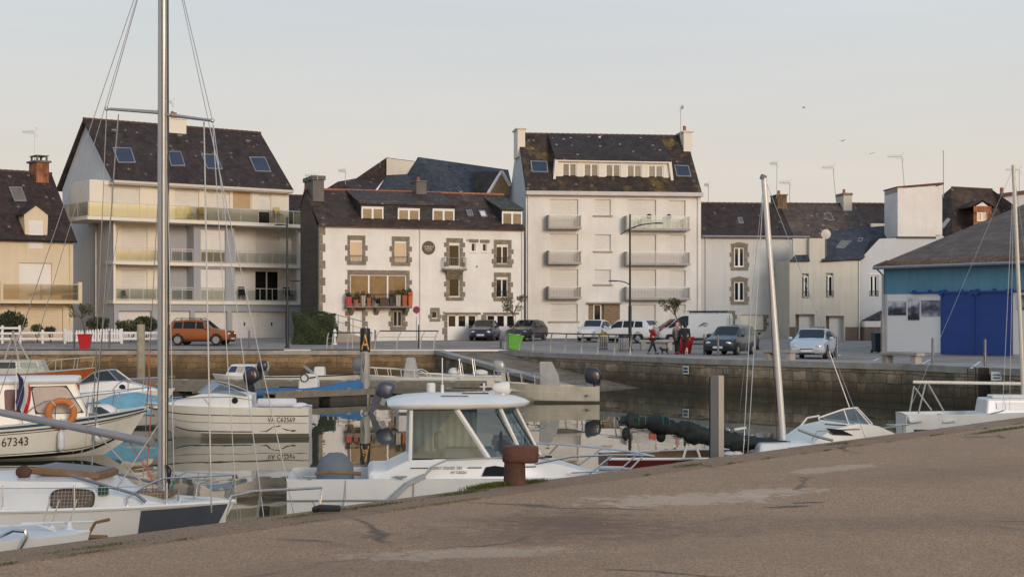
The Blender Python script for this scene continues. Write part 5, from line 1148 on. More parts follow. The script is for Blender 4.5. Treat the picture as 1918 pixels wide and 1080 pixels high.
# corrugation on the eave edge
mb = MB()
for i in range(60): x = -.3 + i * .27; mb.tube([(x, -.44, ze - .12), (x, .6, ze - .12 + 1.04 * (zr - ze + .12) / (D + .4))], .045, 5)
mb.build('roof_corrugation', M_FIBRO, rf)
def photo(px0, py0, px1, py1, seed, label, kindm):
    r_ = b.rect(px0, py0, px1, py1, -.06); M = Matrix.Translation(b.O) @ Matrix.Rotation(b.th, 4, 'Z'); mb = MB(); u0, u1, z0, z1 = r_
    t = thing('poster', label, 'poster', M @ Vector(((u0 + u1) / 2, -.07, (z0 + z1) / 2)), b.th, 'photo posters on the shed'); w_, h_ = (u1 - u0) / 2, (z1 - z0) / 2
    m = bpy.data.materials.new('poster_print'); m.use_nodes = True; n = m.node_tree; bs = n.nodes['Principled BSDF']; bs.inputs['Roughness'].default_value = .5
    tcn = n.nodes.new('ShaderNodeTexCoord'); no = n.nodes.new('ShaderNodeTexNoise'); no.inputs['Scale'].default_value = 1.5 if kindm != 1 else 2.4; no.inputs['Detail'].default_value = 7; mpn = n.nodes.new('ShaderNodeMapping'); mpn.inputs['Location'].default_value = (seed, seed * 2, seed); mpn.inputs['Scale'].default_value = (1, 1, 1.7)
    n.links.new(tcn.outputs['Object'], mpn.inputs[0]); n.links.new(mpn.outputs[0], no.inputs['Vector']); spn = n.nodes.new('ShaderNodeSeparateXYZ'); n.links.new(tcn.outputs['Object'], spn.inputs[0])
    gr = n.nodes.new('ShaderNodeMath'); gr.operation = 'MULTIPLY_ADD'; gr.inputs[1].default_value = .30 / h_ if kindm != 2 else -.05; n.links.new(spn.outputs[2], gr.inputs[0]); n.links.new(no.outputs[0], gr.inputs[2])
    rpn = n.nodes.new('ShaderNodeValToRGB'); rpn.color_ramp.elements[0].position = .32; rpn.color_ramp.elements[0].color = (.02, .02, .035, 1); rpn.color_ramp.elements[1].position = .74; rpn.color_ramp.elements[1].color = (.62, .63, .68, 1)
    e_ = rpn.color_ramp.elements.new(.5); e_.color = (.16, .17, .23, 1)
    n.links.new(gr.outputs[0], rpn.inputs[0]); n.links.new(rpn.outputs[0], bs.inputs['Base Color'])
    mb.box(-w_, w_, -.012, .012, -h_, h_); mb.build('print', m, t)
photo(1664, 563, 1697, 590, 1.3, 'left black and white poster with a misty river view on the pale shed wall', 0); photo(1701, 556, 1722, 599, 4.1, 'narrow upright black and white poster between two wide ones on the shed', 1); photo(1726, 562, 1761, 592, 7.7, 'wide black and white poster next to the blue gate', 2); photo(1905, 552, 1930, 580, 9.2, 'poster partly hidden by the mast right of the blue gate', 2)
t = thing('wheelie_bin', 'dark green wheelie bin at the corner of the blue shed', 'bin', P(1643, 660, 88.5) * 1, R(10)); t.location.z = gz(88.5); mb = MB()
mb.loft([[(sx_ * .25 * s_, sy * .28 * s_, z_) for sx_, sy in ((-1, -1), (1, -1), (1, 1), (-1, 1))] for s_, z_ in ((.8, .06), (1.0, 1.0), (1.08, 1.0), (1.08, 1.04))]); M_BING = mat('bin_green', (.03, .05, .05), .5); mb.build('body', M_BING, t); mb = MB(); mb.prism([(-.32, 1.045), (.33, 1.06), (.33, 1.10), (0, 1.16), (-.32, 1.1)], -.29, .29, 'x'); mb.build('lid', M_BING, t)
for x in (-.2, .2): mb = MB(); mb.lathe([(.1, -.03), (.1, .03)], 12, (x, .28, .1), 'x'); mb.build('wheel', M_BLACK, t)
# ================================================================== STREET FURNITURE
def at(px, Y, dz=0.0): return Vector((XA(px, Y), Y, gz(Y) + dz))
def lamp_post(px, Y, ytop, arms, label):
    t = thing('street_lamp', label, 'street lamp', at(px, Y)); h = P(px, ytop, Y).z - gz(Y); s = Y / FPX
    mb = MB(); mb.tube([(0, 0, 0), (0, 0, 2.6), (0, 0, 2.62), (0, 0, h)], [.10, .10, .065, .05], 10); mb.lathe([(.17, 0), (.15, .08), (.10, .12)], 12); mb.build('pole', M_DARK, t, smooth=True)
    for pts, hx in arms:
        q = [Vector(((x - px) * s, 0, P(px, y, Y).z - gz(Y))) for x, y in pts]; mb = MB(); mb.tube(q, .032, 7); ar = mb.build('arm', M_DARK, t, smooth=True)
        e = q[-1]; sg = 1 if hx > 0 else -1; mb = MB(); mb.loft([[(e.x + sg * f * .62, yy * w_, e.z + zz) for yy, zz in ((-1, 0), (-.6, .05 * w_ * 6), (.6, .05 * w_ * 6), (1, 0), (.7, -.03), (-.7, -.03))] for f, w_ in ((0, .05), (.25, .13), (.7, .15), (1, .06))]); mb.build('lamp_head', M_DARK, t, smooth=True)
lamp_post(538, 97, 407, [([(538, 425), (534, 421)], -1), ([(538, 522), (543, 526)], 1)], 'black street lamp with two short heads in front of the left apartment block')
lamp_post(1180, 92.5, 401, [([(1162, 439), (1180, 428), (1200, 421), (1222, 418)], 1), ([(1180, 533), (1170, 528), (1160, 526)], -1)], 'black street lamp with curved arms before the shuttered apartment house')
# slim steel bollards
mb = MB(); mb.lathe([(.045, 0), (.045, .92), (.035, .96), (.01, .975)], 10); po = tag(mb.build('bollard', mat('bollard_grey', (.16, .16, .165), .5, .5, .1, 4), None, smooth=True), None, 'bollard', 'slim grey bollards along the quay')
BL = [(139, 96.6, 'slim grey bollard just left of the red tree pot'), (205, 96.6, 'slim grey bollard right of the red tree pot'), (467, 97, 'slim grey bollard between the orange car and the left street lamp'), (703, 97.5, 'slim grey bollard behind the handrail right of the lettered pile'), (938, 97, 'slim grey bollard left of the green planter'), (1128, 99, 'slim grey bollard behind the yellow lidded bin'), (1319, 84.5, 'left one of two bollards beside the front of the dark hatchback'), (1328, 86.5, 'right one of two bollards beside the front of the dark hatchback'), (1345, 80.5, 'grey bollard standing before the bumper of the dark hatchback'), (1414, 77, 'grey bollard between the dark hatchback and the leaning mast'), (1568, 72.5, 'grey bollard right of the pale silver car'), (1747, 66.5, 'grey bollard in front of the left edge of the blue gate'), (1845, 62, 'grey bollard in front of the right half of the blue gate')]
for i, (px, Y, lb) in enumerate(BL):
    o = po if i == 0 else po.copy()
    if i: col.objects.link(o)
    o.location = at(px, Y); o['label'] = lb; o.scale = (1.25, 1.25, 1.12)
def curved_rail(pts, label, ends=True, h=1.08, lean=.22, low=True):
    t = thing('guard_rail', label, 'railing', (pts[0][0], pts[0][1], 0), 0, 'guard rails on the far quay'); o = Vector((pts[0][0], pts[0][1], 0)); top = []
    for i, (x, y) in enumerate(pts):
        b = Vector((x, y, gz(y))) - o; d = Vector((pts[min(i + 1, len(pts) - 1)][0] - pts[max(i - 1, 0)][0], pts[min(i + 1, len(pts) - 1)][1] - pts[max(i - 1, 0)][1], 0)).normalized() * lean
        c = b + d + Vector((0, 0, h)); top.append(c); mb = MB(); mb.loft([[p + s for s in (Vector((-.035, -.02, 0)), Vector((.035, -.02, 0)), Vector((.035, .02, 0)), Vector((-.035, .02, 0)))] for p in (b, b + d * .12 + Vector((0, 0, h * .4)), b + d * .45 + Vector((0, 0, h * .75)), c)]); mb.build('rail_post', M_STEEL, t)
    mb = MB(); mb.tube(top, .035, 7); mb.build('top_rail', M_DARK, t, smooth=True)
    if low:
        for f in (.38, .66): mb = MB(); mb.tube([Vector((c.x - (1 - f) * .1, c.y, c.z - h * (1 - f))) for c in top], .012, 5); mb.build('cable', M_STEEL, t)
er = inland(RIGHT, .35)
def epos(px):
    for (a, b_), (c, d) in zip(er, er[1:]):
        for k in range(100):
            x = a + (c - a) * k / 100; y = b_ + (d - b_) * k / 100
            if CX + FPX * x / y >= px: return (x, y)
curved_rail([epos(px) for px in (946, 972, 998, 1030, 1058, 1088, 1118, 1150, 1180)], 'long guard rail with curved posts on top of the slipway wall')
curved_rail([(XA(px, 95.3), 95.3) for px in (702, 743, 787, 812)], 'short guard rail ending above the head of the slipway', lean=.3)
curved_rail([(XA(px, 95.3), 95.3) for px in (612, 622, 651, 660, 693)], 'low guard rail between the hedge and the lettered pile', h=.98, lean=.12)
def planter(px, Y, wd, h, m, label, tree, tilt=0.0, seed=1, ch=2.6, cr=.75, cx=0.0):
    t = thing('planter', label, 'planter', at(px, Y), 0, 'tapered planters on the far quay', rot=(0, R(tilt), R(8))); k = MB()
    secs = [[(sx_ * wd * s_ / 2, sy * wd * s_ / 2, z_) for sx_, sy in ((-1, -1), (1, -1), (1, 1), (-1, 1))] for s_, z_ in ((.68, 0), (.98, h * .93), (1.05, h * .94), (1.05, h))]; k.loft(secs, caps=False); k.poly(secs[0]); k.loft([secs[-1], [(x * .9, y * .9, z) for x, y, z in secs[-1]], [(x * .86, y * .86, z - .1) for x, y, z in secs[-1]]]); k.build('pot', m, t, bevel=.01)
    if tree:
        q = random.Random(seed); tr = thing('potted_tree', tree, 'tree', at(px, Y, h - .1), 0, 'small trees in planters'); mb = MB(); top = Vector((cx, 0, ch - h)); lim = []
        mb.tube([(0, 0, 0), (cx * .3 + .05, .02, (ch - h) * .35), (cx * .8, .03, (ch - h) * .68)], [.05, .04, .03], 7); fk = Vector((cx * .8, .03, (ch - h) * .68))
        for i in range(9):
            a = q.uniform(0, 6.28); e = top + Vector((math.cos(a) * cr * q.uniform(.3, .95), math.sin(a) * cr * .8, q.uniform(-.35, .5) * cr)); mb.tube([fk, fk.lerp(e, .5) + Vector((0, 0, .08)), e], [.026, .018, .008], 5); lim.append(e)
        mb.build('trunk', M_BARK, tr); mb = MB()
        for e in lim: leaves(mb, e, (cr * .33, cr * .33, cr * .27), 70, .055, q.randint(0, 9999))
        mb.build('crown', M_LEAF2, tr, recalc=False)
M_LIME = mat('planter_lime', (.11, .40, .03), .45, 0, .06, 3)
planter(159, 95.9, .80, .88, M_RED, 'red tapered planter standing before the white picket fence', 'small windblown tree growing in the red planter on the left', 0, 3, 2.35, .72, -.25)
planter(961, 95.2, .92, .88, M_LIME, 'bright green planter leaning at the head of the slipway', 'small sparse tree rising from the green planter', 9, 5, 2.75, .85, 0)
planter(1280, 87.2, .95, .92, M_RED, 'red planter half hidden behind the two people in coats', 'small olive coloured tree behind the people in coats', 0, 9, 2.75, .7, -.55)
def litter(px, Y, lidm, label):
    t = thing('litter_bin', label, 'bin', at(px, Y), 0, 'litter bins by the lamp post'); mb = MB(); mb.lathe([(.24, .05), (.27, .1), (.27, .78), (.24, .80)], 16); mb.build('body', M_CHIMG if lidm is M_YEL else mat('bin_steel', (.20, .21, .23), .45, .4, .1, 3), t, smooth=True)
    mb = MB(); mb.lathe([(.29, .80), (.30, .84), (.28, .95), (.18, 1.0), (.02, 1.01)], 16); mb.build('lid', lidm, t, smooth=True)
    mb = MB()
    for i in range(12): a = i * math.pi / 6; mb.tube([(.275 * math.cos(a), .275 * math.sin(a), .1), (.275 * math.cos(a), .275 * math.sin(a), .78)], .016, 5)
    mb.build('slats', M_STEEL, t)
litter(1130, 93.2, M_YEL, 'grey litter bin with yellow lid behind the guard rail'); litter(1168, 91.2, mat('lid_navy', (.02, .025, .07), .5), 'grey litter bin with dark blue lid beside the street lamp')
def bench(px0, px1, Y, ytop, label, rz=0.0, legs=2, m=M_cope):
    c = at((px0 + px1) / 2, Y); wd = (px1 - px0) / FPX * Y; h = P(0, ytop, Y).z - c.z; t = thing('stone_bench', label, 'bench', c, rz, 'stone benches on the far quay'); mb = MB(); mb.box(-wd / 2, wd / 2, -.25, .25, h - .13, h); mb.build('seat', m, t, bevel=.015)
    for s_ in (-1, 1): mb = MB(); mb.box(s_ * wd * .38 - .14, s_ * wd * .38 + .14, -.2, .2, 0, h - .132); mb.build('leg', m, t, bevel=.015)
bench(1196, 1262, 93.5, 636, 'pale stone bench behind the person in the red jacket', .1); bench(1428, 1492, 71.8, 655, 'long stone bench between the leaning mast and the pale silver car', -.75)
bench(1644, 1734, 66.3, 660, 'long stone bench in front of the poster panel of the shed', -.95)
# no parking sign
t = thing('no_parking_sign', 'round red and blue no parking sign on a thin pole', 'sign', at(780, 106)); s = 106 / FPX; zt = P(0, 580, 106).z - gz(106); mb = MB(); mb.tube([(0, 0, 0), (0, 0, zt + .1)], .03, 7); mb.build('pole', M_STEEL, t)
mb = MB(); mb.lathe([(.24, -.05), (.24, -.03)], 24, (0, 0, zt), 'y'); mb.build('sign_disc', mat('sign_red', (.42, .02, .03), .4), t); mb = MB(); mb.lathe([(.165, -.056), (.165, -.051)], 24, (0, 0, zt), 'y'); mb.build('sign_centre', mat('sign_blue', (.07, .04, .16), .4), t); mb = MB(); mb.box(-.17, .17, -.05, -.03, zt - .45, zt - .3); mb.build('sub_plate', M_FRAME, t)
mb = MB(); mb.obox((0, -.06, zt), (.40, .006, .04), (0, R(45), 0)); mb.build('sign_bar', mat('sign_red', (.42, .02, .03), .4), t)
mb = MB(); mb.tube([at(784, 96), P(784, 608, 96)], [.04, .035], 8); tag(mb.build('thin_post', M_DARK), 'thin dark post rising above the short guard rail', 'post')
# white fences on the left
M_FENCE = mat('fence_white', (.74, .74, .74), .6, 0, .05, 4)
def fence(px0, px1, Y, label, rails, ytop, posts, pick=0, name='rail_fence'):
    x0, x1 = XA(px0, Y), XA(px1, Y); g0 = gz(Y); t = thing(name, label, 'fence', (x0, Y, g0), 0, 'white fences on the left'); wd = x1 - x0; hh = P(0, ytop, Y).z - g0
    for i in range(posts): x = wd * i / max(1, posts - 1); mb = MB(); mb.box(x - .07, x + .07, -.06, .06, -.1, hh); mb.build('fence_post', M_FENCE, t, bevel=.01)
    for y in rails: z = P(0, y, Y).z - g0; mb = MB(); mb.box(0, wd, -.09, -.061, z - .07, z + .07); mb.build('rail', M_FENCE, t)
    if pick:
        mb = MB()
        for i in range(pick): x = wd * (i + .5) / pick; w_ = wd / pick * .34; dp = .05 * math.sin(i * math.pi / (pick / 2)); mb.prism([(x - w_, .12), (x + w_, .12), (x + w_, hh - .12 - dp), (x, hh - .03 - dp), (x - w_, hh - .12 - dp)], -.13, -.10, 'y')
        o = mb.build('pickets', M_FENCE, t)
fence(-60, 37, 104.5, 'tall white three rail fence at the left border', (614, 624, 634), 609, 4); fence(38, 122, 104.4, 'low white two rail fence left of the picket gate', (623, 634), 617, 3); fence(228, 300, 104.4, 'low white two rail fence right of the picket gate', (623, 634), 619, 2)
fence(122, 228, 104.2, 'white picket gate section with pointed boards behind the red planter', (624, 636), 615, 2, 21, 'picket_fence')
def bush(px, py, Y, rx, rz_, label, m, n=900, sz=.07, seed=1, cat='bush', name='bush', grp=None, ry=None):
    c = P(px, py, Y); t = thing(name, label, cat, (c.x, c.y, gz(Y)), 0, grp); q = random.Random(seed); mb = MB(); z = c.z - gz(Y)
    for i in range(7): a = q.uniform(0, 6.3); mb.tube([(0, 0, 0), (math.cos(a) * rx * .3, math.sin(a) * rx * .3, z * .6), (math.cos(a) * rx * .6, math.sin(a) * rx * .6, z + rz_ * .3)], [.03, .02, .008], 5)
    mb.build('stem', M_BARK, t); mb = MB(); leaves(mb, (0, 0, z), (rx, ry or rx * .8, rz_), n, sz, seed)
    for i in range(8): leaves(mb, (q.uniform(-.7, .7) * rx, q.uniform(-.6, .3) * rx, z + q.uniform(-.5, .6) * rz_), (rx * .4, rx * .4, rz_ * .45), n // 7, sz, seed + i)
    mb.build('foliage', m, t, recalc=False)
bush(22, 603, 106, 1.05, .75, 'large dark bush behind the tall fence at the left border', M_LEAF, 1500, .08, 2); bush(183, 606, 107, .8, .5, 'round dark clipped bush behind the picket gate', M_LEAF, 1300, .05, 3)
bush(245, 611, 107, 1.0, .45, 'loose brownish shrub in front of the apartment garages', M_LEAF2, 900, .08, 4); bush(275, 607, 108, .75, .55, 'dark shrub beside the mast at the apartment garages', M_LEAF, 900, .08, 5); bush(70, 616, 106, .45, .35, 'small flowering shrub behind the low fence', M_LEAF2, 350, .06, 6); bush(95, 618, 106, .4, .28, 'low shrub near the picket gate', M_LEAF, 300, .06, 7)
# hedge: box of leaves
c = at(590, 103.5); t = thing('hedge', 'tall dark clipped hedge in front of the slate hung gable', 'hedge', c); mb = MB(); q = random.Random(11); wd, dp, hh = 1.3, .8, 1.95
for x in (-.9, -.3, .3, .9): mb.tube([(x, 0, 0), (x + .1, 0, hh * .8)], [.05, .02], 6)
mb.build('stem', M_BARK, t); mb = MB(); mb.loft([[(sx_ * wd * s_, sy * dp * s_, z_) for sx_, sy in ((-1, -1), (1, -1), (1, 1), (-1, 1))] for s_, z_ in ((.86, .05), (.9, hh * .9), (.75, hh * .94))])
for _ in range(9000):
    f = q.random(); x, y, z = q.uniform(-1, 1), q.uniform(-1, 1), q.uniform(0, 1)
    if f < .5: y = -1
    elif f < .75: x = q.choice((-1, 1))
    else: z = 1
    nz = .09 * math.sin(x * 5 + z * 7) + q.uniform(-.06, .06); p = Vector((x * (wd + nz), y * (dp + nz), z * (hh + nz) + .02)); s_ = q.uniform(.025, .055); M = Euler((q.uniform(0, 6), q.uniform(0, 6), q.uniform(0, 6))).to_matrix(); mb.add([p + M @ Vector(v) for v in ((-s_, 0, 0), (0, -s_ * .6, 0), (s_, 0, 0), (0, s_ * .6, 0))], [(0, 1, 2, 3)])
mb.build('foliage', mat('leaf_hedge', (.045, .066, .026), .75, 0, .5, 5), t, recalc=False)
mb = MB(); mb.lathe([(.16, 0), (.14, .1), (.07, .15), (.07, .5), (.15, .55), (.10, .75), (.12, .85), (.05, 1.0)], 12); o = tag(mb.build('garden_statue', M_FENCE, None, smooth=True), 'small white garden ornament at the right end of the hedge', 'ornament'); o.location = at(627, 102.4)
# flat items on the quay walls
def wall_sign(px, py, X, Y, w_, h_, label, m, lines):
    t = thing('wall_sign', label, 'sign', (X, Y, P(px, py, Y).z), -R(58)); mb = MB(); mb.box(-w_, w_, -.03, .0, -h_, h_); mb.build('plate', m, t, bevel=.005); mb = MB()
    for z_, f, hh in lines: mb.box(-w_ * f, w_ * f, -.034, -.031, z_ - hh, z_ + hh)
    mb.build('lettering', M_BLUEP, t)
def wpos(px):
    for (a, b_), (c, d) in zip(RIGHT, RIGHT[1:]):
        for k in range(200):
            x = a + (c - a) * k / 200; y = b_ + (d - b_) * k / 200
            if CX + FPX * x / y >= px: return x - .06, y - .04
x, y = wpos(1287); wall_sign(1287, 692.5, x, y, .22, .20, 'small white and green notice fixed low on the grey quay wall', mat('sign_white', (.62, .66, .64), .6), [(.07, .7, .05), (-.08, .8, .05)])
x, y = wpos(1871); t = thing('wall_sign', 'white notice board with two lines fixed to the quay wall at the right', 'sign', (x - .05, y - .05, P(0, 704, y).z), -R(25)); mb = MB(); mb.box(-.20, .20, -.03, 0, -.17, .17); mb.build('plate', mat('sign_white', (.62, .66, .64), .6), t); mb = MB(); mb.box(-.13, .13, -.034, -.031, .03, .07); mb.box(-.12, .12, -.034, -.031, -.08, -.04); mb.build('lettering', M_BLUEP, t)
# painted letters on the wall stones
M_OLDP = mat('worn_white_paint', (.40, .375, .33), .9, 0, .25, 9); a = Vector((5.6, 81)); c = Vector((8.78, 75.0)); 
for ch_, px in zip('VITESSELA2NOEUDS', (1326, 1333, 1339, 1345, 1351, 1357, 1363, 1379, 1385, 1401, 1417, 1424, 1431, 1438, 1445, 1452)):
    x, y = wpos(px); j = next(i for i in range(len(RIGHT) - 1) if RIGHT[i][0] <= x + .06 <= RIGHT[i + 1][0]); d = Vector((RIGHT[j + 1][0] - RIGHT[j][0], RIGHT[j + 1][1] - RIGHT[j][1], 0)).normalized(); z = -.62
    nrm = Vector((d.y, -d.x, 0)); nrm = nrm if nrm.y < 0 else -nrm
    text('painted_letter', ch_, .40, frame(Vector((x + .06, y + .04, z)) + nrm * .012, d, (0, 0, 1)), M_OLDP, RW, .001, 'CENTER', .62)
# dark iron ladder recess at the right of the wall
x, y = wpos(1842); t = thing('wall_ladder', 'rusty iron ladder and fender beam on the right quay wall', 'ladder', (x - .05, y - .05, 0), -R(22)); M_RUST = mat('rust', (.085, .038, .024), .85, 0, .35, 6, .5, 30); mb = MB(); mb.box(-.10, .32, -.22, .05, -3.2, .02); mb.build('beam', mat('tarred_beam', (.035, .024, .018), .9, 0, .3, 3), t, bevel=.03); mb = MB()
for s_ in (-.5, -.2): mb.tube([(s_, -.08, -2.6), (s_, -.08, .0)], .025, 5)
for i in range(9): mb.tube([(-.5, -.08, -2.4 + .28 * i), (-.2, -.08, -2.4 + .28 * i)], .018, 5)
mb.build('rungs', M_RUST, t)
# mooring bollard on the near quay
p = onz(972, 908, 0); s = p.y / FPX; t = thing('mooring_bollard', 'rusty brown steel mooring bollard with a thick offset head on the near quay', 'bollard', p, R(0)); h = 74 * s; mb = MB()
mb.lathe([(.125, -.02), (.122, .02), (.115, h * .55), (.118, h * .62)], 24, (-8 * s, 0, 0)); mb.build('post', M_RUST, t, smooth=True); w_ = 35 * s
mb = MB(); x0, x1, r_ = -31 * s, 37 * s, .125; oc = []
for (x, cy) in ((x0 + r_ * .95, 0), (x1 - r_ * .7, 0)): pass
pl = [(x0 + r_ + r_ * 1.02 * math.cos(a), r_ * 1.02 * math.sin(a)) for a in [math.pi / 2 + math.pi * i / 12 for i in range(13)]] + [(x1 - r_ * .55 + r_ * .55 * math.cos(a), r_ * .9 * math.sin(a)) for a in [-math.pi / 2 + math.pi * i / 12 for i in range(13)]]
mb.loft([[(x * k + (1 - k) * 3 * s, y * k, z) for x, y in pl] for k, z in ((.88, h * .57), (.98, h * .60), (1.0, h * .66), (1.0, h * .93), (.96, h * .985), (.86, h * 1.0))]); mb.build('head', mat('rust_red', (.095, .036, .024), .72, 0, .3, 5, .4, 40), t, smooth=True, ang=50)
# ================================================================== VEHICLES
HATCH = [(-.50, .30, .50, .56, .80, .62), (-.488, .20, .56, .66, .92, .70), (-.45, .15, .62, .76, .98, .72), (-.37, .13, .64, .955, 1.0, .70), (-.12, .12, .635, 1.0, 1.0, .73), (.07, .12, .62, .975, 1.0, .72), (.26, .13, .60, .655, 1.0, .80), (.37, .14, .565, .60, .985, .80), (.455, .16, .49, .53, .93, .74), (.492, .20, .40, .43, .80, .64), (.50, .28, .37, .385, .70, .56)]
SUV = [(-.50, .30, .48, .54, .84, .66), (-.49, .22, .56, .64, .95, .74), (-.47, .20, .60, .72, .98, .76), (-.40, .18, .62, .955, 1.0, .74), (-.12, .17, .61, 1.0, 1.0, .76), (.08, .17, .60, .975, 1.0, .75), (.24, .17, .585, .635, 1.0, .82), (.38, .18, .56, .60, .99, .84), (.465, .20, .50, .545, .95, .78), (.495, .24, .42, .45, .84, .68), (.50, .32, .39, .40, .74, .60)]
VAN = [(-.50, .22, .50, .93, .95, .84), (-.49, .16, .55, .985, 1.0, .88), (-.3, .15, .55, 1.0, 1.0, .90), (.10, .15, .55, 1.0, 1.0, .90), (.17, .15, .55, .975, 1.0, .87), (.36, .16, .50, .56, 1.0, .84), (.45, .17, .44, .475, .95, .78), (.492, .20, .36, .385, .84, .68), (.50, .28, .33, .345, .74, .6)]
M_TYRE = mat('tyre', (.015, .015, .016), .8, 0, .2, 6); M_RIM = mat('rim_alloy', (.38, .38, .39), .35, .7, .1, 6); M_CGLASS = mat('car_glass', (.010, .014, .016), .06, 0, .3, 1.2, spec=.4)
M_HL = mat('headlamp', (.62, .62, .60), .15, .3, .1, 9, spec=1); M_TL = mat('tail_lamp', (.36, .015, .02), .2, 0, .1, 9, spec=1); M_PLATE = mat('plate_white', (.62, .62, .60), .5)
def car(label, px, Y, rz, L, Wd, H, paint, tpl=HATCH, wheel_r=.30, group='parked cars', name='parked_car', cat='car', van=False, rack=False, z=None, win=None, rails=False):
    t = thing(name, label, cat, at(px, Y) if z is None else Vector((XA(px, Y), Y, z)), rz, group); hw = Wd / 2
    def st(f):
        for a, c in zip(tpl, tpl[1:]):
            if a[0] <= f <= c[0]: k = (f - a[0]) / (c[0] - a[0]); return [a[i] + (c[i] - a[i]) * k for i in range(6)]
    def sec(s_):
        f, zb, ze_, zt, w_, wt = s_; x = f * L; zb *= H; ze_ *= H; zt *= H; w_ *= hw; wt *= hw; zm = zb + (ze_ - zb) * .5
        h = [(0, zb), (w_ * .82, zb), (w_ * .97, zb + (ze_ - zb) * .18), (w_, zm), (w_ * .965, ze_), (wt, zt - (zt - ze_) * .07), (wt * .8, zt), (0, zt + .012)]
        return [(x, y, z_) for y, z_ in h] + [(x, -y, z_) for y, z_ in h[-2:0:-1]]
    fs = sorted({s_[0] for s_ in tpl} | {-.25, 0, .16, .32, .42}); mb = MB(); mb.loft([sec(st(f)) for f in fs]); mb.build('body', paint, t, smooth=True, ang=28)
    def side(f, v, s_):   # v 0 belt .. 1 roof edge
        q = st(f); ze_, zt = q[2] * H, q[3] * H; zt -= (zt - ze_) * .07; y = (q[4] * .965 + (q[5] - q[4] * .965) * v) * hw + .008; return Vector((f * L, y * s_, ze_ + (zt - ze_) * v))
    def top(f, v, off=.012): q = st(f); w_ = q[5] * .8 * hw * v if abs(v) < 1.25 else 0; return Vector((f * L, q[5] * hw * v, q[3] * H + off - (.0 if abs(v) < .8 else .02)))
    wr = win or ((.03, .30) if van else (-.37, .245)); f0, f1 = wr; tr_, tf = tpl[[s_[0] for s_ in tpl].index(next(s_[0] for s_ in tpl if s_[0] > (0 if van else -.2)))][0], 0
    fr = .07 if tpl is HATCH else .08 if tpl is SUV else .17; fb = .26 if tpl is HATCH else .24 if tpl is SUV else .36; rr = -.37 if tpl is HATCH else -.40; rb_ = -.45 if tpl is HATCH else -.47
    for s_ in (1, -1):
        segs = [(.05, fb - .02)] if van else [(rr + .02, -.235), (-.215, -.03), (-.01, fb - .025)]
        for a, c in segs:
            mb = MB(); n_ = 6; lo = [side(a + (c - a) * i / n_, .10, s_) for i in range(n_ + 1)]; up = [side(a + (c - a) * i / n_, .86, s_) for i in range(n_ + 1)]
            if not van and a == rr + .02: up[0] = up[0].lerp(up[1], .9)
            for i in range(n_): mb.quad(lo[i], lo[i + 1], up[i + 1], up[i])
            mb.build('side_window', M_CGLASS, t, recalc=False)
    mb = MB(); n_ = 6; fbk = fb - .015; rows_ = [[top(fr + .012 + (fbk - fr - .012) * j / 4, -.93 + 1.86 * i / n_) for i in range(n_ + 1)] for j in range(5)]
    for j in range(4):
        for i in range(n_): mb.quad(rows_[j][i], rows_[j][i + 1], rows_[j + 1][i + 1], rows_[j + 1][i])
    mb.build('windscreen', M_CGLASS, t, smooth=True, recalc=False)
    if not van:
        mb = MB(); rows_ = [[top(rb_ + .004 + (rr - rb_ - .012) * j / 2, -.88 + 1.76 * i / 4) + Vector((-.012, 0, 0)) for i in range(5)] for j in range(3)]
        for j in range(2):
            for i in range(4): mb.quad(rows_[j][i], rows_[j][i + 1], rows_[j + 1][i + 1], rows_[j + 1][i])
        mb.build('rear_window', M_CGLASS, t, smooth=True, recalc=False)
    else:
        for s_ in (-1, 1): mb = MB(); mb.box(-.5 * L - .012, -.5 * L - .0, s_ * .08 * hw, s_ * .74 * hw, .60 * H, .84 * H) ; mb.build('rear_door_panel', paint, t, bevel=.01)
        mb = MB(); mb.box(-.5 * L - .015, -.49 * L, -.01, .01, .2 * H, .95 * H); mb.build('door_seam', M_DARK, t)
    for s_ in (1, -1):
        for fx in (.305, -.30):
            w_ = MB(); yo = hw * .99; w_.lathe([(wheel_r * .62, -.12), (wheel_r * .97, -.11), (wheel_r, -.08), (wheel_r, .06), (wheel_r * .97, .09), (wheel_r * .66, .10)], 20, (fx * L, s_ * (yo - .10), wheel_r), 'y'); wo = w_.build('wheel', M_TYRE, t, smooth=True)
            w_ = MB(); w_.lathe([(wheel_r * .64, -.02), (wheel_r * .60, .0), (.04, .015), (.01, .02)], 16, (fx * L, s_ * (yo + (.0 if s_ > 0 else -.0)) - (.02 if s_ < 0 else 0), wheel_r), 'y'); w_.build('rim', M_RIM, wo)
            a_ = MB(); pl = [(fx * L + (wheel_r + .06) * math.cos(k * math.pi / 12), wheel_r + (wheel_r + .06) * math.sin(k * math.pi / 12)) for k in range(13)]; a_.prism([(x, max(z_, .16)) for x, z_ in pl], s_ * (yo - .06), s_ * (yo + .006), 'y'); a_.build('wheel_arch', M_BLACK, t)
        q = st(.465); e = MB(); e.ball((0, 0, 0), .22, .17, .085, 12, 7); hx = (.462 if not van else .47) * L; e.xform(Matrix.Translation((hx, s_ * q[4] * hw * .74, (q[1] + (q[2] - q[1]) * .80) * H)) @ Matrix.Rotation(-s_ * R(28), 4, 'Z') @ Matrix.Rotation(R(-12), 4, 'Y')); e.build('headlight', M_HL, t, smooth=True)
        q = st(-.49); e = MB(); e.ball((0, 0, 0), .07, .10, .16 if not van else .30, 10, 6); e.xform(Matrix.Translation((-.487 * L, s_ * q[4] * hw * .88, (.50 if not van else .46) * H))); e.build('tail_light', M_TL, t, smooth=True)
        e = MB(); q = st(fb - .06); e.ball(((fb - .06) * L, s_ * (hw + .09), q[2] * H + .09), .07, .11, .085, 8, 6); e.build('mirror', paint if not van else M_BLACK, t, smooth=True)
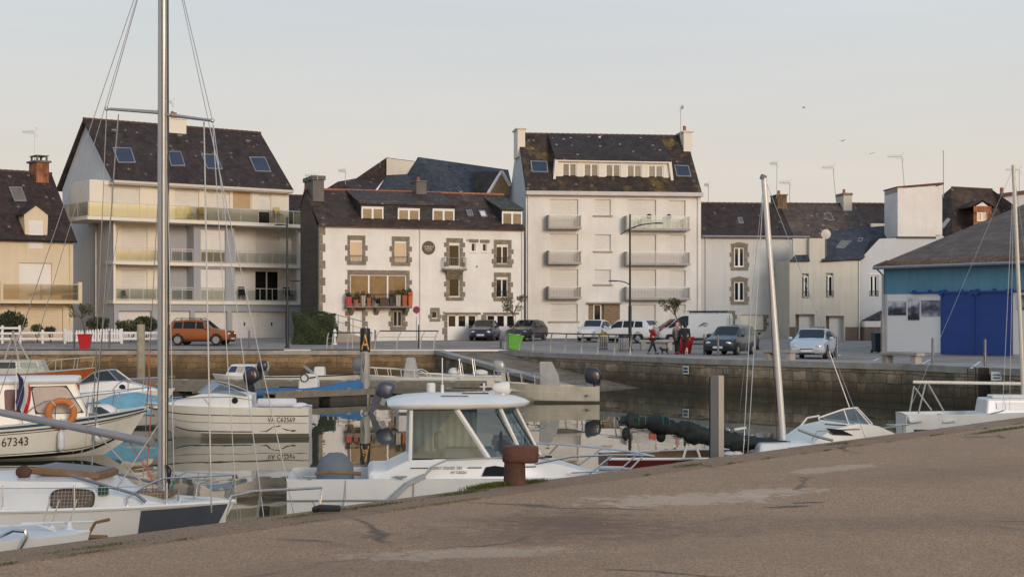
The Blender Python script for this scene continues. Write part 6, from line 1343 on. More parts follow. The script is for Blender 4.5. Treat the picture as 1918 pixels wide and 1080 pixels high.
    mb = MB(); mb.box(.497 * L, .508 * L, -.26, .26, .235 * H, .235 * H + .11); mb.box(-.512 * L, -.50 * L, -.26, .26, .42 * H, .42 * H + .11); mb.build_split('number_plate', M_PLATE, t)
    mb = MB(); mb.box(.485 * L, .503 * L, -.38, .38, .15 * H, .21 * H); mb.box(.485 * L, .502 * L, -.30, .30, .315 * H, .345 * H); mb.build('grille', M_BLACK, t)
    mb = MB()
    for s_ in (-1, 1): mb.box(-.2 * L, .2 * L, s_ * hw * .985, s_ * (hw + .008), .14 * H, .19 * H)
    mb.build_split('sill_trim', M_BLACK, t)
    if rails or rack:
        mb = MB(); m_ = M_BLACK
        for s_ in (-1, 1): mb.tube([(-.38 * L, s_ * hw * .66, H * .97), (-.34 * L, s_ * hw * .66, H + .06), (.02 * L, s_ * hw * .66, H + .06), (.06 * L, s_ * hw * .66, H * .985)], .025, 6)
        if rack:
            for i in range(9): x = (-.40 + .055 * i) * L; mb.box(x - .03, x + .03, -hw * .82, hw * .82, H + .03, H + .09)
            for s_ in (-1, 1): mb.box(-.43 * L, .08 * L, s_ * hw * .8 - .03, s_ * hw * .8 + .03, H + .08, H + .14)
        mb.build('roof_rack', m_, t)
    return t
def paint(n, c, metal=.0, rough=.28): return mat(n, c, rough, metal, .04, .6, coat=.5, spec=.5)
car('orange sport utility car parked side on behind the tall mast', 377, 101.5, R(-8), 4.15, 1.8, 1.64, paint('paint_orange', (.30, .085, .012), .2), SUV, .35, rails=True)
car('dark navy blue hatchback facing the harbour before the white garage doors', 908, 110.5, R(-98), 3.8, 1.66, 1.43, paint('paint_navy', (.012, .016, .05)), HATCH, .29)
car('black hatchback facing the harbour right of the navy one', 988, 110, R(-112), 3.95, 1.7, 1.45, paint('paint_black', (.018, .018, .02)), HATCH, .30)
car('small white hatchback facing the harbour, left of the white estate car', 1114, 108.5, R(-108), 3.7, 1.66, 1.47, paint('paint_white', (.66, .66, .67)), HATCH, .29)
car('white car seen from its rear right corner behind the street lamp', 1174, 106, R(150), 4.1, 1.78, 1.56, paint('paint_white2', (.68, .68, .68)), SUV, .33)
car('dark red car parked half hidden behind the white van', 1266, 111.5, R(186), 4.0, 1.7, 1.5, paint('paint_darkred', (.16, .008, .012)), HATCH, .30)
van = car('white panel van with black roof rack and rear doors towards us', 1303, 103.5, R(157), 4.5, 1.82, 2.0, paint('paint_van', (.66, .68, .70)), VAN, .33, name='panel_van', cat='van', van=True, rack=True)
mb = MB()
for a, c in (((.02, .40), (.07, .47)), ((.07, .47), (.12, .44)), ((.0, .36), (.05, .42)), ((.05, .42), (.10, .36))): mb.obox(((a[0] + c[0]) / 2 * -4.75 - .5, .937, (a[1] + c[1]) / 2 * 2.02 + .42), (.30, .006, .05), (0, math.atan2((c[1] - a[1]) * 2, (c[0] - a[0]) * 4.75), 0))
mb.build('van_emblem', M_CHIMG, van)
car('dark grey blue hatchback with pale headlights parked at the quay edge', 1368, 84.8, R(-117), 3.94, 1.73, 1.53, paint('paint_slate', (.022, .032, .045), .3), HATCH, .31)
car('pale silver blue car parked by the cream house', 1524, 76.5, R(-110), 4.1, 1.75, 1.43, paint('paint_silver', (.50, .55, .62), .35), HATCH, .31)
car('dark car mostly hidden behind the dark grey blue hatchback', 1388, 94, R(72), 3.9, 1.7, 1.45, paint('paint_black', (.018, .018, .02)), HATCH, .30)

# ================================================================== PEOPLE AND DOGS
def skin(name, vs, es, m, par, sub=1, root=0):
    me = bpy.data.meshes.new(name); me.from_pydata([v[:3] for v in vs], es, []); o = bpy.data.objects.new(name, me); col.objects.link(o)
    md = o.modifiers.new('s', 'SKIN'); md.use_smooth_shade = True
    for i, v in enumerate(vs): r = v[3] if isinstance(v[3], tuple) else (v[3], v[3]); me.skin_vertices[0].data[i].radius = r
    me.skin_vertices[0].data[root].use_root = True; o.modifiers.new('d', 'SUBSURF').levels = sub
    dg = bpy.context.evaluated_depsgraph_get(); dg.update(); me2 = bpy.data.meshes.new_from_object(o.evaluated_get(dg)); bpy.data.objects.remove(o); me2.name = name
    me2.polygons.foreach_set('use_smooth', [True] * len(me2.polygons)); me2.materials.clear(); me2.materials.append(m); o = bpy.data.objects.new(name, me2); col.objects.link(o)
    if par: o.parent = par
    return o
M_SKIN = mat('skin', (.42, .24, .17), .6, 0, .05, 8)
def person(label, px, Y, rz, h, jm, tm, hm, jlen, stride=0.0, headfwd=0.0, arm='down', hood=False, sx_=1.0):
    t = thing('person', label, 'person', at(px, Y, .006), rz, 'people walking dogs on the quay'); k = h / 1.7; V = []; E = []
    def v(x, y, z, r): V.append((x * k, y * k, z * k, r * k if not isinstance(r, tuple) else (r[0] * k, r[1] * k))); return len(V) - 1
    def ch(*ids): E.extend(zip(ids, ids[1:]))
    pel = v(0, 0, .93, (.15, .11)); wa = v(.01, 0, 1.1, (.135, .10)); che = v(.02, 0, 1.3, (.16, .11)); nk = v(.03 + headfwd * .5, 0, 1.47, .055); hd = v(.05 + headfwd, 0, 1.545 - headfwd * .25, .08); hd2 = v(.055 + headfwd * 1.25, 0, 1.62 - headfwd * .35, .095); nose = v(.16 + headfwd * 1.3, 0, 1.565 - headfwd * .5, .018)
    ch(pel, wa, che, nk, hd, hd2); ch(hd, nose); hands = []
    for s_ in (1, -1):
        st_ = stride * s_; hp = v(0, .09 * s_, .88, .095); kn = v(st_ * .5 + .03, .09 * s_, .48, .062); an = v(st_ - (.04 if st_ < 0 else 0), .09 * s_, .09, .042); to = v(st_ + .16, .10 * s_, .035, .035); ch(pel, hp, kn, an, to)
        sh = v(.01, .19 * s_, 1.36, .062)
        if arm == 'fold': el = v(.05, .25 * s_, 1.12, .048); wr = v(.25, .10 * s_, 1.10, .034); hv = Vector((.05, -.05 * s_, .0))
        else: el = v(-.02 - .3 * stride * s_ * .3, .25 * s_, 1.10, .048); wr = v(.10 - stride * s_ * .35, .24 * s_, .88, .033); hv = Vector((.02, 0, -.07))
        ch(che, sh, el, wr); w0 = Vector(V[wr][:3]) / k; pa = v(*(w0 + hv), (.035, .02)); ch(wr, pa); p0 = w0 + hv; side = Vector((.018, 0, 0)) if arm != 'fold' else Vector((0, 0, .018))
        for i, ln in enumerate((.07, .08, .075, .06)):
            b0 = p0 + side * (i - 1.5) + hv * .4; a_ = v(*b0, .009); b_ = v(*(b0 + hv.normalized() * ln + Vector((.01, 0, 0))), .007); ch(pa, a_, b_)
        th = v(*(p0 + side * 2.4 + hv * -.1), .010); th2 = v(*(p0 + side * 2.9 + hv.normalized() * .04), .008); ch(pa, th, th2)
    skin('body', V, E, M_SKIN, t)
    # clothing grown over the same joints
    def grow(name, m, pts, es): skin(name, [(p[0] * k, p[1] * k, p[2] * k, (p[3] * k, p[3] * k) if not isinstance(p[3], tuple) else (p[3][0] * k, p[3][1] * k)) for p in pts], es, m, t)
    P_ = [Vector(q[:3]) / k for q in V]; lg = {}
    L1, L2 = (7 + 0), None
    o1 = 7; n_ = (len(V) - 7) // 2; o2 = 7 + n_
    tr = [(0, 0, .95, (.17, .125))]; te = []
    for o_ in (o1, o2): i = len(tr); tr += [(*P_[o_], .108), (*P_[o_ + 1], .078), (P_[o_ + 2].x, P_[o_ + 2].y, .10, .062)]; te += [(0, i), (i, i + 1), (i + 1, i + 2)]
    grow('trousers', tm, tr, te)
    jt = [(0, 0, jlen, (.20, .165)), (0, 0, .5 * (jlen + 1.05), (.19, .15)), (.01, 0, 1.1, (.18, .14)), (.02, 0, 1.32, (.185, .135)), (.03 + headfwd * .4, 0, 1.44, .085)]; je = [(0, 1), (1, 2), (2, 3), (3, 4)]
    for o_ in (o1, o2): i = len(jt); jt += [(*P_[o_ + 4], .085), (*P_[o_ + 5], .07), (*(P_[o_ + 5].lerp(P_[o_ + 6], .88)), .052)]; je += [(3, i), (i, i + 1), (i + 1, i + 2)]
    grow('jacket', jm, jt, je)
    c = P_[5] * k; mb = MB(); mb.ball((c.x - .022 * k, 0, c.z + .02 * k), .118 * k, .112 * k, .125 * k, 14, 10)
    if hood: mb.tube([(c.x - .03 * k, 0, c.z - .02 * k), (c.x - .04 * k, 0, c.z - .14 * k)], [.11 * k, .10 * k], 12)
    mb.build('hood' if hood else 'hair', hm, t, smooth=True)
    for s_ in (1, -1):
        mb = MB(); q = P_[4] * k; mb.ball((q.x + .083 * k, s_ * .035 * k, q.z + .03 * k), .013 * k, .013 * k, .010 * k, 8, 6); mb.build('eye', M_BLACK, t)
        mb = MB(); mb.ball((q.x - .0 * k, s_ * .09 * k, q.z + .01 * k), .02 * k, .012 * k, .03 * k, 8, 6); mb.build('ear', M_SKIN, t)
        o_ = o1 if s_ > 0 else o2; mb = MB(); f = P_[o_ + 2] * k; mb.loft([[(f.x - .07 * k + q_ * .26 * k, f.y + yy * .045 * k * w_, max(0, zz)) for yy, zz in ((-1, 0), (-1, .05 * k * w_), (-.5, .085 * k * w_), (.5, .085 * k * w_), (1, .05 * k * w_), (1, 0))] for q_, w_ in ((0, .8), (.25, 1.1), (.7, .95), (1, .6))]); mb.build('shoe', M_BLACK, t, smooth=True)
    return t
M_JRED = mat('cloth_red', (.27, .018, .025), .9, 0, .15, 9); M_JGREY = mat('cloth_grey', (.16, .155, .155), .95, 0, .15, 9); M_JBLK = mat('cloth_black', (.02, .02, .024), .9, 0, .15, 9); M_PINK = mat('cloth_pink', (.55, .25, .25), .9, 0, .1, 9)
person('person in a red jacket and dark trousers striding behind a small black dog', 1222, 85.6, R(20), 1.56, M_JRED, M_JBLK, M_JRED if False else mat('hair_white', (.45, .42, .40), .9), .80, .27, .10, 'fold')
person('person in a long grey coat with pink hood standing beside a friend in black', 1268, 85.4, R(65), 1.66, M_JGREY, M_JBLK, M_PINK, .70, .06, .02, 'fold', True)
person('person in a black coat with dark hood holding a beige dog close', 1283, 85.0, R(75), 1.64, M_JBLK, mat('cloth_maroon', (.09, .012, .016), .9, 0, .15, 9), M_JBLK, .68, .08, .02, 'down', True)
def dog(label, px, Y, rz, L, m, fluffy=0.0):
    t = thing('dog', label, 'dog', at(px, Y, .006), rz, 'small dogs on the quay'); V = []; E = []
    def v(x, z, y, r): V.append((x * L, y * L, z * L, r * L)); return len(V) - 1
    f = 1 + fluffy; a = v(.30, .52, 0, .155 * f); b = v(0, .53, 0, .13 * f); c = v(-.30, .54, 0, .125 * f); E += [(a, b), (b, c)]; n = v(.42, .66, 0, .09 * f); h = v(.52, .76, 0, .10 * f); m1 = v(.62, .72, 0, .055); m2 = v(.71, .69, 0, .038); E += [(a, n), (n, h), (h, m1), (m1, m2)]
    for s in (1, -1): e = v(.50, .88, .07 * s, .032); E.append((h, e))
    t1 = v(-.44, .66, 0, .04 * f); t2 = v(-.52, .80, 0, .03 * f); E += [(c, t1), (t1, t2)]
    for s in (1, -1):
        p = v(.30, .40, .10 * s, .065 * f); q = v(.29, .20, .10 * s, .038); r = v(.31, .03, .10 * s, .03); w = v(.36, .02, .10 * s, .028); E += [(a, p), (p, q), (q, r), (r, w)]
        p = v(-.30, .42, .10 * s, .08 * f); q = v(-.22, .30, .11 * s, .05); k = v(-.40, .17, .10 * s, .033); r = v(-.37, .03, .10 * s, .028); w = v(-.31, .02, .10 * s, .028); E += [(c, p), (p, q), (q, k), (k, r), (r, w)]
    skin('body', V, E, m, t, 1, 1)
dog('small black dog walking on the quay behind the red jacket', 1245, 84.8, R(195), .46, mat('fur_black', (.012, .011, .011), .9, 0, .2, 20), .1)
dog('fluffy beige dog at the feet of the person in black', 1286, 84.0, R(80), .42, mat('fur_beige', (.55, .44, .33), .95, 0, .15, 20, .6, 60), .45)
# gulls
M_GULL = mat('gull_grey', (.50, .50, .51), .8)
for i, (px, py, Y, lb) in enumerate(((1505, 202, 130, 'small gull gliding highest above the rooftops'), (1578, 264, 125, 'small gull flying above the leaning aerials'), (1630, 288, 120, 'small gull flying lowest left of the white chimney block'))):
    t = thing('gull', lb, 'bird', P(px, py, Y), R(30 * i), 'gulls in the sky'); mb = MB(); mb.loft([[(f * .22, yy * w_, zz * w_) for yy, zz in ((-1, 0), (0, -1), (1, 0), (0, 1))] for f, w_ in ((-1, .01), (-.5, .045), (.3, .06), (.8, .04), (1, .01))])
    for s in (1, -1): mb.add([(.07, 0, .03), (.12, s * .28, .12), (.0, s * .6, .06), (-.06, s * .28, .11), (-.07, 0, .02)], [(0, 1, 2, 3, 4)])
    mb.build('body', M_GULL, t); t.scale = (.7, .7, .7)
# ================================================================== BOATS
M_GEL = mat('gelcoat_white', (.74, .73, .71), .28, 0, .07, 1.2, streak=.12, spec=.5)
M_GELC = mat('gelcoat_cream', (.70, .67, .60), .32, 0, .07, 1.2, streak=.14)
M_DECK = mat('deck_white', (.64, .64, .63), .5, 0, .08, 2)
M_NAVY = mat('hull_navy', (.022, .028, .05), .3, 0, .1, 2); M_MAROON = mat('hull_maroon', (.10, .014, .016), .35, 0, .1, 2)
M_ORHULL = mat('hull_orange', (.40, .095, .016), .45, 0, .2, 2, streak=.25); M_STRB = mat('stripe_blue', (.02, .075, .14), .4); M_RUB = mat('rubbing_strake', (.018, .018, .02), .6)
M_ALUB = mat('aluminium_dull', (.56, .525, .44), .5, .15, .15, 1.5, streak=.25); M_ENG = mat('outboard_dark', (.02, .022, .03), .35, 0, .1, 4, coat=.3); M_ENGG = mat('outboard_grey', (.17, .19, .22), .35, .2, .1, 4)
M_FEND = mat('fender_white', (.62, .63, .65), .5, 0, .12, 5); M_ROPE = mat('rope_pale', (.42, .39, .33), .9, 0, .2, 30); M_ROPER = mat('rope_red', (.45, .12, .09), .9, 0, .2, 30); M_STN = mat('stainless', (.62, .61, .60), .25, .9, .1, 6)
M_WSCR = seethru('boat_windscreen', (.42, .48, .48), .10, .02); M_WDARK = mat('boat_window_dark', (.02, .025, .028), .06, 0, .2, 2, spec=.7); M_CABIN = seethru('cabin_glass', (.60, .66, .68), .05, .03, (.62, .74, .82))
M_CLOTHG = mat('canvas_grey', (.36, .36, .35), .9, 0, .12, 3, .3, 12); M_CLOTHB = mat('canvas_blue', (.035, .14, .31), .85, 0, .15, 3, .4, 10); M_CLOTHC = mat('canvas_cyan', (.17, .37, .46), .85, 0, .15, 3, .4, 8); M_SAILC = mat('sail_cover', (.008, .016, .016), .75, 0, .4, 4, .7, 9); M_TEAK = mat('teak', (.19, .11, .055), .7, 0, .25, 6); M_BRWIN = mat('brown_acrylic', (.10, .055, .02), .12, 0, .35, 2.5, spec=.8)
def boat(name, label, px, Y, rz, L, B, zs, zb, m, draft=.3, rake=.5, stern=.85, flare=.8, deckm=None, open_=None, rub=None, rubv=1.0, cat='boat', fine=2.0, roll=0):
    t = thing(name, label, cat, (XA(px, Y), Y, WZ), 0, None, rot=(R(roll), 0, R(rz)))
    def S(u, v, s):
        bs = B / 2 * (stern + (1 - stern) * min(1, u / .35)) * (1 if u < .42 else max(0, 1 - ((u - .42) / .58) ** fine)); bc = bs * flare * (1 - .55 * max(0, (u - .5) / .5) ** 1.5)
        zsh = zs + (zb - zs) * u ** 1.8; zk = -draft + (draft + .35 * zb) * max(0, (u - .72) / .28) ** 2; zc = zk + (zsh - zk) * .36
        if v < .35: k = v / .35; y, z = bc * k, zk + (zc - zk) * k
        else: k = (v - .35) / .65; y, z = bc + (bs - bc) * k ** .9, zc + (zsh - zc) * k
        return Vector((-L / 2 + L * u - rake * (zsh - z) / zb * u ** 4, y * s, z))
    N = 26; vs = [0, .15, .35, .5, .65, .8, .92, 1]; mb = MB(); secs = []
    for i in range(N + 1):
        u = i / N; secs.append([S(u, v, 1) for v in vs[::-1]] + [S(u, v, -1) for v in vs[1:]])
    mb.loft(secs, closed=False, caps=False); k = len(vs); st = secs[0]; mb.poly(st); h = mb.build('hull', m, t, smooth=True, ang=40)
    mb = MB(); g = .10; rows = []
    for i in range(N + 1):
        u = i / N; a, c = S(u, 1, 1), S(u, 1, -1); a.z -= .015; c.z -= .015; ins = open_ and open_[0] <= u <= open_[1]; q = []
        yi = max(.01, abs(a.y) - g) if open_ else abs(a.y) * .5; dz = open_[2] if ins else 0
        q = [a, Vector((a.x, yi, a.z + .02)), Vector((a.x, yi * .98, a.z + .02 - dz)), Vector((a.x, 0, a.z + .035 - dz)), Vector((a.x, -yi * .98, a.z + .02 - dz)), Vector((a.x, -yi, a.z + .02)), c]; rows.append(q)
    if open_: rows[0] = [Vector((p.x + .001, p.y, p.z)) for p in rows[0]]
    mb.loft(rows, closed=False, caps=False); mb.build('deck', deckm or M_DECK, t, recalc=True)
    if rub:
        for s in (1, -1): mb = MB(); mb.tube([S(i / N, rubv, s) + Vector((0, s * .008, 0)) for i in range(N + 1)], rub[1], 6); mb.build('rubbing_strake', rub[0], h)
    t['L'] = 0; del t['L']
    return t, h, S
def sheet(S, h, u0, u1, v0, v1, m, name, off=.012, nv=6):
    for s in (1, -1):
        mb = MB(); n = 14; pr = [[S(u0 + (u1 - u0) * i / n, v0 + (v1 - v0) * j / nv, s) + Vector((0, s * off, 0)) for j in range(nv + 1)] for i in range(n + 1)]
        for i in range(n):
            for j in range(nv): mb.quad(pr[i][j], pr[i + 1][j], pr[i + 1][j + 1], pr[i][j + 1])
        mb.build(name, m, h, recalc=False)
def stripe(S, h, u0, u1, v0, v1, m, sides=(1, -1), off=.006, name='stripe', taper=False):
    for s in sides:
        mb = MB(); n = 20; pr = [[S(u0 + (u1 - u0) * i / n, v, s) + Vector((0, s * off, 0)) for v in (v0, v1)] for i in range(n + 1)]
        for i in range(n): mb.quad(pr[i][0], pr[i + 1][0], pr[i + 1][1], pr[i][1])
        mb.build(name, m, h, recalc=False)
def hulltext(S, h, s_, u, v, size, s, m=M_BLACK, back=False, sx=.85):
    a = S(u, v, s) + Vector((0, s * .012, 0)); e = S(u + (.06 if s < 0 else -.06), v, s) - S(u, v, s); up = S(u, min(1, v + .15), s) - S(u, v, s)
    text('registration', s_, size, frame(a, e, up), m, h, .002, 'LEFT', sx)
def outboard(t, x, y, z, m=M_ENG, tilt=0.0, sc_=1.0, rz=0.0, band=None):
    M = Matrix.Translation((x, y, z)) @ Matrix.Rotation(R(rz), 4, 'Z') @ Matrix.Rotation(R(tilt), 4, 'Y') @ Matrix.Scale(sc_, 4)
    el = lambda a, p_: math.copysign(abs(a) ** p_, a); mb = MB()
    mb.loft([[(xo + lx * el(math.cos(k * math.pi / 8), .6), wy * el(math.sin(k * math.pi / 8), .6), z_ + sl_ * math.cos(k * math.pi / 8)) for k in range(16)] for z_, lx, wy, xo, sl_ in ((.10, .17, .11, -.13, 0), (.16, .23, .145, -.12, 0), (.30, .27, .165, -.12, 0), (.46, .26, .16, -.11, .01), (.57, .22, .135, -.10, .03), (.62, .14, .08, -.09, .03))]); mb.xform(M); c = mb.build('outboard_motor', m, t, smooth=True, ang=55)
    mb = MB(); mb.loft([[(xx * w_ - .22, yy * w_, z_) for xx, yy in ((-.13, -.05), (.10, -.06), (.10, .06), (-.13, .05))] for z_, w_ in ((.2, 1.15), (-.25, .8), (-.62, .7))]); mb.box(-.45, -.05, -.08, .08, -.50, -.48); mb.tube([(-.48, 0, -.66), (-.05, 0, -.66)], [.05, .035], 8); mb.xform(M); mb.build('motor_leg', m, c)
    mb = MB(); mb.box(-.10, .06, -.10, .10, -.12, .16); mb.xform(M); mb.build('bracket', M_ENGG, c)
    mb = MB()
    for i in range(3): a = i * 2.094; mb.obox((-.50, .10 * math.cos(a), -.66 + .10 * math.sin(a)), (.03, .09, .15), (a, 0, .4))
    mb.xform(M); mb.build('propeller', M_ALU, c)
    if band: mb = MB(); mb.ball((0, 0, 0), .05, .185, .15, 10, 6); mb.xform(M @ Matrix.Translation((-.02, 0, .42))); mb.build('cowl_band', band, c)
    return c
def rail(t, pts, r=.014, posts=(), m=M_STN, name='rail', base=None):
    mb = MB(); mb.tube(pts, r, 6); o = mb.build(name, m, t, smooth=True)
    for a, c in posts: mb = MB(); mb.tube([a, c], r * .9, 6); mb.build('stanchion', m, o)
    return o
def bowrail(t, S, u0, u1, h, n=4, inset=.12, m=M_STN, r=.014, mid=False):
    pts = []; po = []
    for s in (1, -1):
        pp = []
        for i in range(n * 3 + 1):
            u = u0 + (u1 - u0) * i / (n * 3); p = S(u, 1, s); p = Vector((p.x, p.y - s * min(inset, abs(p.y)), p.z)); q = p + Vector((.10 * (u - u0) / (u1 - u0), 0, h * min(1, .35 + i * .4))); pp.append(q)
            if i % 3 == 0: po.append((p, q))
        pts.append(pp)
    o = rail(t, pts[0] + pts[1][::-1], r, po, m, 'bow_rail')
def cabin(t, x0, x1, w0, w1, z0, z1, m=M_GEL, fr=.35, ba=.05, wt=.86, name='cabin', r=.06):
    """box cabin with raked front fr and back ba; returns panel function on its sides"""
    lo = [(x0, -w0 / 2), (x1, -w1 / 2), (x1, w1 / 2), (x0, w0 / 2)]; hi = [(x0 + ba, -w0 / 2 * wt), (x1 - fr, -w1 / 2 * wt), (x1 - fr, w1 / 2 * wt), (x0 + ba, w0 / 2 * wt)]
    mb = MB(); mb.loft([[(x, y, z0) for x, y in lo], [(x, y, z1) for x, y in hi]]); o = mb.build(name, m, t, bevel=r, seg=2)
    def pan(face, s0, s1, v0, v1, off=.008):
        i, j = {'R': (0, 1), 'F': (1, 2), 'L': (3, 2), 'B': (3, 0)}[face]; A, Bq, C, D = Vector((*lo[i], z0)), Vector((*lo[j], z0)), Vector((*hi[j], z1)), Vector((*hi[i], z1))
        f = lambda s_, v_: A.lerp(Bq, s_).lerp(D.lerp(C, s_), v_); n_ = (Bq - A).cross(D - A).normalized(); cen = Vector(((x0 + x1) / 2, 0, (z0 + z1) / 2)); n_ = n_ if n_.dot(A - cen) > 0 else -n_
        return [f(s0, v0) + n_ * off, f(s1, v0) + n_ * off, f(s1, v1) + n_ * off, f(s0, v1) + n_ * off], n_
    return o, pan
def pane(pan, face, s0, s1, v0, v1, m, par, trim=None, sk=0.0, name='cabin_window'):
    q, n_ = pan(face, s0, s1, v0, v1); q[2] += (q[3] - q[2]) * sk; mb = MB(); c = sum(q, Vector()) / 4
    if trim:
        f = MB(); o_ = [p + (p - c).normalized() * .035 for p in q]; f.poly([p - n_ * .003 for p in o_]); fo = f.build('window_trim', trim, par, recalc=False)
    rr = []; 
    for i in range(4):
        a, p, b_ = q[i - 1], q[i], q[(i + 1) % 4]; k = .12; rr += [p.lerp(a, k), p.lerp(p.lerp(a, k).lerp(p.lerp(b_, k), .5), .6), p.lerp(b_, k)]
    mb.poly(rr); return mb.build(name, m, par, recalc=False)
def fender(t, p, l=.45, r=.09, m=M_FEND, vertical=True):
    f = MB(); pr = [(.02, 0), (r * .8, .04), (r, .10), (r, l - .1), (r * .8, l - .04), (.025, l), (.02, l + .05)]; f.lathe(pr, 12)
    if not vertical: f.xform(Matrix.Rotation(R(90), 4, 'Y'))
    f.xform(Matrix.Translation(p)); o = f.build('fender', m, t, smooth=True); return o
def line(name, pts, r, m, par, n=5): mb = MB(); mb.tube(pts, r, n); return mb.build(name, m, par)
def wscreen(t, base, top, gm, fr=.018, posts=True, fm=M_ALU):
    mb = MB(); n = len(base)
    for i in range(n - 1): mb.quad(base[i], base[i + 1], top[i + 1], top[i])
    g = mb.build('windscreen', gm, t, recalc=False); mb = MB(); mb.tube(top, fr, 6); mb.tube(base, fr * .8, 6)
    if posts:
        for i in range(0, n, max(1, n // 4)): mb.tube([base[i], top[i]], fr * .8, 5)
    mb.build('windscreen_frame', fm, g); return g
def sag(a, b, d, n=10): a, b = Vector(a), Vector(b); return [a.lerp(b, i / n) - Vector((0, 0, d * 4 * (i / n) * (1 - i / n))) for i in range(n + 1)]
def LP(t, px, py, y=0.0):   # the place on a boat, y metres to port, that the photo shows at px, py
    c, s_, k = math.cos(t.rotation_euler.z), math.sin(t.rotation_euler.z), (px - CX) / FPX; X0, Y0 = t.location.x, t.location.y
    x = (k * (Y0 + y * c) - X0 + y * s_) / (c - k * s_); Y = Y0 + x * s_ + y * c; return Vector((x, y, EYE + (HY - py) / FPX * Y - t.location.z))

# ---- a: white fishing cabin cruiser, lower left
t, h, S = boat('fishing_boat', 'white cabin fishing boat with orange lifebuoy, blue stripe and flag at the lower left', 24, 39.3, 22, 6.6, 2.35, .74, 1.18, M_GELC, .3, .75, .88, .88, rub=(M_RUB, .018), rubv=.86, fine=2.4)
stripe(S, h, .25, .985, .92, .975, M_STRB); stripe(S, h, .05, .98, .80, .815, M_RUB); stripe(S, h, 0, .93, .28, .345, M_RUB); stripe(S, h, 0, .94, .375, .392, M_RUB)
hulltext(S, h, 'X 67343', .41, .56, .30, -1, M_BLACK)
o, pan = cabin(t, -.75, 1.85, 1.7, 1.42, .72, 1.85, M_GELC, .42, .05, .88)
M_CURT = mat('curtain_pinkish', (.50, .42, .37), .9, 0, .1, 6)
pane(pan, 'R', .50, .95, .34, .90, M_CURT, o, M_RUB, .18); pane(pan, 'R', .20, .38, .36, .86, mat('curtain_maroon', (.13, .05, .05), .5), o, M_GEL); pane(pan, 'F', .08, .47, .38, .9, M_WDARK, o); pane(pan, 'F', .53, .92, .38, .9, M_WDARK, o); pane(pan, 'B', .3, .7, .05, .9, mat('door_greyblue', (.27, .30, .33), .5), o)
mb = MB(); mb.loft([[(x, y * w_, z_) for x, y in ((-1.2, -.72), (1.48, -.62), (1.60, -.3), (1.60, .3), (1.48, .62), (-1.2, .72))] for z_, w_ in ((1.83, 1.12), (1.88, 1.16), (1.95, 1.05), (1.99, .7))]); rf_ = mb.build('cabin_roof', M_GEL, t, smooth=True)
mb = MB(); mb.tube([(-1.15, -.7, .8), (-1.15, -.7, 1.85)], .025, 6); mb.tube([(-1.15, .7, .8), (-1.15, .7, 1.85)], .025, 6); mb.build_split('roof_post', M_STN, t)
o2, pan2 = cabin(t, 1.7, 2.8, 1.25, .55, .95, 1.26, M_GEL, .5, .0, .8, 'coachroof'); pane(pan2, 'R', .22, .66, .25, .85, M_WDARK, o2, None, .3)
bowrail(t, S, .52, .985, .50, 4)
for u in (.3, .42): p = S(u, 1, -1) + Vector((0, .1, 0)); line('stanchion', [p, p + Vector((0, 0, .5))], .013, M_STN, t)
mb = MB(); mb.tube([Vector(S(.655, 1, -1)) + Vector((.30 * math.cos(a), -.07, .17 + .30 * math.sin(a))) for a in [2 * math.pi * i / 24 for i in range(24)]], .085, 10, closed=True); lb = tag(mb.build('lifebuoy', mat('lifebuoy_orange', (.52, .17, .045), .7, 0, .12, 6), None, smooth=True), 'orange lifebuoy hanging on the rail of the white fishing boat', 'lifebuoy'); lb.matrix_world = t.matrix_basis.copy()
c_ = Vector(S(.655, 1, -1)) + Vector((0, -.07, .17)); mb = MB()
for a in (.6, 2.2, 3.7, 5.3): mb.tube([c_ + Vector((.30 * math.cos(a) + .088 * math.cos(k) * math.cos(a), .088 * math.sin(k), .30 * math.sin(a) + .088 * math.cos(k) * math.sin(a))) for k in [2 * math.pi * i / 10 for i in range(10)]], .012, 5, closed=True)
mb.build('reflective_band', M_FEND, lb)
for u, l in ((.66, .5), (.80, .42)): p = S(u, .80, -1); fender(t, (p.x, p.y - .1, p.z - l), l, .085); line('rope', [p + Vector((0, -.06, .3)), p + Vector((0, -.1, .02))], .01, M_ROPE, t)
line('rope', sag(S(.3, 1, -1) + Vector((0, 0, .02)), S(.05, .4, -1) + Vector((.4, -.1, 0)), .1), .03, M_CLOTHG, t)
# anchor on the foredeck
mb = MB(); p = S(.78, 1, -1) + Vector((0, .15, 0)); mb.tube([p, p + Vector((0, 0, .42))], .025, 6); mb.tube([p + Vector((-.17, 0, .30)), p + Vector((.17, 0, .30))], .02, 6); mb.tube([p + Vector((-.1, .0, .05)), p, p + Vector((.1, 0, .05))], .03, 6); mb.build('anchor', M_ENGG, t)
fl = thing('french_flag', 'blue white red flag hanging folded on its staff at the fishing boat cabin', 'flag', P(33, 752, 38.2)); 
a = Vector((0, 0, 0)); s = 38.2 / FPX; mb = MB(); mb.tube([(-.05, 0, -.2), (-.03, 0, .86)], .014, 6); mb.ball((-.03, 0, .88), .03, .03, .03, 8, 5); mb.build('staff', M_FRAME, fl)
for x0, x1, m_ in ((-.02, .14, mat('flag_blue', (.035, .035, .10), .9)), (.14, .24, mat('flag_white', (.55, .53, .50), .9)), (.24, .32, M_RED)):
    mb = MB(); pr = []
    for i in range(9):
        f = i / 8; z_ = .70 - f * .74; k = 1 - .35 * f
        pr.append([(x0 * k + .04 * math.sin(f * 4), .03 * math.sin(x0 * 30 + f * 5), z_ - x0 * 1.1), (x1 * k + .04 * math.sin(f * 4), .03 * math.sin(x1 * 30 + f * 5), z_ - x1 * 1.1)])
    for i in range(8): mb.quad(pr[i][0], pr[i][1], pr[i + 1][1], pr[i + 1][0])
    mb.build('flag_cloth', m_, fl, recalc=False)
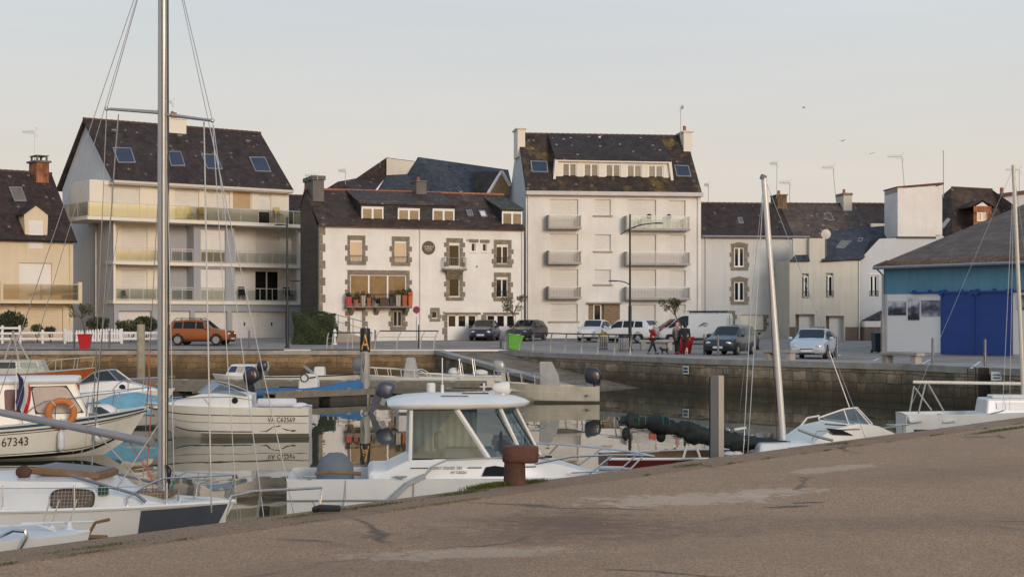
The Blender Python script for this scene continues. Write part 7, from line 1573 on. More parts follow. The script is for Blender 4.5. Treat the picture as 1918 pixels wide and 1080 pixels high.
# ---- b: white day cruiser VA C62569
t, h, S = boat('day_cruiser', 'white day cruiser with low windscreen and black wave graphics on its side', 427, 46.4, 184, 4.75, 1.95, .86, .98, M_GELC, .28, .75, .95, .9, rub=(M_RUB, .012), rubv=.80, fine=2.6)
stripe(S, h, 0.01, .90, .605, .62, mat('stripe_grey', (.2, .19, .17), .5)); stripe(S, h, .34, .86, .385, .41, M_BLACK, off=.012)
hulltext(S, h, 'VA C62569', .245, .645, .20, 1, M_BLACK, sx=.82)
for pts in (((.30, .42), (.255, .42), (.20, .56), (.205, .53), (.25, .40)), ((.20, .535), (.165, .57), (.17, .54), (.19, .52)), ((.165, .50), (.13, .46), (.10, .44), (.13, .43)), ((.11, .43), (.085, .45), (.075, .42), (.10, .40))):
    mb = MB(); mb.poly([S(u, v, 1) + Vector((0, .016, 0)) for u, v in pts]); mb.build('graphic', M_BLACK, h, recalc=False)
# cuddy, local +x is the bow
def coaming(x0, x1, w, z0, z1, nose, m=M_GEL):
    mb = MB(); mb.loft([[(x, y * w_ / 2, z0 if zz == 0 else z0 + (z1 - z0) * hh) for y, zz in ((-1, 0), (-.86, 1), (-.4, 1.0), (.4, 1.0), (.86, 1), (1, 0))] for x, w_, hh in ((x0, w, .85), (x0 + (x1 - x0) * .25, w, 1), (x0 + (x1 - x0) * .5, w * .92, .9), (x0 + (x1 - x0) * .75, w * .68, .5), (x1, w * .3, .08))]); return mb.build('cuddy', m, t, smooth=True, ang=50)
c = coaming(-.75, 2.1, 1.7, .84, 1.30, 0)
base = [Vector(p) for p in ((-.60, .76, 1.20), (-.1, .78, 1.28), (.45, .66, 1.29), (.78, .35, 1.28), (.85, 0, 1.28), (.78, -.35, 1.28), (.45, -.66, 1.29), (-.1, -.78, 1.28), (-.60, -.76, 1.20))]
top = [Vector(p) for p in ((-.62, .76, 1.22), (-.22, .72, 1.40), (.18, .58, 1.54), (.42, .3, 1.585), (.47, 0, 1.59), (.42, -.3, 1.585), (.18, -.58, 1.54), (-.22, -.72, 1.40), (-.62, -.76, 1.22))]
wscreen(t, base, top, M_WSCR, .016)
mb = MB(); mb.lathe([(.09, -.01), (.085, .02)], 14, (-.28, .80, 1.07), 'y'); mb.build('porthole', M_WDARK, c)
rail(t, [Vector(p) for p in ((-.95, .78, .86), (-.85, .78, 1.08), (-.2, .80, 1.18), (.6, .78, 1.18), (1.4, .66, 1.12), (2.1, .3, 1.08), (2.32, 0, 1.08), (2.1, -.3, 1.08), (1.4, -.66, 1.12))], .011, [((.4, .80, .9), (.6, .78, 1.18)), ((1.5, .6, .92), (1.4, .66, 1.12))])
mb = MB(); mb.lathe([(.10, -.55), (.125, -.5), (.125, .5), (.10, .55)], 14, (-1.45, .55, 1.0), 'x'); mb.build('bolster', M_FEND, t, smooth=True); mb = MB(); mb.ball((-2.1, .5, .9), .25, .3, .1); mb.build('seat_cushion', M_GEL, t, smooth=True)
rail(t, [Vector(p) for p in ((-2.05, .8, .86), (-2.3, .82, .93), (-2.42, .6, .9))], .014)
# ---- c: near sailing boat with the tall mast
t, h, S = boat('sailing_boat', 'old white sailing boat with tall grey mast and brown oval window', 25, 22.0, -8, 6.3, 2.3, .84, .92, M_GEL, .3, .5, .8, .85, rub=(M_GEL, .03), fine=2.2)
sheet(S, h, .83, .99, .1, .955, mat('panel_slate', (.075, .085, .105), .4), 'bow_panel'); MX = LP(t, 304.5, 925).x
mb = MB(); mb.loft([[(x, y * w_, z_) for y, z_ in ((-1, .84), (-.85, .84 + hh), (-.5, .88 + hh), (.5, .88 + hh), (.85, .84 + hh), (1, .84))] for x, w_, hh in ((-1.6, .78, .30), (-.2, .82, .38), (1.25, .80, .38), (1.5, .72, .22), (2.1, .52, .12), (2.5, .3, .02))]); cr_ = mb.build('coachroof', M_GEL, t, smooth=True, ang=30)
mb = MB(); pl = []; wx = LP(t, 132, 928, -.85).x
for i in range(24): a = 2 * math.pi * i / 24; cx, cz = math.cos(a), math.sin(a); pl.append((wx + .30 * (abs(cx) ** .5) * (1 if cx > 0 else -1), 1.005 + .125 * (abs(cz) ** .6) * (1 if cz > 0 else -1)))
mb.add([(x, -.845 + (z_ - .84) * .33, z_) for x, z_ in pl], [tuple(range(24))]); mb.build('window', M_BRWIN, cr_, recalc=False)
f = MB(); f.tube([(x * 1.0, -.85 + (z_ - .84) * .33, z_) for x, z_ in pl], .012, 5, closed=True); f.build('window_trim', M_RUB, cr_)
mb = MB(); mb.obox((.92, -.05, 1.30), (.95, .75, .09), (0, R(4), 0)); hk = mb.build('sliding_hatch', M_TEAK, cr_, bevel=.02); mb = MB(); mb.obox((.92, -.05, 1.35), (.86, .66, .02), (0, R(4), 0)); mb.build('hatch_top', mat('hatch_grey', (.20, .18, .17), .6), hk)
mb = MB(); mb.ball((.36, -.45, 1.32), .11, .10, .09); mb.build('rusty_vent', M_RUST, cr_, smooth=True); mb = MB(); mb.lathe([(.07, 0), (.075, .1), (.05, .14)], 12, (1.55, -.62, 1.05)); mb.build('deck_light', mat('lamp_green', (.02, .07, .05), .3), t)
mb = MB(); mb.obox((1.75, 0, 1.02), (1.1, .55, .06)); mb.build('deck_pad', M_TEAK, t, bevel=.01)
M_MAST = mat('mast_alloy', (.44, .43, .42), .42, .55, .08, 1.2, streak=.15); mz = 8.9; zd = 1.0
mb = MB(); ring = lambda z_, r_: [(MX + .070 * r_ * math.cos(a), .050 * r_ * math.sin(a), z_) for a in [2 * math.pi * i / 16 for i in range(16)]]; mb.loft([ring(zd, 1), ring(5, 1), ring(mz, .85)]); ms = mb.build('mast', M_MAST, t, smooth=True)
mb = MB(); mb.tube([(MX + .012, -.056, zd), (MX + .012, -.056, mz)], .008, 5); mb.build('sail_track', M_ENGG, ms)
def onm(px, py, dy=0.0, dx=0): p = LP(t, px, py, dy); p.x += dx; return p
spz = onm(303, 214).z; sl, sr = onm(200, 204, .25), onm(398, 226, -.25)
for e in (sl, sr): mb = MB(); mb.tube([(MX, 0, spz + (.02 if e is sl else .0)), e], [.028, .02], 7); mb.ball(e, .03, .03, .03, 8, 5); mb.build('spreader', M_MAST, ms)
mh = Vector((MX, 0, mz)); dl, dr_ = Vector((MX - .55, .95, .85)), Vector((MX - .35, -1.0, .85))
def wire(a, b_, r=.006, m=M_STN): return line('stay', [a, b_], r, m, t, 4)
wire(mh, sl); wire(sl, onm(176, 760, .8)); wire(onm(222, 214, .2), onm(170, 905, .9), .009); wire(mh, sr); wire(sr, onm(447, 1010, -.7)); wire(onm(382, 228, -.2), onm(396, 960, -.7), .010); wire(onm(303, 240), onm(266, 930, .6)); wire(onm(312, 250), onm(326, 900, -.3)); wire(mh + Vector((0, .05, 0)), onm(-260, 1500, 0), .006); wire(mh, onm(560, 1005, 0), .007); wire(onm(400, 235, -.3), onm(498, 1000, -1.0), .006); wire(mh, onm(30, 768, 0), .005)
wire(onm(222, 425, 0), onm(158, 840, .3), .004); line('halyard', [onm(314, -300), onm(316, 600, -.06), onm(313, 900, -.06)], .011, M_RUB, t); line('halyard', [onm(309, 0), onm(311, 300, -.08), onm(312, 920, -.08)], .008, M_ROPE, t)
line('halyard', [onm(276, 640, .1), onm(284, 760, .1), onm(276, 870, .15), onm(290, 925, .1)], .008, M_ROPER, t); line('halyard', [onm(318, 905, -.1), onm(312, 870, -.1), onm(320, 880, -.15), onm(313, 920, -.1)], .016, M_RUB, t); line('halyard', [onm(322, 915, -.1), onm(330, 890, -.1), onm(318, 930, -.1)], .012, mat('rope_green', (.02, .22, .14), .9), t)
bo = [onm(286, 829, 0), onm(120, 795, .5), onm(-70, 758, 1.1)]; mb = MB(); mb.tube(bo, [.058, .055, .05], 12); mb.build('boom', mat('boom_grey', (.30, .29, .30), .45, .3, .08, 2), t, smooth=True); line('kicker', [onm(290, 905), onm(240, 822, .2)], .008, M_ROPER, t); line('sheet', [onm(178, 808, .35), onm(320, 960, -.3)], .012, M_CLOTHG, t); line('sheet', [onm(300, 790), onm(220, 912, -.2)], .011, M_ROPE, t)
# grab rails and lifeline netting
rail(t, [Vector(p) for p in ((1.1, -.62, 1.30), (1.5, -.66, 1.20), (2.0, -.60, 1.06), (2.12, -.58, .96))], .022, (), M_ENGG); rail(t, [Vector(p) for p in ((1.0, .5, 1.28), (2.1, .45, 1.05))], .02, (), M_ENGG)
posts = []
for x in (-1.6, -.45, .35, 1.25, 2.35): y = -abs(S((x + 3.15) / 6.3, 1, -1).y) + .06; posts.append(Vector((x, y, .86)))
mb = MB()
for zz in (.02, .30): mb.tube([p + Vector((0, 0, zz)) for p in posts], .006, 4)
n_ = MB()
for a_, c_ in zip(posts, posts[1:]):
    k = int((c_ - a_).length / .045)
    for i in range(k):
        p = a_.lerp(c_, i / k); n_.tube([p + Vector((0, 0, .02)), p + Vector((.03, 0, .30))], .0012, 3)
for zz in (.065, .11, .155, .20, .25): n_.tube([p + Vector((0, 0, zz)) for p in posts], .0012, 3)
mb.build('lifeline', M_STN, t); n_.build('netting', M_FRAME, t)
for p in posts: line('stanchion', [p - Vector((0, 0, .05)), p + Vector((0, 0, .34))], .013, M_STN, t, 6)
bowrail(t, S, .80, .985, .36, 2, .06, r=.013)
# ---- d: pilothouse boat in the centre
t, h, S = boat('pilothouse_boat', 'white pilothouse boat with big windows and searchlight beside the near quay', 883, 25.6, 5, 5.75, 2.25, .93, .88, M_GEL, .3, .7, .93, .9, open_=(.02, .33, .42), rub=(mat('strake_grey', (.26, .26, .27), .5), .018), rubv=.74, fine=2.3)
stripe(S, h, .0, .7, .45, .47, mat('stripe_grey', (.2, .19, .17), .5))
def dl_(px, py, y): return LP(t, px, py, y)
zb0 = .93; x0, x1 = dl_(768, 852, 0).x, dl_(1030, 852, 0).x
# superstructure below the windows
mb = MB(); mb.loft([[(x, y * w_, z0_) for y, z0_ in ((-1, .80), (-1.0, .80 + hh * .7), (-.93, .80 + hh), (.93, .80 + hh), (1.0, .80 + hh * .7), (1, .80))] for x, w_, hh in ((-1.55, .98, .16), (-.98, .98, .42), (0.2, .96, .42), (.95, .86, .38), (1.35, .74, .30), (1.9, .48, .14), (2.35, .22, .04))]); co = mb.build('coachroof', M_GEL, t, smooth=True, ang=28)
mb = MB(); pl = [(.10, .96), (.16, 1.10), (.30, 1.12), (.55, 1.08), (.66, .98), (.60, .95)]
def side_y(x): return -(.98 if x < .2 else .98 - (x - .2) * .14)
mb.poly([(x, side_y(x) - .012, z_) for x, z_ in pl]); mb.build('cuddy_window', M_WDARK, co, recalc=False)
mb = MB()
for xa, xb_ in ((-1.0, -.72), (-.12, .1), (.62, .95)): mb.quad((xa, side_y(xa) - .011, 1.085), (xb_, side_y(xb_) - .011, 1.085), (xb_, side_y(xb_) - .011, 1.10), (xa, side_y(xa) - .011, 1.10))
mb.build('stripe', M_RUB, co, recalc=False); text('lettering', 'MERRY FISHER 580', .068, frame((-.70, -.998, 1.07), (1, 0, 0), (0, 0, 1)), M_ENGG, co, .001, 'LEFT', .9); text('registration', 'AY C65261', .060, frame((-.38, -.998, 1.005), (1, 0, 0), (0, 0, 1)), M_BLACK, co, .001, 'LEFT', .9)
# window posts + glass (side, corner, front)
WB = [Vector(p) for p in ((-1.0, -.90, 1.215), (.22, -.86, 1.21), (.78, -.62, 1.19), (1.10, 0, 1.19), (.78, .62, 1.19), (.22, .86, 1.21), (-1.0, .90, 1.215))]; WT = [Vector(p) for p in ((-.98, -.80, 1.99), (-.28, -.80, 1.98), (.42, -.56, 1.97), (.70, 0, 1.97), (.42, .56, 1.97), (-.28, .80, 1.98), (-.98, .80, 1.99))]
for i in range(6): mb = MB(); mb.quad(WB[i], WB[i + 1], WT[i + 1], WT[i]); mb.build('cabin_window', M_CABIN, t, recalc=False)
for i, (a_, c_) in enumerate(zip(WB, WT)):
    mb = MB(); d_ = (c_ - a_).normalized(); mb.tube([a_ - d_ * .06, c_ + d_ * .05], .045 if i in (1, 5) else .032, 6); mb.build('window_post', M_GEL, t, smooth=True)
mb = MB(); mb.tube(WB, .022, 5); mb.build('window_seal', M_RUB, t)
mb = MB(); mb.loft([[(x * k - .12 * (1 - k), y * k, z_) for x, y in ((-1.30, -.84), (-.9, -.92), (-.2, -.90), (.42, -.70), (.80, -.34), (.90, 0), (.80, .34), (.42, .70), (-.2, .90), (-.9, .92), (-1.30, .84))] for k, z_ in ((.97, 1.98), (1.03, 2.02), (1.04, 2.055), (.97, 2.10), (.80, 2.155), (.5, 2.19))]); rf_ = mb.build('cabin_roof', M_GEL, t, smooth=True, ang=50)
mb = MB(); mb.obox((.05, -.05, 2.195), (.42, .42, .03)); mb.build('roof_hatch', M_WDARK, rf_, bevel=.01); mb = MB(); mb.tube([(-.55, -.62, 2.13), (-.5, -.62, 2.17), (-.1, -.62, 2.165), (-.05, -.62, 2.12)], .02, 6); mb.build('grab_rail', M_TEAK, rf_)
mb = MB(); p = dl_(942, 741, -.1); p.z = 2.28; mb.lathe([(.03, -.17), (.075, -.12), (.095, 0), (.10, .1), (.085, .105)], 16, p, 'x'); mb.tube([p - Vector((0, 0, .12)), p], .04, 7); sl_ = mb.build('searchlight', M_GEL, rf_, smooth=True); mb = MB(); mb.lathe([(.082, .106), (.02, .108)], 14, p, 'x'); mb.build('lens', M_WDARK, sl_)
mb = MB(); p = dl_(829, 738, 0); mb.tube([(p.x, .1, 2.15), (p.x, .1, 2.32)], .025, 7); mb.tube([(p.x, .1, 2.32), (p.x, .1, 2.75)], .010, 5); mb.build('vhf_antenna', M_GEL, rf_); mb = MB(); mb.tube([(dl_(909, 740, 0).x, .3, 2.15), (dl_(909, 740, 0).x, .3, 2.34)], .02, 6); mb.build('mast_light', M_GEL, rf_)
for a_, b_ in (((.36, -.62, 1.90), (.62, -.60, 1.45)), ((.62, -.30, 1.92), (.96, -.16, 1.38))): line('wiper', [a_, b_], .013, M_RUB, t)
# inside: seats, wheel, curtain side
mb = MB(); mb.box(-.5, .35, -.6, -.05, .9, 1.35); mb.box(-.6, -.45, -.6, -.05, 1.3, 1.6); mb.build('helm_seat', mat('seat_blue_grey', (.22, .27, .31), .7), t, bevel=.05); mb = MB(); mb.tube([Vector((.45, -.3 + .17 * math.cos(a), 1.42 + .17 * math.sin(a))) for a in [2 * math.pi * i / 16 for i in range(16)]], .016, 6, closed=True); mb.build('steering_wheel', M_BLACK, t)
mb = MB(); mb.box(-.99, -.95, -.78, .78, .9, 1.95); mb.build('bulkhead', mat('bulkhead_grey', (.34, .37, .38), .6, 0, .1, 3), t); mb = MB(); n_ = 40; pr = [(-.95 + 1.75 * i / n_ * .62, .70 + .02 * math.sin(i * 1.3)) for i in range(n_ + 1)]
for (xa, ya), (xb_, yb_) in zip(pr, pr[1:]): mb.quad((xa, ya, 1.20), (xb_, yb_, 1.20), (xb_, yb_, 1.97), (xa, ya, 1.97))
mb.build('curtain', mat('curtain_grey', (.44, .50, .52), .9, 0, .15, 6), t, recalc=False)
mb = MB(); mb.box(.55, .95, -.5, .5, 1.1, 1.26); mb.build('dashboard', mat('seat_blue_grey', (.22, .27, .31), .7), t, bevel=.04)
mb = MB(); p = dl_(630, 868, 0); mb.loft([[(p.x - .02 * k + (.30 * k) * math.cos(a), -.05 + .24 * k * math.sin(a), z_) for a in [2 * math.pi * i / 14 for i in range(14)]] for z_, k in ((.55, .9), (.9, 1.0), (1.05, .95), (1.18, .72), (1.26, .35))]); mb.build('motor_cover', mat('cover_greyblue', (.13, .155, .19), .85, 0, .15, 4, .3, 12), t, smooth=True)
mb = MB(); mb.tube([(-2.45, -.82, 1.0), (-2.2, -.88, 1.03), (-1.75, -.86, 1.0)], .03, 7); mb.build('gunwale_trim', M_TEAK, t); mb = MB(); mb.box(-1.65, -1.05, -.95, .95, .5, 1.05); mb.build('cockpit_coaming', M_GEL, t, bevel=.08, seg=2)
for u, v, l in ((.155, .62, .16), (.335, .55, .15)): p = S(u, v, -1); mb = MB(); mb.lathe([(.09, 0), (.05, .1), (.03, .17), (.015, .2)], 10, (p.x, p.y - .1, p.z - .08)); mb.build('fender', M_FEND, t, smooth=True); q_ = S(u, 1, -1); line('rope', [q_, (p.x, p.y - .1, p.z + .1)], .008, M_ROPE, t)
# grey mooring rope draped over the side from the cabin to the quay
line('mooring_rope', [(1.1, -.7, 1.235), (.2, -.92, 1.23), (-.42, -1.0, 1.22), (-.62, -1.05, 1.14), (-.78, -1.10, .98)], .012, M_CLOTHG, t); line('mooring_rope', [(-.78, -1.10, .98), (-1.05, -1.16, .86), (-1.3, -1.2, .62), (-1.75, -1.24, .42), (-2.3, -1.26, .36), (-2.75, -1.3, .38)], .045, M_CLOTHG, t)
pts = [Vector(p) for p in ((.95, -.88, 1.14), (1.5, -.86, 1.24), (2.2, -.62, 1.24), (2.75, -.25, 1.20), (2.95, 0, 1.16), (2.75, .25, 1.20), (2.2, .62, 1.25), (1.5, .86, 1.30), (.95, .88, 1.32))]
rail(t, pts, .017, [(S(.80, 1, -1), pts[2]), (S(.92, 1, -1), pts[3]), (S(.80, 1, 1), pts[6]), (S(.92, 1, 1), pts[5]), (S(.7, 1, 1), pts[7])], name='bow_rail'); rail(t, [p - Vector((0, 0, .25)) for p in pts[1:5]], .011)
mb = MB(); mb.box(1.0, 1.28, -.16, .16, 1.16, 1.20); mb.build('deck_hatch', M_WDARK, t, bevel=.01)
for u in (.06, .30): p = S(u, 1, -1); mb = MB(); mb.tube([p + Vector((-.1, .05, .05)), p + Vector((.1, .05, .05))], .016, 6); mb.box(p.x - .03, p.x + .03, p.y + .035, p.y + .065, p.z, p.z + .05); mb.build('cleat', M_STN, t)
mb = MB(); mb.tube([(1.98, -.12, 1.0), (2.45, -.05, .98)], .03, 7); mb.obox((2.5, -.04, .96), (.12, .2, .04)); mb.build('anchor', M_STN, t); line('stern_rope', sag(S(.03, 1, -1) + Vector((.03, .06, .04)), S(.09, .55, -1) + Vector((0, -.03, 0)), .02), .012, M_ROPE, t)
for z_ in (1.04, 1.10): mb = MB(); mb.box(-2.35, -1.75, .30, .62, z_ - .42, z_ - .38) if z_ < 1.1 else mb.box(-2.3, -1.8, -.5, -.2, .62, .84); mb.build('fish_box' if z_ > 1.05 else 'cockpit_seat', M_DECK, t, bevel=.01)
# ---- e: maroon sailing boat with green covered boom
t, h, S = boat('maroon_sailing_boat', 'maroon hulled sailing boat with a dark green cover over its boom', 1383, 30.0, 4, 5.1, 1.9, .84, .92, M_MAROON, .3, .5, .78, .82, M_TEAK, (.04, .55, .3), (M_GEL, .025), fine=2.1)
def e_(px, py, y=0.0): return LP(t, px, py, y)
mb = MB(); a_, b_ = e_(1467, 822), e_(1431, 334); mb.tube([Vector((a_.x, 0, .9)), a_, a_.lerp(b_, .5), b_], [.06, .06, .055, .055], 12); ms = mb.build('mast', mat('mast_white', (.66, .655, .64), .35, .2, .05, 1), t, smooth=True); mb = MB(); mb.tube([b_ - Vector((.03, 0, .02)), b_ + Vector((0, 0, .06))], [.062, .058], 10); mb.build('mast_cap', M_ENGG, ms)
q = random.Random(4); pts = []; rr = []; A, B_ = e_(1480, 827, -.05), e_(1163, 788, -.1)
for i in range(71):
    f = i / 70; p = A.lerp(B_, f); base_r = .05 + .10 * math.sin(min(1, f * 2.0) * math.pi / 2) if f < .6 else .15 - .05 * (f - .6) / .4; base_r *= (1 + .22 * math.sin(f * 34) * (f > .45) + q.uniform(-.14, .14))
    if f > .96: base_r = .05
    p.z += -.07 * math.sin(f * 5.5) - .03 + (.03 if f > .9 else 0); pts.append(p); rr.append(max(.03, base_r))
mb = MB(); mb.tube(pts, rr, 20); nv = []
for i, (x, y, z) in enumerate(mb.v[:len(pts) * 20]):
    c = pts[i // 20]; d = Vector((x, y, z)) - c; a = 2 * math.pi * (i % 20) / 20; f = (i // 20) / 70; g = 1 + .10 * math.sin(3 * a + f * 22) + .07 * math.sin(5 * a - f * 61) + q.uniform(-.05, .05); v = c + d * g
    if d.z < -.02: v.z -= .06 * abs(math.sin(f * 15)) * min(1, f * 2)
    nv.append(tuple(v))
mb.v[:len(nv)] = nv
sc_ = mb.build('sail_cover', M_SAILC, t, smooth=True, ang=60)
mb = MB(); mb.ball(e_(1172, 812, -.1), .07, .06, .13, 10, 7); mb.ball(e_(1238, 818, -.1), .09, .07, .10, 10, 7); mb.ball(e_(1335, 822, -.1), .25, .08, .13, 10, 7); mb.build_split('cover_fold', M_SAILC, sc_, smooth=True); mb = MB()
for f in (.72, .76, .86, .90): p = A.lerp(B_, f); i = int(f * 70); mb.tube([p + Vector((0, math.cos(a) * (rr[i] + .012), math.sin(a) * (rr[i] + .012) - .06 * math.sin(f * 5.5))) for a in [2 * math.pi * k / 12 for k in range(12)]], .008, 4, closed=True)
mb.build_split('cover_lashing', mat('rope_green', (.02, .22, .14), .9), sc_)
mb = MB(); mb.box(-2.3, -.2, -.75, .75, .62, .66); mb.build('cockpit_floor', M_TEAK, t); o, pan = cabin(t, .25, 1.6, 1.2, .8, .85, 1.08, M_GEL, .3, .05, .85, 'coachroof')
for a_, b_ in ((e_(1290, 820), e_(1279, 860)), (e_(1299, 822), e_(1312, 858))): line('boom_crutch', [a_, b_], .022, M_GEL, t)
line('stay', [e_(1431, 336), e_(1376, 860, .8)], .006, M_STN, t); line('stay', [e_(1431, 336), e_(1400, 862, -.8)], .007, M_STN, t); line('stay', [e_(1432, 336), e_(1455, 820, -.1)], .007, M_MAROON, t); line('stay', [e_(1433, 336), Vector((2.5, 0, .95))], .006, M_STN, t); line('stay', [e_(1412, 460), e_(1392, 855, -.8)], .007, M_STN, t)
line('tiller_post', [e_(1179, 812), e_(1179, 862)], .022, M_RUB, t); line('sheet', sag(e_(1190, 815), e_(1203, 862), .0), .008, M_ROPE, t); mb = MB(); mb.box(*(lambda p: (p.x - .06, p.x + .06, -.15, -.05, p.z - .05, p.z + .05))(e_(1220, 816)))
mb.build('block', M_TERRA, t); mb = MB(); mb.obox(e_(1386, 806, -.1) + Vector((0, 0, .04)), (.22, .12, .03), (0, R(-8), 0)); mb.build('white_flap', M_GEL, sc_)
for px in (1365, 1380): mb = MB(); p = e_(px, 850, -.2); mb.ball(p, .12, .1, .06, 10, 6); mb.build('fender', M_FEND, t, smooth=True)
rail(t, [e_(1235, 845, -.2), e_(1180, 850, -.4), e_(1150, 853, -.5)], .012)
# ---- f: white motor boat with raked windscreen
t, h, S = boat('sport_boat', 'white motor boat with steep glass windscreen and dark side window behind the quay edge', 1570, 32.6, 12, 4.3, 1.9, .80, .95, M_GEL, .3, .6, .9, .88, open_=(.03, .45, .35), fine=2.3)
def f_(px, py, y=0.0): return LP(t, px, py, y)
mb = MB(); mb.loft([[(x, y * w_, z0_) for y, z0_ in ((-1, .78), (-.9, .78 + hh), (-.3, .8 + hh), (.3, .8 + hh), (.9, .78 + hh), (1, .78))] for x, w_, hh in ((-1.0, .88, .08), (-.5, .88, .40), (.1, .86, .52), (.55, .80, .46), (1.2, .5, .22), (1.8, .2, .02))]); c = mb.build('cuddy', M_GELC, t, smooth=True, ang=30)
base = [f_(1535, 787, -.75), f_(1590, 795, -.72), f_(1630, 795, -.42), f_(1634, 793, 0), f_(1630, 790, .42), f_(1590, 788, .72), f_(1545, 784, .75)]; top = [f_(1533, 782, -.70), f_(1580, 766, -.62), f_(1602, 763, -.35), f_(1606, 763, 0), f_(1602, 763, .35), f_(1580, 766, .62), f_(1540, 780, .70)]; wscreen(t, base, top, M_WSCR, .018, fm=M_GEL)
mb = MB(); pl = [f_(1546, 801, -.872), f_(1575, 804, -.872), f_(1600, 815, -.86), f_(1562, 813, -.872)]; mb.poly(pl); mb.build('side_window', M_WDARK, c, recalc=False); line('stripe', [f_(1545, 794, -.86), f_(1585, 796, -.84)], .012, M_RUB, c)
rail(t, [f_(1520, 824, -.8), f_(1530, 807, -.85), f_(1600, 803, -.85), f_(1636, 804, -.6), f_(1690, 796, -.1), f_(1702, 795, .2), f_(1660, 795, .6)], .014, [(f_(1690, 812, -.1), f_(1690, 796, -.1))], name='bow_rail')
line('mooring_rope', sag(f_(1495, 803, -.9), f_(1560, 824, -1.4), .02), .03, M_CLOTHG, t); rail(t, [f_(1500, 797, -.6), f_(1512, 782, -.6), f_(1535, 778, -.7)], .02, (), M_GEL); line('radio_aerial', [f_(1592, 765, .3), f_(1553, 658, .3)], .012, M_GEL, t)
# ---- g: small white sailing boat at the right border
t, h, S = boat('white_sailing_boat', 'small white sailing boat with bare boom at the right border', 1832, 43.0, -3, 4.1, 1.75, .86, .95, M_GEL, .3, .5, .86, .86, open_=(.03, .45, .32), fine=2.2)
def g_(px, py, y=0.0): return LP(t, px, py, y)
stripe(S, h, .05, .55, .60, .66, M_STRB); o, pan = cabin(t, .05, 1.9, 1.35, .8, .84, 1.28, M_GEL, .3, .05, .86, 'cabin', .05); pane(pan, 'R', .15, .92, .35, .78, mat('window_navy', (.03, .035, .07), .1, 0, .2, 2), o); mb = MB(); mb.obox((.75, 0, 1.32), (.9, .6, .09)); mb.build('sliding_hatch', M_GEL, o, bevel=.03)
mb = MB(); a_, b_ = g_(1917, 745), g_(1898, 309); mb.tube([Vector((a_.x, 0, 1.2)), a_, b_], [.055, .055, .05], 10); ms = mb.build('mast', mat('mast_cream', (.58, .55, .49), .4, .2, .06, 1), t, smooth=True)
mb = MB(); mb.tube([g_(1710, 715), g_(1912, 718)], .042, 9); mb.build('boom', M_GELC, t, smooth=True)
for a_, b_ in (((1734, 715), (1720, 774)), ((1737, 716), (1768, 770)), ((1712, 722), (1704, 770)), ((1714, 726), (1745, 768))): line('boom_crutch', [g_(*a_), g_(*b_)], .022, M_CLOTHG, t)
line('stay', [g_(1899, 315), g_(1878, 765, -.8)], .006, M_STN, t); line('stay', [g_(1899, 330), g_(1891, 768, -.7)], .006, M_STN, t); line('stay', [g_(1899, 312), g_(1702, 770)], .005, M_STN, t); line('stay', [g_(1898, 312), g_(1960, 770, .7)], .006, M_STN, t)
for px in (1700, 1762): mb = MB(); mb.tube([g_(px, 776, -.7), g_(px + 6, 790, -.8), g_(px + 26, 787, -.85)], .05, 9); mb.build('fender', M_FEND, t, smooth=True)
line('mooring_rope', sag(g_(1756, 775, -.8), g_(1880, 768, -.85), .12), .02, M_CLOTHG, t); mb = MB(); mb.obox(g_(1825, 778, -.80), (.12, .03, .04)); mb.build('cleat', M_RUB, t)
# ---- h: aluminium boat
t, h, S = boat('aluminium_boat', 'dull aluminium boat with covered console and black outboard by the slipway', 1024, 66.0, 177, 4.35, 1.75, .66, .86, M_ALUB, .25, .6, .95, .85, M_ALUB, (.05, .9, .35), fine=2.4)
mb = MB(); mb.loft([[(x, y, z_) for x, y in ((-x0, -.4 * w_), (x1, -.36 * w_), (x1, .36 * w_), (-x0, .4 * w_))] for z_, x0, x1, w_ in ((.6, .55, .25, 1.1), (1.1, .48, .28, 1.05), (1.62, .22, .3, .9), (1.66, .15, .26, .8))]); mb.build('console_cover', M_CLOTHG, t, bevel=.04); outboard(t, -1.75, 0, .62, M_ENG, 0, 1.3)
bowrail(t, S, .48, .98, .42, 4, .06, r=.018); stripe(S, h, .3, .9, .72, .735, M_GELC); mb = MB(); 
for pts in (((.17, .62), (.14, .60), (.12, .66), (.11, .60), (.07, .62), (.11, .56), (.13, .5), (.14, .57)),): mb.poly([S(u, v, 1) + Vector((0, .02, 0)) for u, v in pts])
mb.build('emblem', M_ENGG, h, recalc=False)
# ---- i: blue inflatable
t, h, S = boat('inflatable_boat', 'blue inflatable boat with white console and dark outboard on the left side of the pontoon', 577, 67.5, -3, 4.0, 1.5, .22, .36, M_GELC, .2, .5, .9, .8, M_CLOTHG, (.03, .9, .2))
for s in (1, -1):
    mb = MB(); mb.tube([(-2.15, s * .70, .26)] + [S(u, 1, s) + Vector((0, 0, .07 + .22 * max(0, u - .5))) for u in (.05, .3, .5, .65, .78, .88, .95, 1)], [.10, .19, .20, .20, .20, .20, .19, .18, .16], 12); mb.build('tube', M_CLOTHB, t, smooth=True)
mb = MB(); mb.loft([[(x, y, z_) for x, y in ((-.55 * w_ + .1, -.33), (.42 * w_ + .1, -.33), (.42 * w_ + .1, .33), (-.55 * w_ + .1, .33))] for z_, w_ in ((.35, .85), (.8, .8), (1.12, .5))]); cs = mb.build('console', M_GEL, t, bevel=.04); mb = MB(); mb.tube([Vector((-.08 + .16 * math.cos(a), -.39, .95 + .16 * math.sin(a))) for a in [2 * math.pi * i / 14 for i in range(14)]], .022, 6, closed=True); mb.tube([(.12, -.4, .95), (.4, -.4, .99)], .03, 6); mb.build('emblem', M_BLACK, cs)
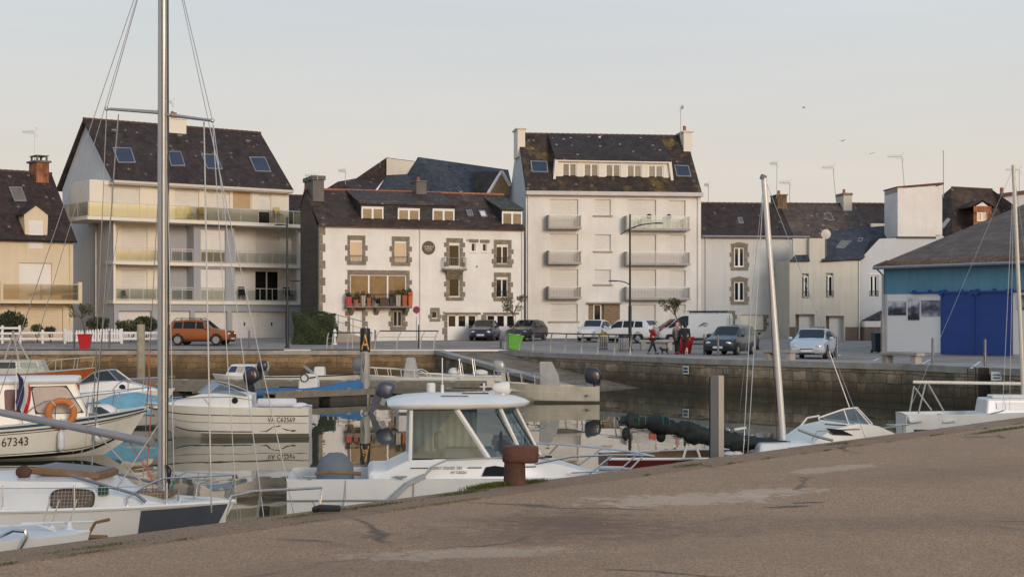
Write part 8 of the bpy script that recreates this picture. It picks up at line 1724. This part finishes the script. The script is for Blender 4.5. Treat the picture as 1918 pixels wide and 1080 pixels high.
wscreen(t, [Vector(p) for p in ((.25, -.3, 1.1), (.3, 0, 1.1), (.25, .3, 1.1))], [Vector(p) for p in ((-.15, -.27, 1.42), (-.12, 0, 1.43), (-.15, .27, 1.42))], M_WDARK); outboard(t, -2.15, 0, .62, M_ENG, -18, 1.25, band=M_TERRA)
mb = MB(); mb.loft([[(x, y * w_, z_) for y, z_ in ((-1, .40), (-.8, .42 + hh), (0, .47 + hh), (.8, .42 + hh), (1, .40))] for x, w_, hh in ((.5, .7, .10), (1.1, .74, .22), (1.7, .6, .34), (2.2, .3, .38), (2.35, .1, .25))]); mb.build('bow_cover', M_CLOTHB, t, smooth=True)
# ---- j: orange hull boat far left
t, h, S = boat('orange_hulled_boat', 'orange hulled work boat with grey wheelhouse moored by the left quay wall', 52, 71.0, 6, 5.8, 2.2, .95, 1.25, M_ORHULL, .3, .6, .8, .85, M_DECK, None, (M_CLOTHG, .03), fine=2.2)
o, pan = cabin(t, -1.4, .9, 1.5, 1.2, 1.0, 1.62, mat('wheelhouse_grey', (.42, .42, .38), .6, 0, .12, 2, streak=.2), .25, .0, .9); pane(pan, 'R', .08, .48, .4, .85, M_WDARK, o, M_GEL); pane(pan, 'R', .55, .9, .4, .85, mat('glass_pale', (.30, .33, .30), .2), o, M_GEL)
for a_, b_ in (((-1.0, 0, 1.6), (-.6, 0, 2.9)), ((-.4, 0, 1.6), (-.65, 0, 2.9)), ((.1, 0, 1.5), (-.5, 0, 2.6))): line('derrick', [a_, b_], .045, M_CLOTHG, t)
bowrail(t, S, .6, .98, .5, 3, .08, r=.02, m=M_ROPE); hulltext(S, h, 'VA', .80, .70, .30, -1, mat('brown_letter', (.13, .03, .01), .7))
# ---- k: white cuddy behind the fishing boat
t, h, S = boat('cuddy_boat', 'small white cuddy boat with curved dark windscreen behind the fishing boat', 205, 55.0, 8, 4.4, 1.9, .85, 1.0, M_GEL, .3, .6, .92, .88, open_=(.03, .4, .3), fine=2.4)
c = coaming(-.9, 2.0, 1.65, .84, 1.32, 0)
base = [Vector(p) for p in ((-.95, -.76, 1.2), (-.3, -.78, 1.3), (.35, -.62, 1.3), (.72, -.2, 1.28), (.72, .2, 1.28), (.35, .62, 1.3), (-.3, .78, 1.3))]; top = [Vector(p) for p in ((-.92, -.75, 1.24), (-.45, -.68, 1.6), (.0, -.5, 1.66), (.22, -.16, 1.66), (.22, .16, 1.66), (.0, .5, 1.66), (-.45, .68, 1.6))]; wscreen(t, base, top, M_WDARK, .02); bowrail(t, S, .55, .98, .42, 4); mb = MB(); mb.lathe([(.11, -.02), (.10, .02)], 14, (.5, -.70, 1.08), 'y'); mb.build('porthole', M_WDARK, c)
# ---- l: boat under cyan cover
t, h, S = boat('covered_dinghy', 'small boat under a pale cyan tarpaulin beside the tall mast', 268, 50.5, 10, 3.4, 1.5, .55, .75, M_GELC, .2, .4, .85, .85)
mb = MB(); mb.loft([[(x, y * w_, z_) for y, z_ in ((-1, .42), (-.75, .6 + hh * .6), (0, .68 + hh), (.75, .6 + hh * .6), (1, .42))] for x, w_, hh in ((-1.7, .72, .05), (-.9, .80, .34), (-.2, .82, .42), (.6, .74, .26), (1.2, .5, .16), (1.72, .08, .08))]); mb.build('tarpaulin', M_CLOTHC, t, smooth=True, ang=60)
# ---- m: small cabin boat beyond the pontoon
t, h, S = boat('cabin_dinghy', 'little white cabin boat with blue windows beyond the pontoon', 455, 82.0, 176, 3.2, 1.6, .5, .62, M_GEL, .25, .4, .88, .86)
o, pan = cabin(t, -.75, .85, 1.3, 1.1, .5, 1.12, M_GEL, .35, .0, .85); pane(pan, 'L', .04, .38, .35, .85, mat('glass_blue', (.03, .05, .12), .1), o); pane(pan, 'L', .42, .66, .35, .85, M_CURT, o); pane(pan, 'L', .68, .95, .35, .85, mat('glass_blue', (.03, .05, .12), .1), o)
# ---- n, o, p: open boats on the far side of the pontoon
t, h, S = boat('open_boat', 'low white open boat with grey outboard beyond the pontoon, left of the lettered pile', 590, 80.0, -2, 4.9, 1.7, .55, .7, M_GELC, .25, .5, .92, .85, open_=(.04, .85, .25), rub=(M_RUB, .03)); outboard(t, -2.5, -.2, .72, M_ENG, 0, 1.0, band=M_RED); outboard(t, -2.5, .35, .72, M_CLOTHG, 0, .9)
mb = MB(); mb.loft([[(x, y, z_) for x, y in ((.25 - .3 * w_, -.3), (.25 + .28 * w_, -.3), (.25 + .28 * w_, .3), (.25 - .3 * w_, .3))] for z_, w_ in ((.5, 1), (1.05, .8))]); mb.build('console', M_GEL, t, bevel=.04); outboard(t, 2.35, 0, .75, M_ENGG, 0, 1.2)
t, h, S = boat('console_boat', 'white open boat with a tall pale covered console right of the lettered pile', 768, 78.0, 178, 4.7, 1.7, .55, .72, M_GELC, .25, .5, .92, .85, open_=(.04, .85, .25))
mb = MB(); mb.loft([[(x, y, z_) for x, y in ((-.34 * w_, -.42 * w_), (.26 * w_ - .02, -.42 * w_), (.26 * w_ - .02, .42 * w_), (-.34 * w_, .42 * w_))] for z_, w_ in ((.5, 1.25), (1.0, 1.0), (1.5, .72), (1.56, .6))]); mb.build('console_cover', M_CLOTHG, t, bevel=.03); bowrail(t, S, .3, .98, .38, 5, .05, r=.02, m=M_GELC)
t, h, S = boat('open_fishing_boat', 'white open fishing boat with framed windscreen and silver outboard near the slipway wall', 862, 79.6, 176, 4.3, 1.7, .60, .75, M_GELC, .25, .5, .94, .85, open_=(.04, .85, .25), rub=(M_GEL, .03)); outboard(t, -1.9, 0, .75, mat('outboard_silver', (.40, .41, .40), .35, .3), 10, 1.0)
for x in (-.1, -.75): rail(t, [(x, -.5, .6), (x + .12, -.45, 1.45), (x + .12, .45, 1.45), (x, .5, .6)], .03, (), M_ALU, 'frame')
wscreen(t, [Vector(p) for p in ((.05, -.45, .9), (.1, 0, .9), (.05, .45, .9))], [Vector(p) for p in ((-.05, -.42, 1.42), (0, 0, 1.42), (-.05, .42, 1.42))], M_WDARK); mb = MB(); mb.ball((-1.0, 0, .75), .4, .4, .18); mb.ball((.3, 0, .8), .3, .35, .22); mb.build_split('cushion', M_GELC, t, smooth=True)
# ---- r: boat half hidden behind the pilothouse boat, tilted outboard at its stern
t, h, S = boat('skiff', 'white skiff with raised grey blue outboard half hidden behind the pilothouse boat', 852, 58.5, 8, 4.2, 1.7, .62, .8, M_GEL, .25, .5, .92, .85, open_=(.04, .9, .3)); outboard(t, -2.6, -.1, .42, mat('outboard_blue', (.055, .065, .10), .35, .1), 24, 1.15)
mb = MB(); mb.lathe([(.15, 0), (.16, .05), (.16, .3), (.12, .34)], 14, (-.9, -.3, .75)); mb.build('bucket', M_GEL, t)
# ---- s: white boat in the bottom left corner
t, h, S = boat('corner_dinghy', 'white dinghy with stainless hoops and fenders in the bottom left corner', -55, 16.4, -10, 2.6, 1.4, 1.14, 1.22, M_GEL, .2, .3, .9, .9, open_=(.05, .5, .25), fine=2.6)
def s_(px, py, y=0.0): return LP(t, px, py, y)
rail(t, [s_(0, 1004, -.5), s_(25, 992, -.5), s_(48, 994, -.5), s_(50, 1005, -.5), s_(36, 1030, -.5)], .022); rail(t, [s_(-10, 986, .2), s_(70, 982, .1), s_(100, 992, 0), s_(118, 1008, 0)], .018, (), M_FEND)
for px in (97, 130, 80): p = s_(px, 1012, .35 if px != 130 else .2); mb = MB(); mb.lathe([(.03, -.1), (.10, -.06), (.12, 0), (.09, .08), (.03, .15), (.02, .2)], 12, p); mb.build('fender', M_FEND, t, smooth=True); line('rope', [p + Vector((0, 0, .18)), s_(px + 14, 935, .4)], .008, M_ROPE, t)
line('boat_hook', [s_(40, 980, .3), s_(178, 976, .3)], .014, M_FEND, t); line('tiller', [s_(205, 972, .3), s_(178, 978, .3), s_(160, 1010, .3)], .018, M_TEAK, t); line('oar', [s_(-40, 1000, .3), s_(200, 1006, .3)], .03, M_TEAK, t)

# ================================================================== PONTOONS AND PILES
M_PONT = mat('pontoon_timber', (.225, .20, .165), .85, 0, .3, 2.5, .5, 14); M_FLOAT = mat('pontoon_float', (.06, .055, .05), .8, 0, .3, 2)
def pontoon(x0, y0, x1, y1, wd, label, zt=-1.10):
    a = Vector((x0, y0, 0)); d = Vector((x1 - x0, y1 - y0, 0)); L = d.length; t = thing('pontoon', label, 'pontoon', (x0, y0, WZ), math.atan2(d.y, d.x), 'floating pontoons'); h = zt - WZ
    mb = MB(); n = int(L / .3)
    for i in range(n): mb.box(L * i / n, L * (i + 1) / n - .012, -wd / 2, wd / 2, h - .06, h)
    mb.build('deck', M_PONT, t); mb = MB(); mb.box(0, L, -wd / 2 - .06, -wd / 2 - .003, h - .22, h + .03); mb.box(0, L, wd / 2 + .003, wd / 2 + .06, h - .22, h + .03); mb.build('edge_beam', mat('pontoon_edge', (.19, .165, .13), .8, 0, .25, 3), t)
    for i in range(max(2, int(L / 3))): mb = MB(); x = L * (i + .5) / max(2, int(L / 3)); mb.box(x - 1.0, x + 1.0, -wd / 2 + .05, wd / 2 - .05, -.25, h - .065); mb.build('float', M_FLOAT, t, bevel=.03)
    for i in range(max(2, int(L / 2.5))):
        x = L * (i + .5) / max(2, int(L / 2.5)); mb = MB(); mb.box(x - .14, x + .14, -wd / 2 + .06, -wd / 2 + .12, h + .06, h + .10); mb.box(x - .05, x + .05, -wd / 2 + .06, -wd / 2 + .12, h, h + .06); mb.build('cleat', M_ALU, t)
pontoon(XA(120, 78.5), 78.5, XA(905, 75.5), 75.5, 2.0, 'long timber pontoon running below the far quay wall'); pontoon(XA(505, 64.3), 64.3, XA(690, 68.0), 68.0, .7, 'narrow finger pontoon in front of the blue inflatable boat'); pontoon(XA(690, 70.2), 70.2, XA(905, 66.5), 66.5, .8, 'finger pontoon behind the white pilothouse boat'); pontoon(XA(240, 72), 72, XA(500, 70), 70, .8, 'narrow finger pontoon behind the white day cruiser')
def pile(px, Y, ytop, r, m, label, sleeve=False, name='mooring_pile'):
    t = thing(name, label, 'pile', (XA(px, Y), Y, WZ)); h = P(0, ytop, Y).z - WZ; mb = MB(); mb.lathe([(r, -2.4), (r, h - .06), (r * .92, h)], 20); mb.build('post', m, t, smooth=True); return t, h
M_PILEW = mat('pile_timber', (.34, .30, .22), .85, 0, .3, 1.8, .5, 12, streak=.5); M_PILES = mat('pile_steel', (.36, .35, .32), .6, .2, .22, 1.5, streak=.35)
pile(264, 83.0, 607, .21, M_PILEW, 'weathered timber mooring pile left of the tall mast')
t, h = pile(684, 69.7, 616, .205, M_PILES, 'steel mooring pile with black sleeve and a big yellow letter A', True); s = 69.7 / FPX; mb = MB(); z0 = P(0, 659, 69.7).z - WZ; mb.lathe([(.214, z0), (.22, z0 + .01), (.22, h + .01), (.16, h + .05)], 24); sv = mb.build('sleeve', mat('sleeve_black', (.018, .018, .026), .45), t, smooth=True)
def wrap(o, r): 
    for v in o.data.vertices: a = v.co.x / r; d = -v.co.y; v.co = (math.sin(a) * (r + d), -math.cos(a) * (r + d), v.co.z)
M_YA = mat('letter_yellow', (.72, .42, .10), .5); o = text('letter', 'A', .98, frame((.02, 0, h - .90), (1, 0, 0), (0, 0, 1)), M_YA, sv, .004, 'CENTER', .58); 
bm = bmesh.new(); bm.from_mesh(o.data); bmesh.ops.subdivide_edges(bm, edges=bm.edges, cuts=4); bm.to_mesh(o.data); bm.free(); wrap(o, .222)
o = text('lettering', 'ATTENTE', .085, frame((0, 0, h - 1.02), (1, 0, 0), (0, 0, 1)), M_FRAME, sv, .003, 'CENTER', .8); wrap(o, .223)
mb = MB(); pl = [(.02, z0 - .1), (.10, z0 - .05), (.12, z0 - .5), (.06, z0 - .9), (-.02, z0 - .6)]; mb.add([(math.sin(-.5 + x * 4) * .207, -math.cos(-.5 + x * 4) * .207, z_) for x, z_ in pl], [tuple(range(5))]); mb.build('rust_stain', M_RUST, t, recalc=False)
# H beam pile
t = thing('beam_pile', 'grey steel H section pile standing before the green sail cover', 'pile', (XA(1342, 28.2), 28.2, WZ)); h = P(0, 703, 28.2).z - WZ; a_, b_ = -.115, .118; mb = MB(); mb.box(a_, .022, -.09, -.062, -2.2, h); mb.box(-.058, -.035, -.062, .1, -2.2, h); mb.box(a_, .022, .1, .12, -2.2, h); mb.build('steel_profile', mat('beam_grey', (.10, .105, .115), .6, .2, .1, 2), t); mb = MB(); mb.box(.024, b_, -.10, .1, -2.2, h); mb.build('timber_face', mat('beam_pale', (.44, .39, .33), .75, 0, .12, 2, streak=.3), t)
# mooring line from the pilothouse boat to the bollard area and the fallen rope on the quay edge
p0 = onz(610, 962, 0); mb = MB(); mb.tube([p0 + Vector((-.12, .1, .03)), p0 + Vector((-.06, .05, .05)), p0 + Vector((.12, .12, .04))], [.03, .035, .03], 8); tag(mb.build('edge_fender', M_BLACK, None, smooth=True), 'black rubber fender end lying on the near quay edge', 'fender')
p1 = onz(420, 976, 0); t = thing('quay_ladder_rail', 'thin metal ladder handrail reaching over the near quay edge', 'ladder', p1); s = p1.y / FPX; mb = MB()
mb.tube([(0, .05, -.4), (.0, .05, .04), (10 * s, .1, 45 * s), (48 * s, .2, 52 * s), (160 * s, .9, 44 * s), (158 * s, .9, 20 * s), (136 * s, .85, -.4)], .014, 7); mb.tube([(62 * s, .2, 52 * s), (40 * s, .3, -.4)], .012, 6); mb.build('hand_rail', M_STN, t, smooth=True)
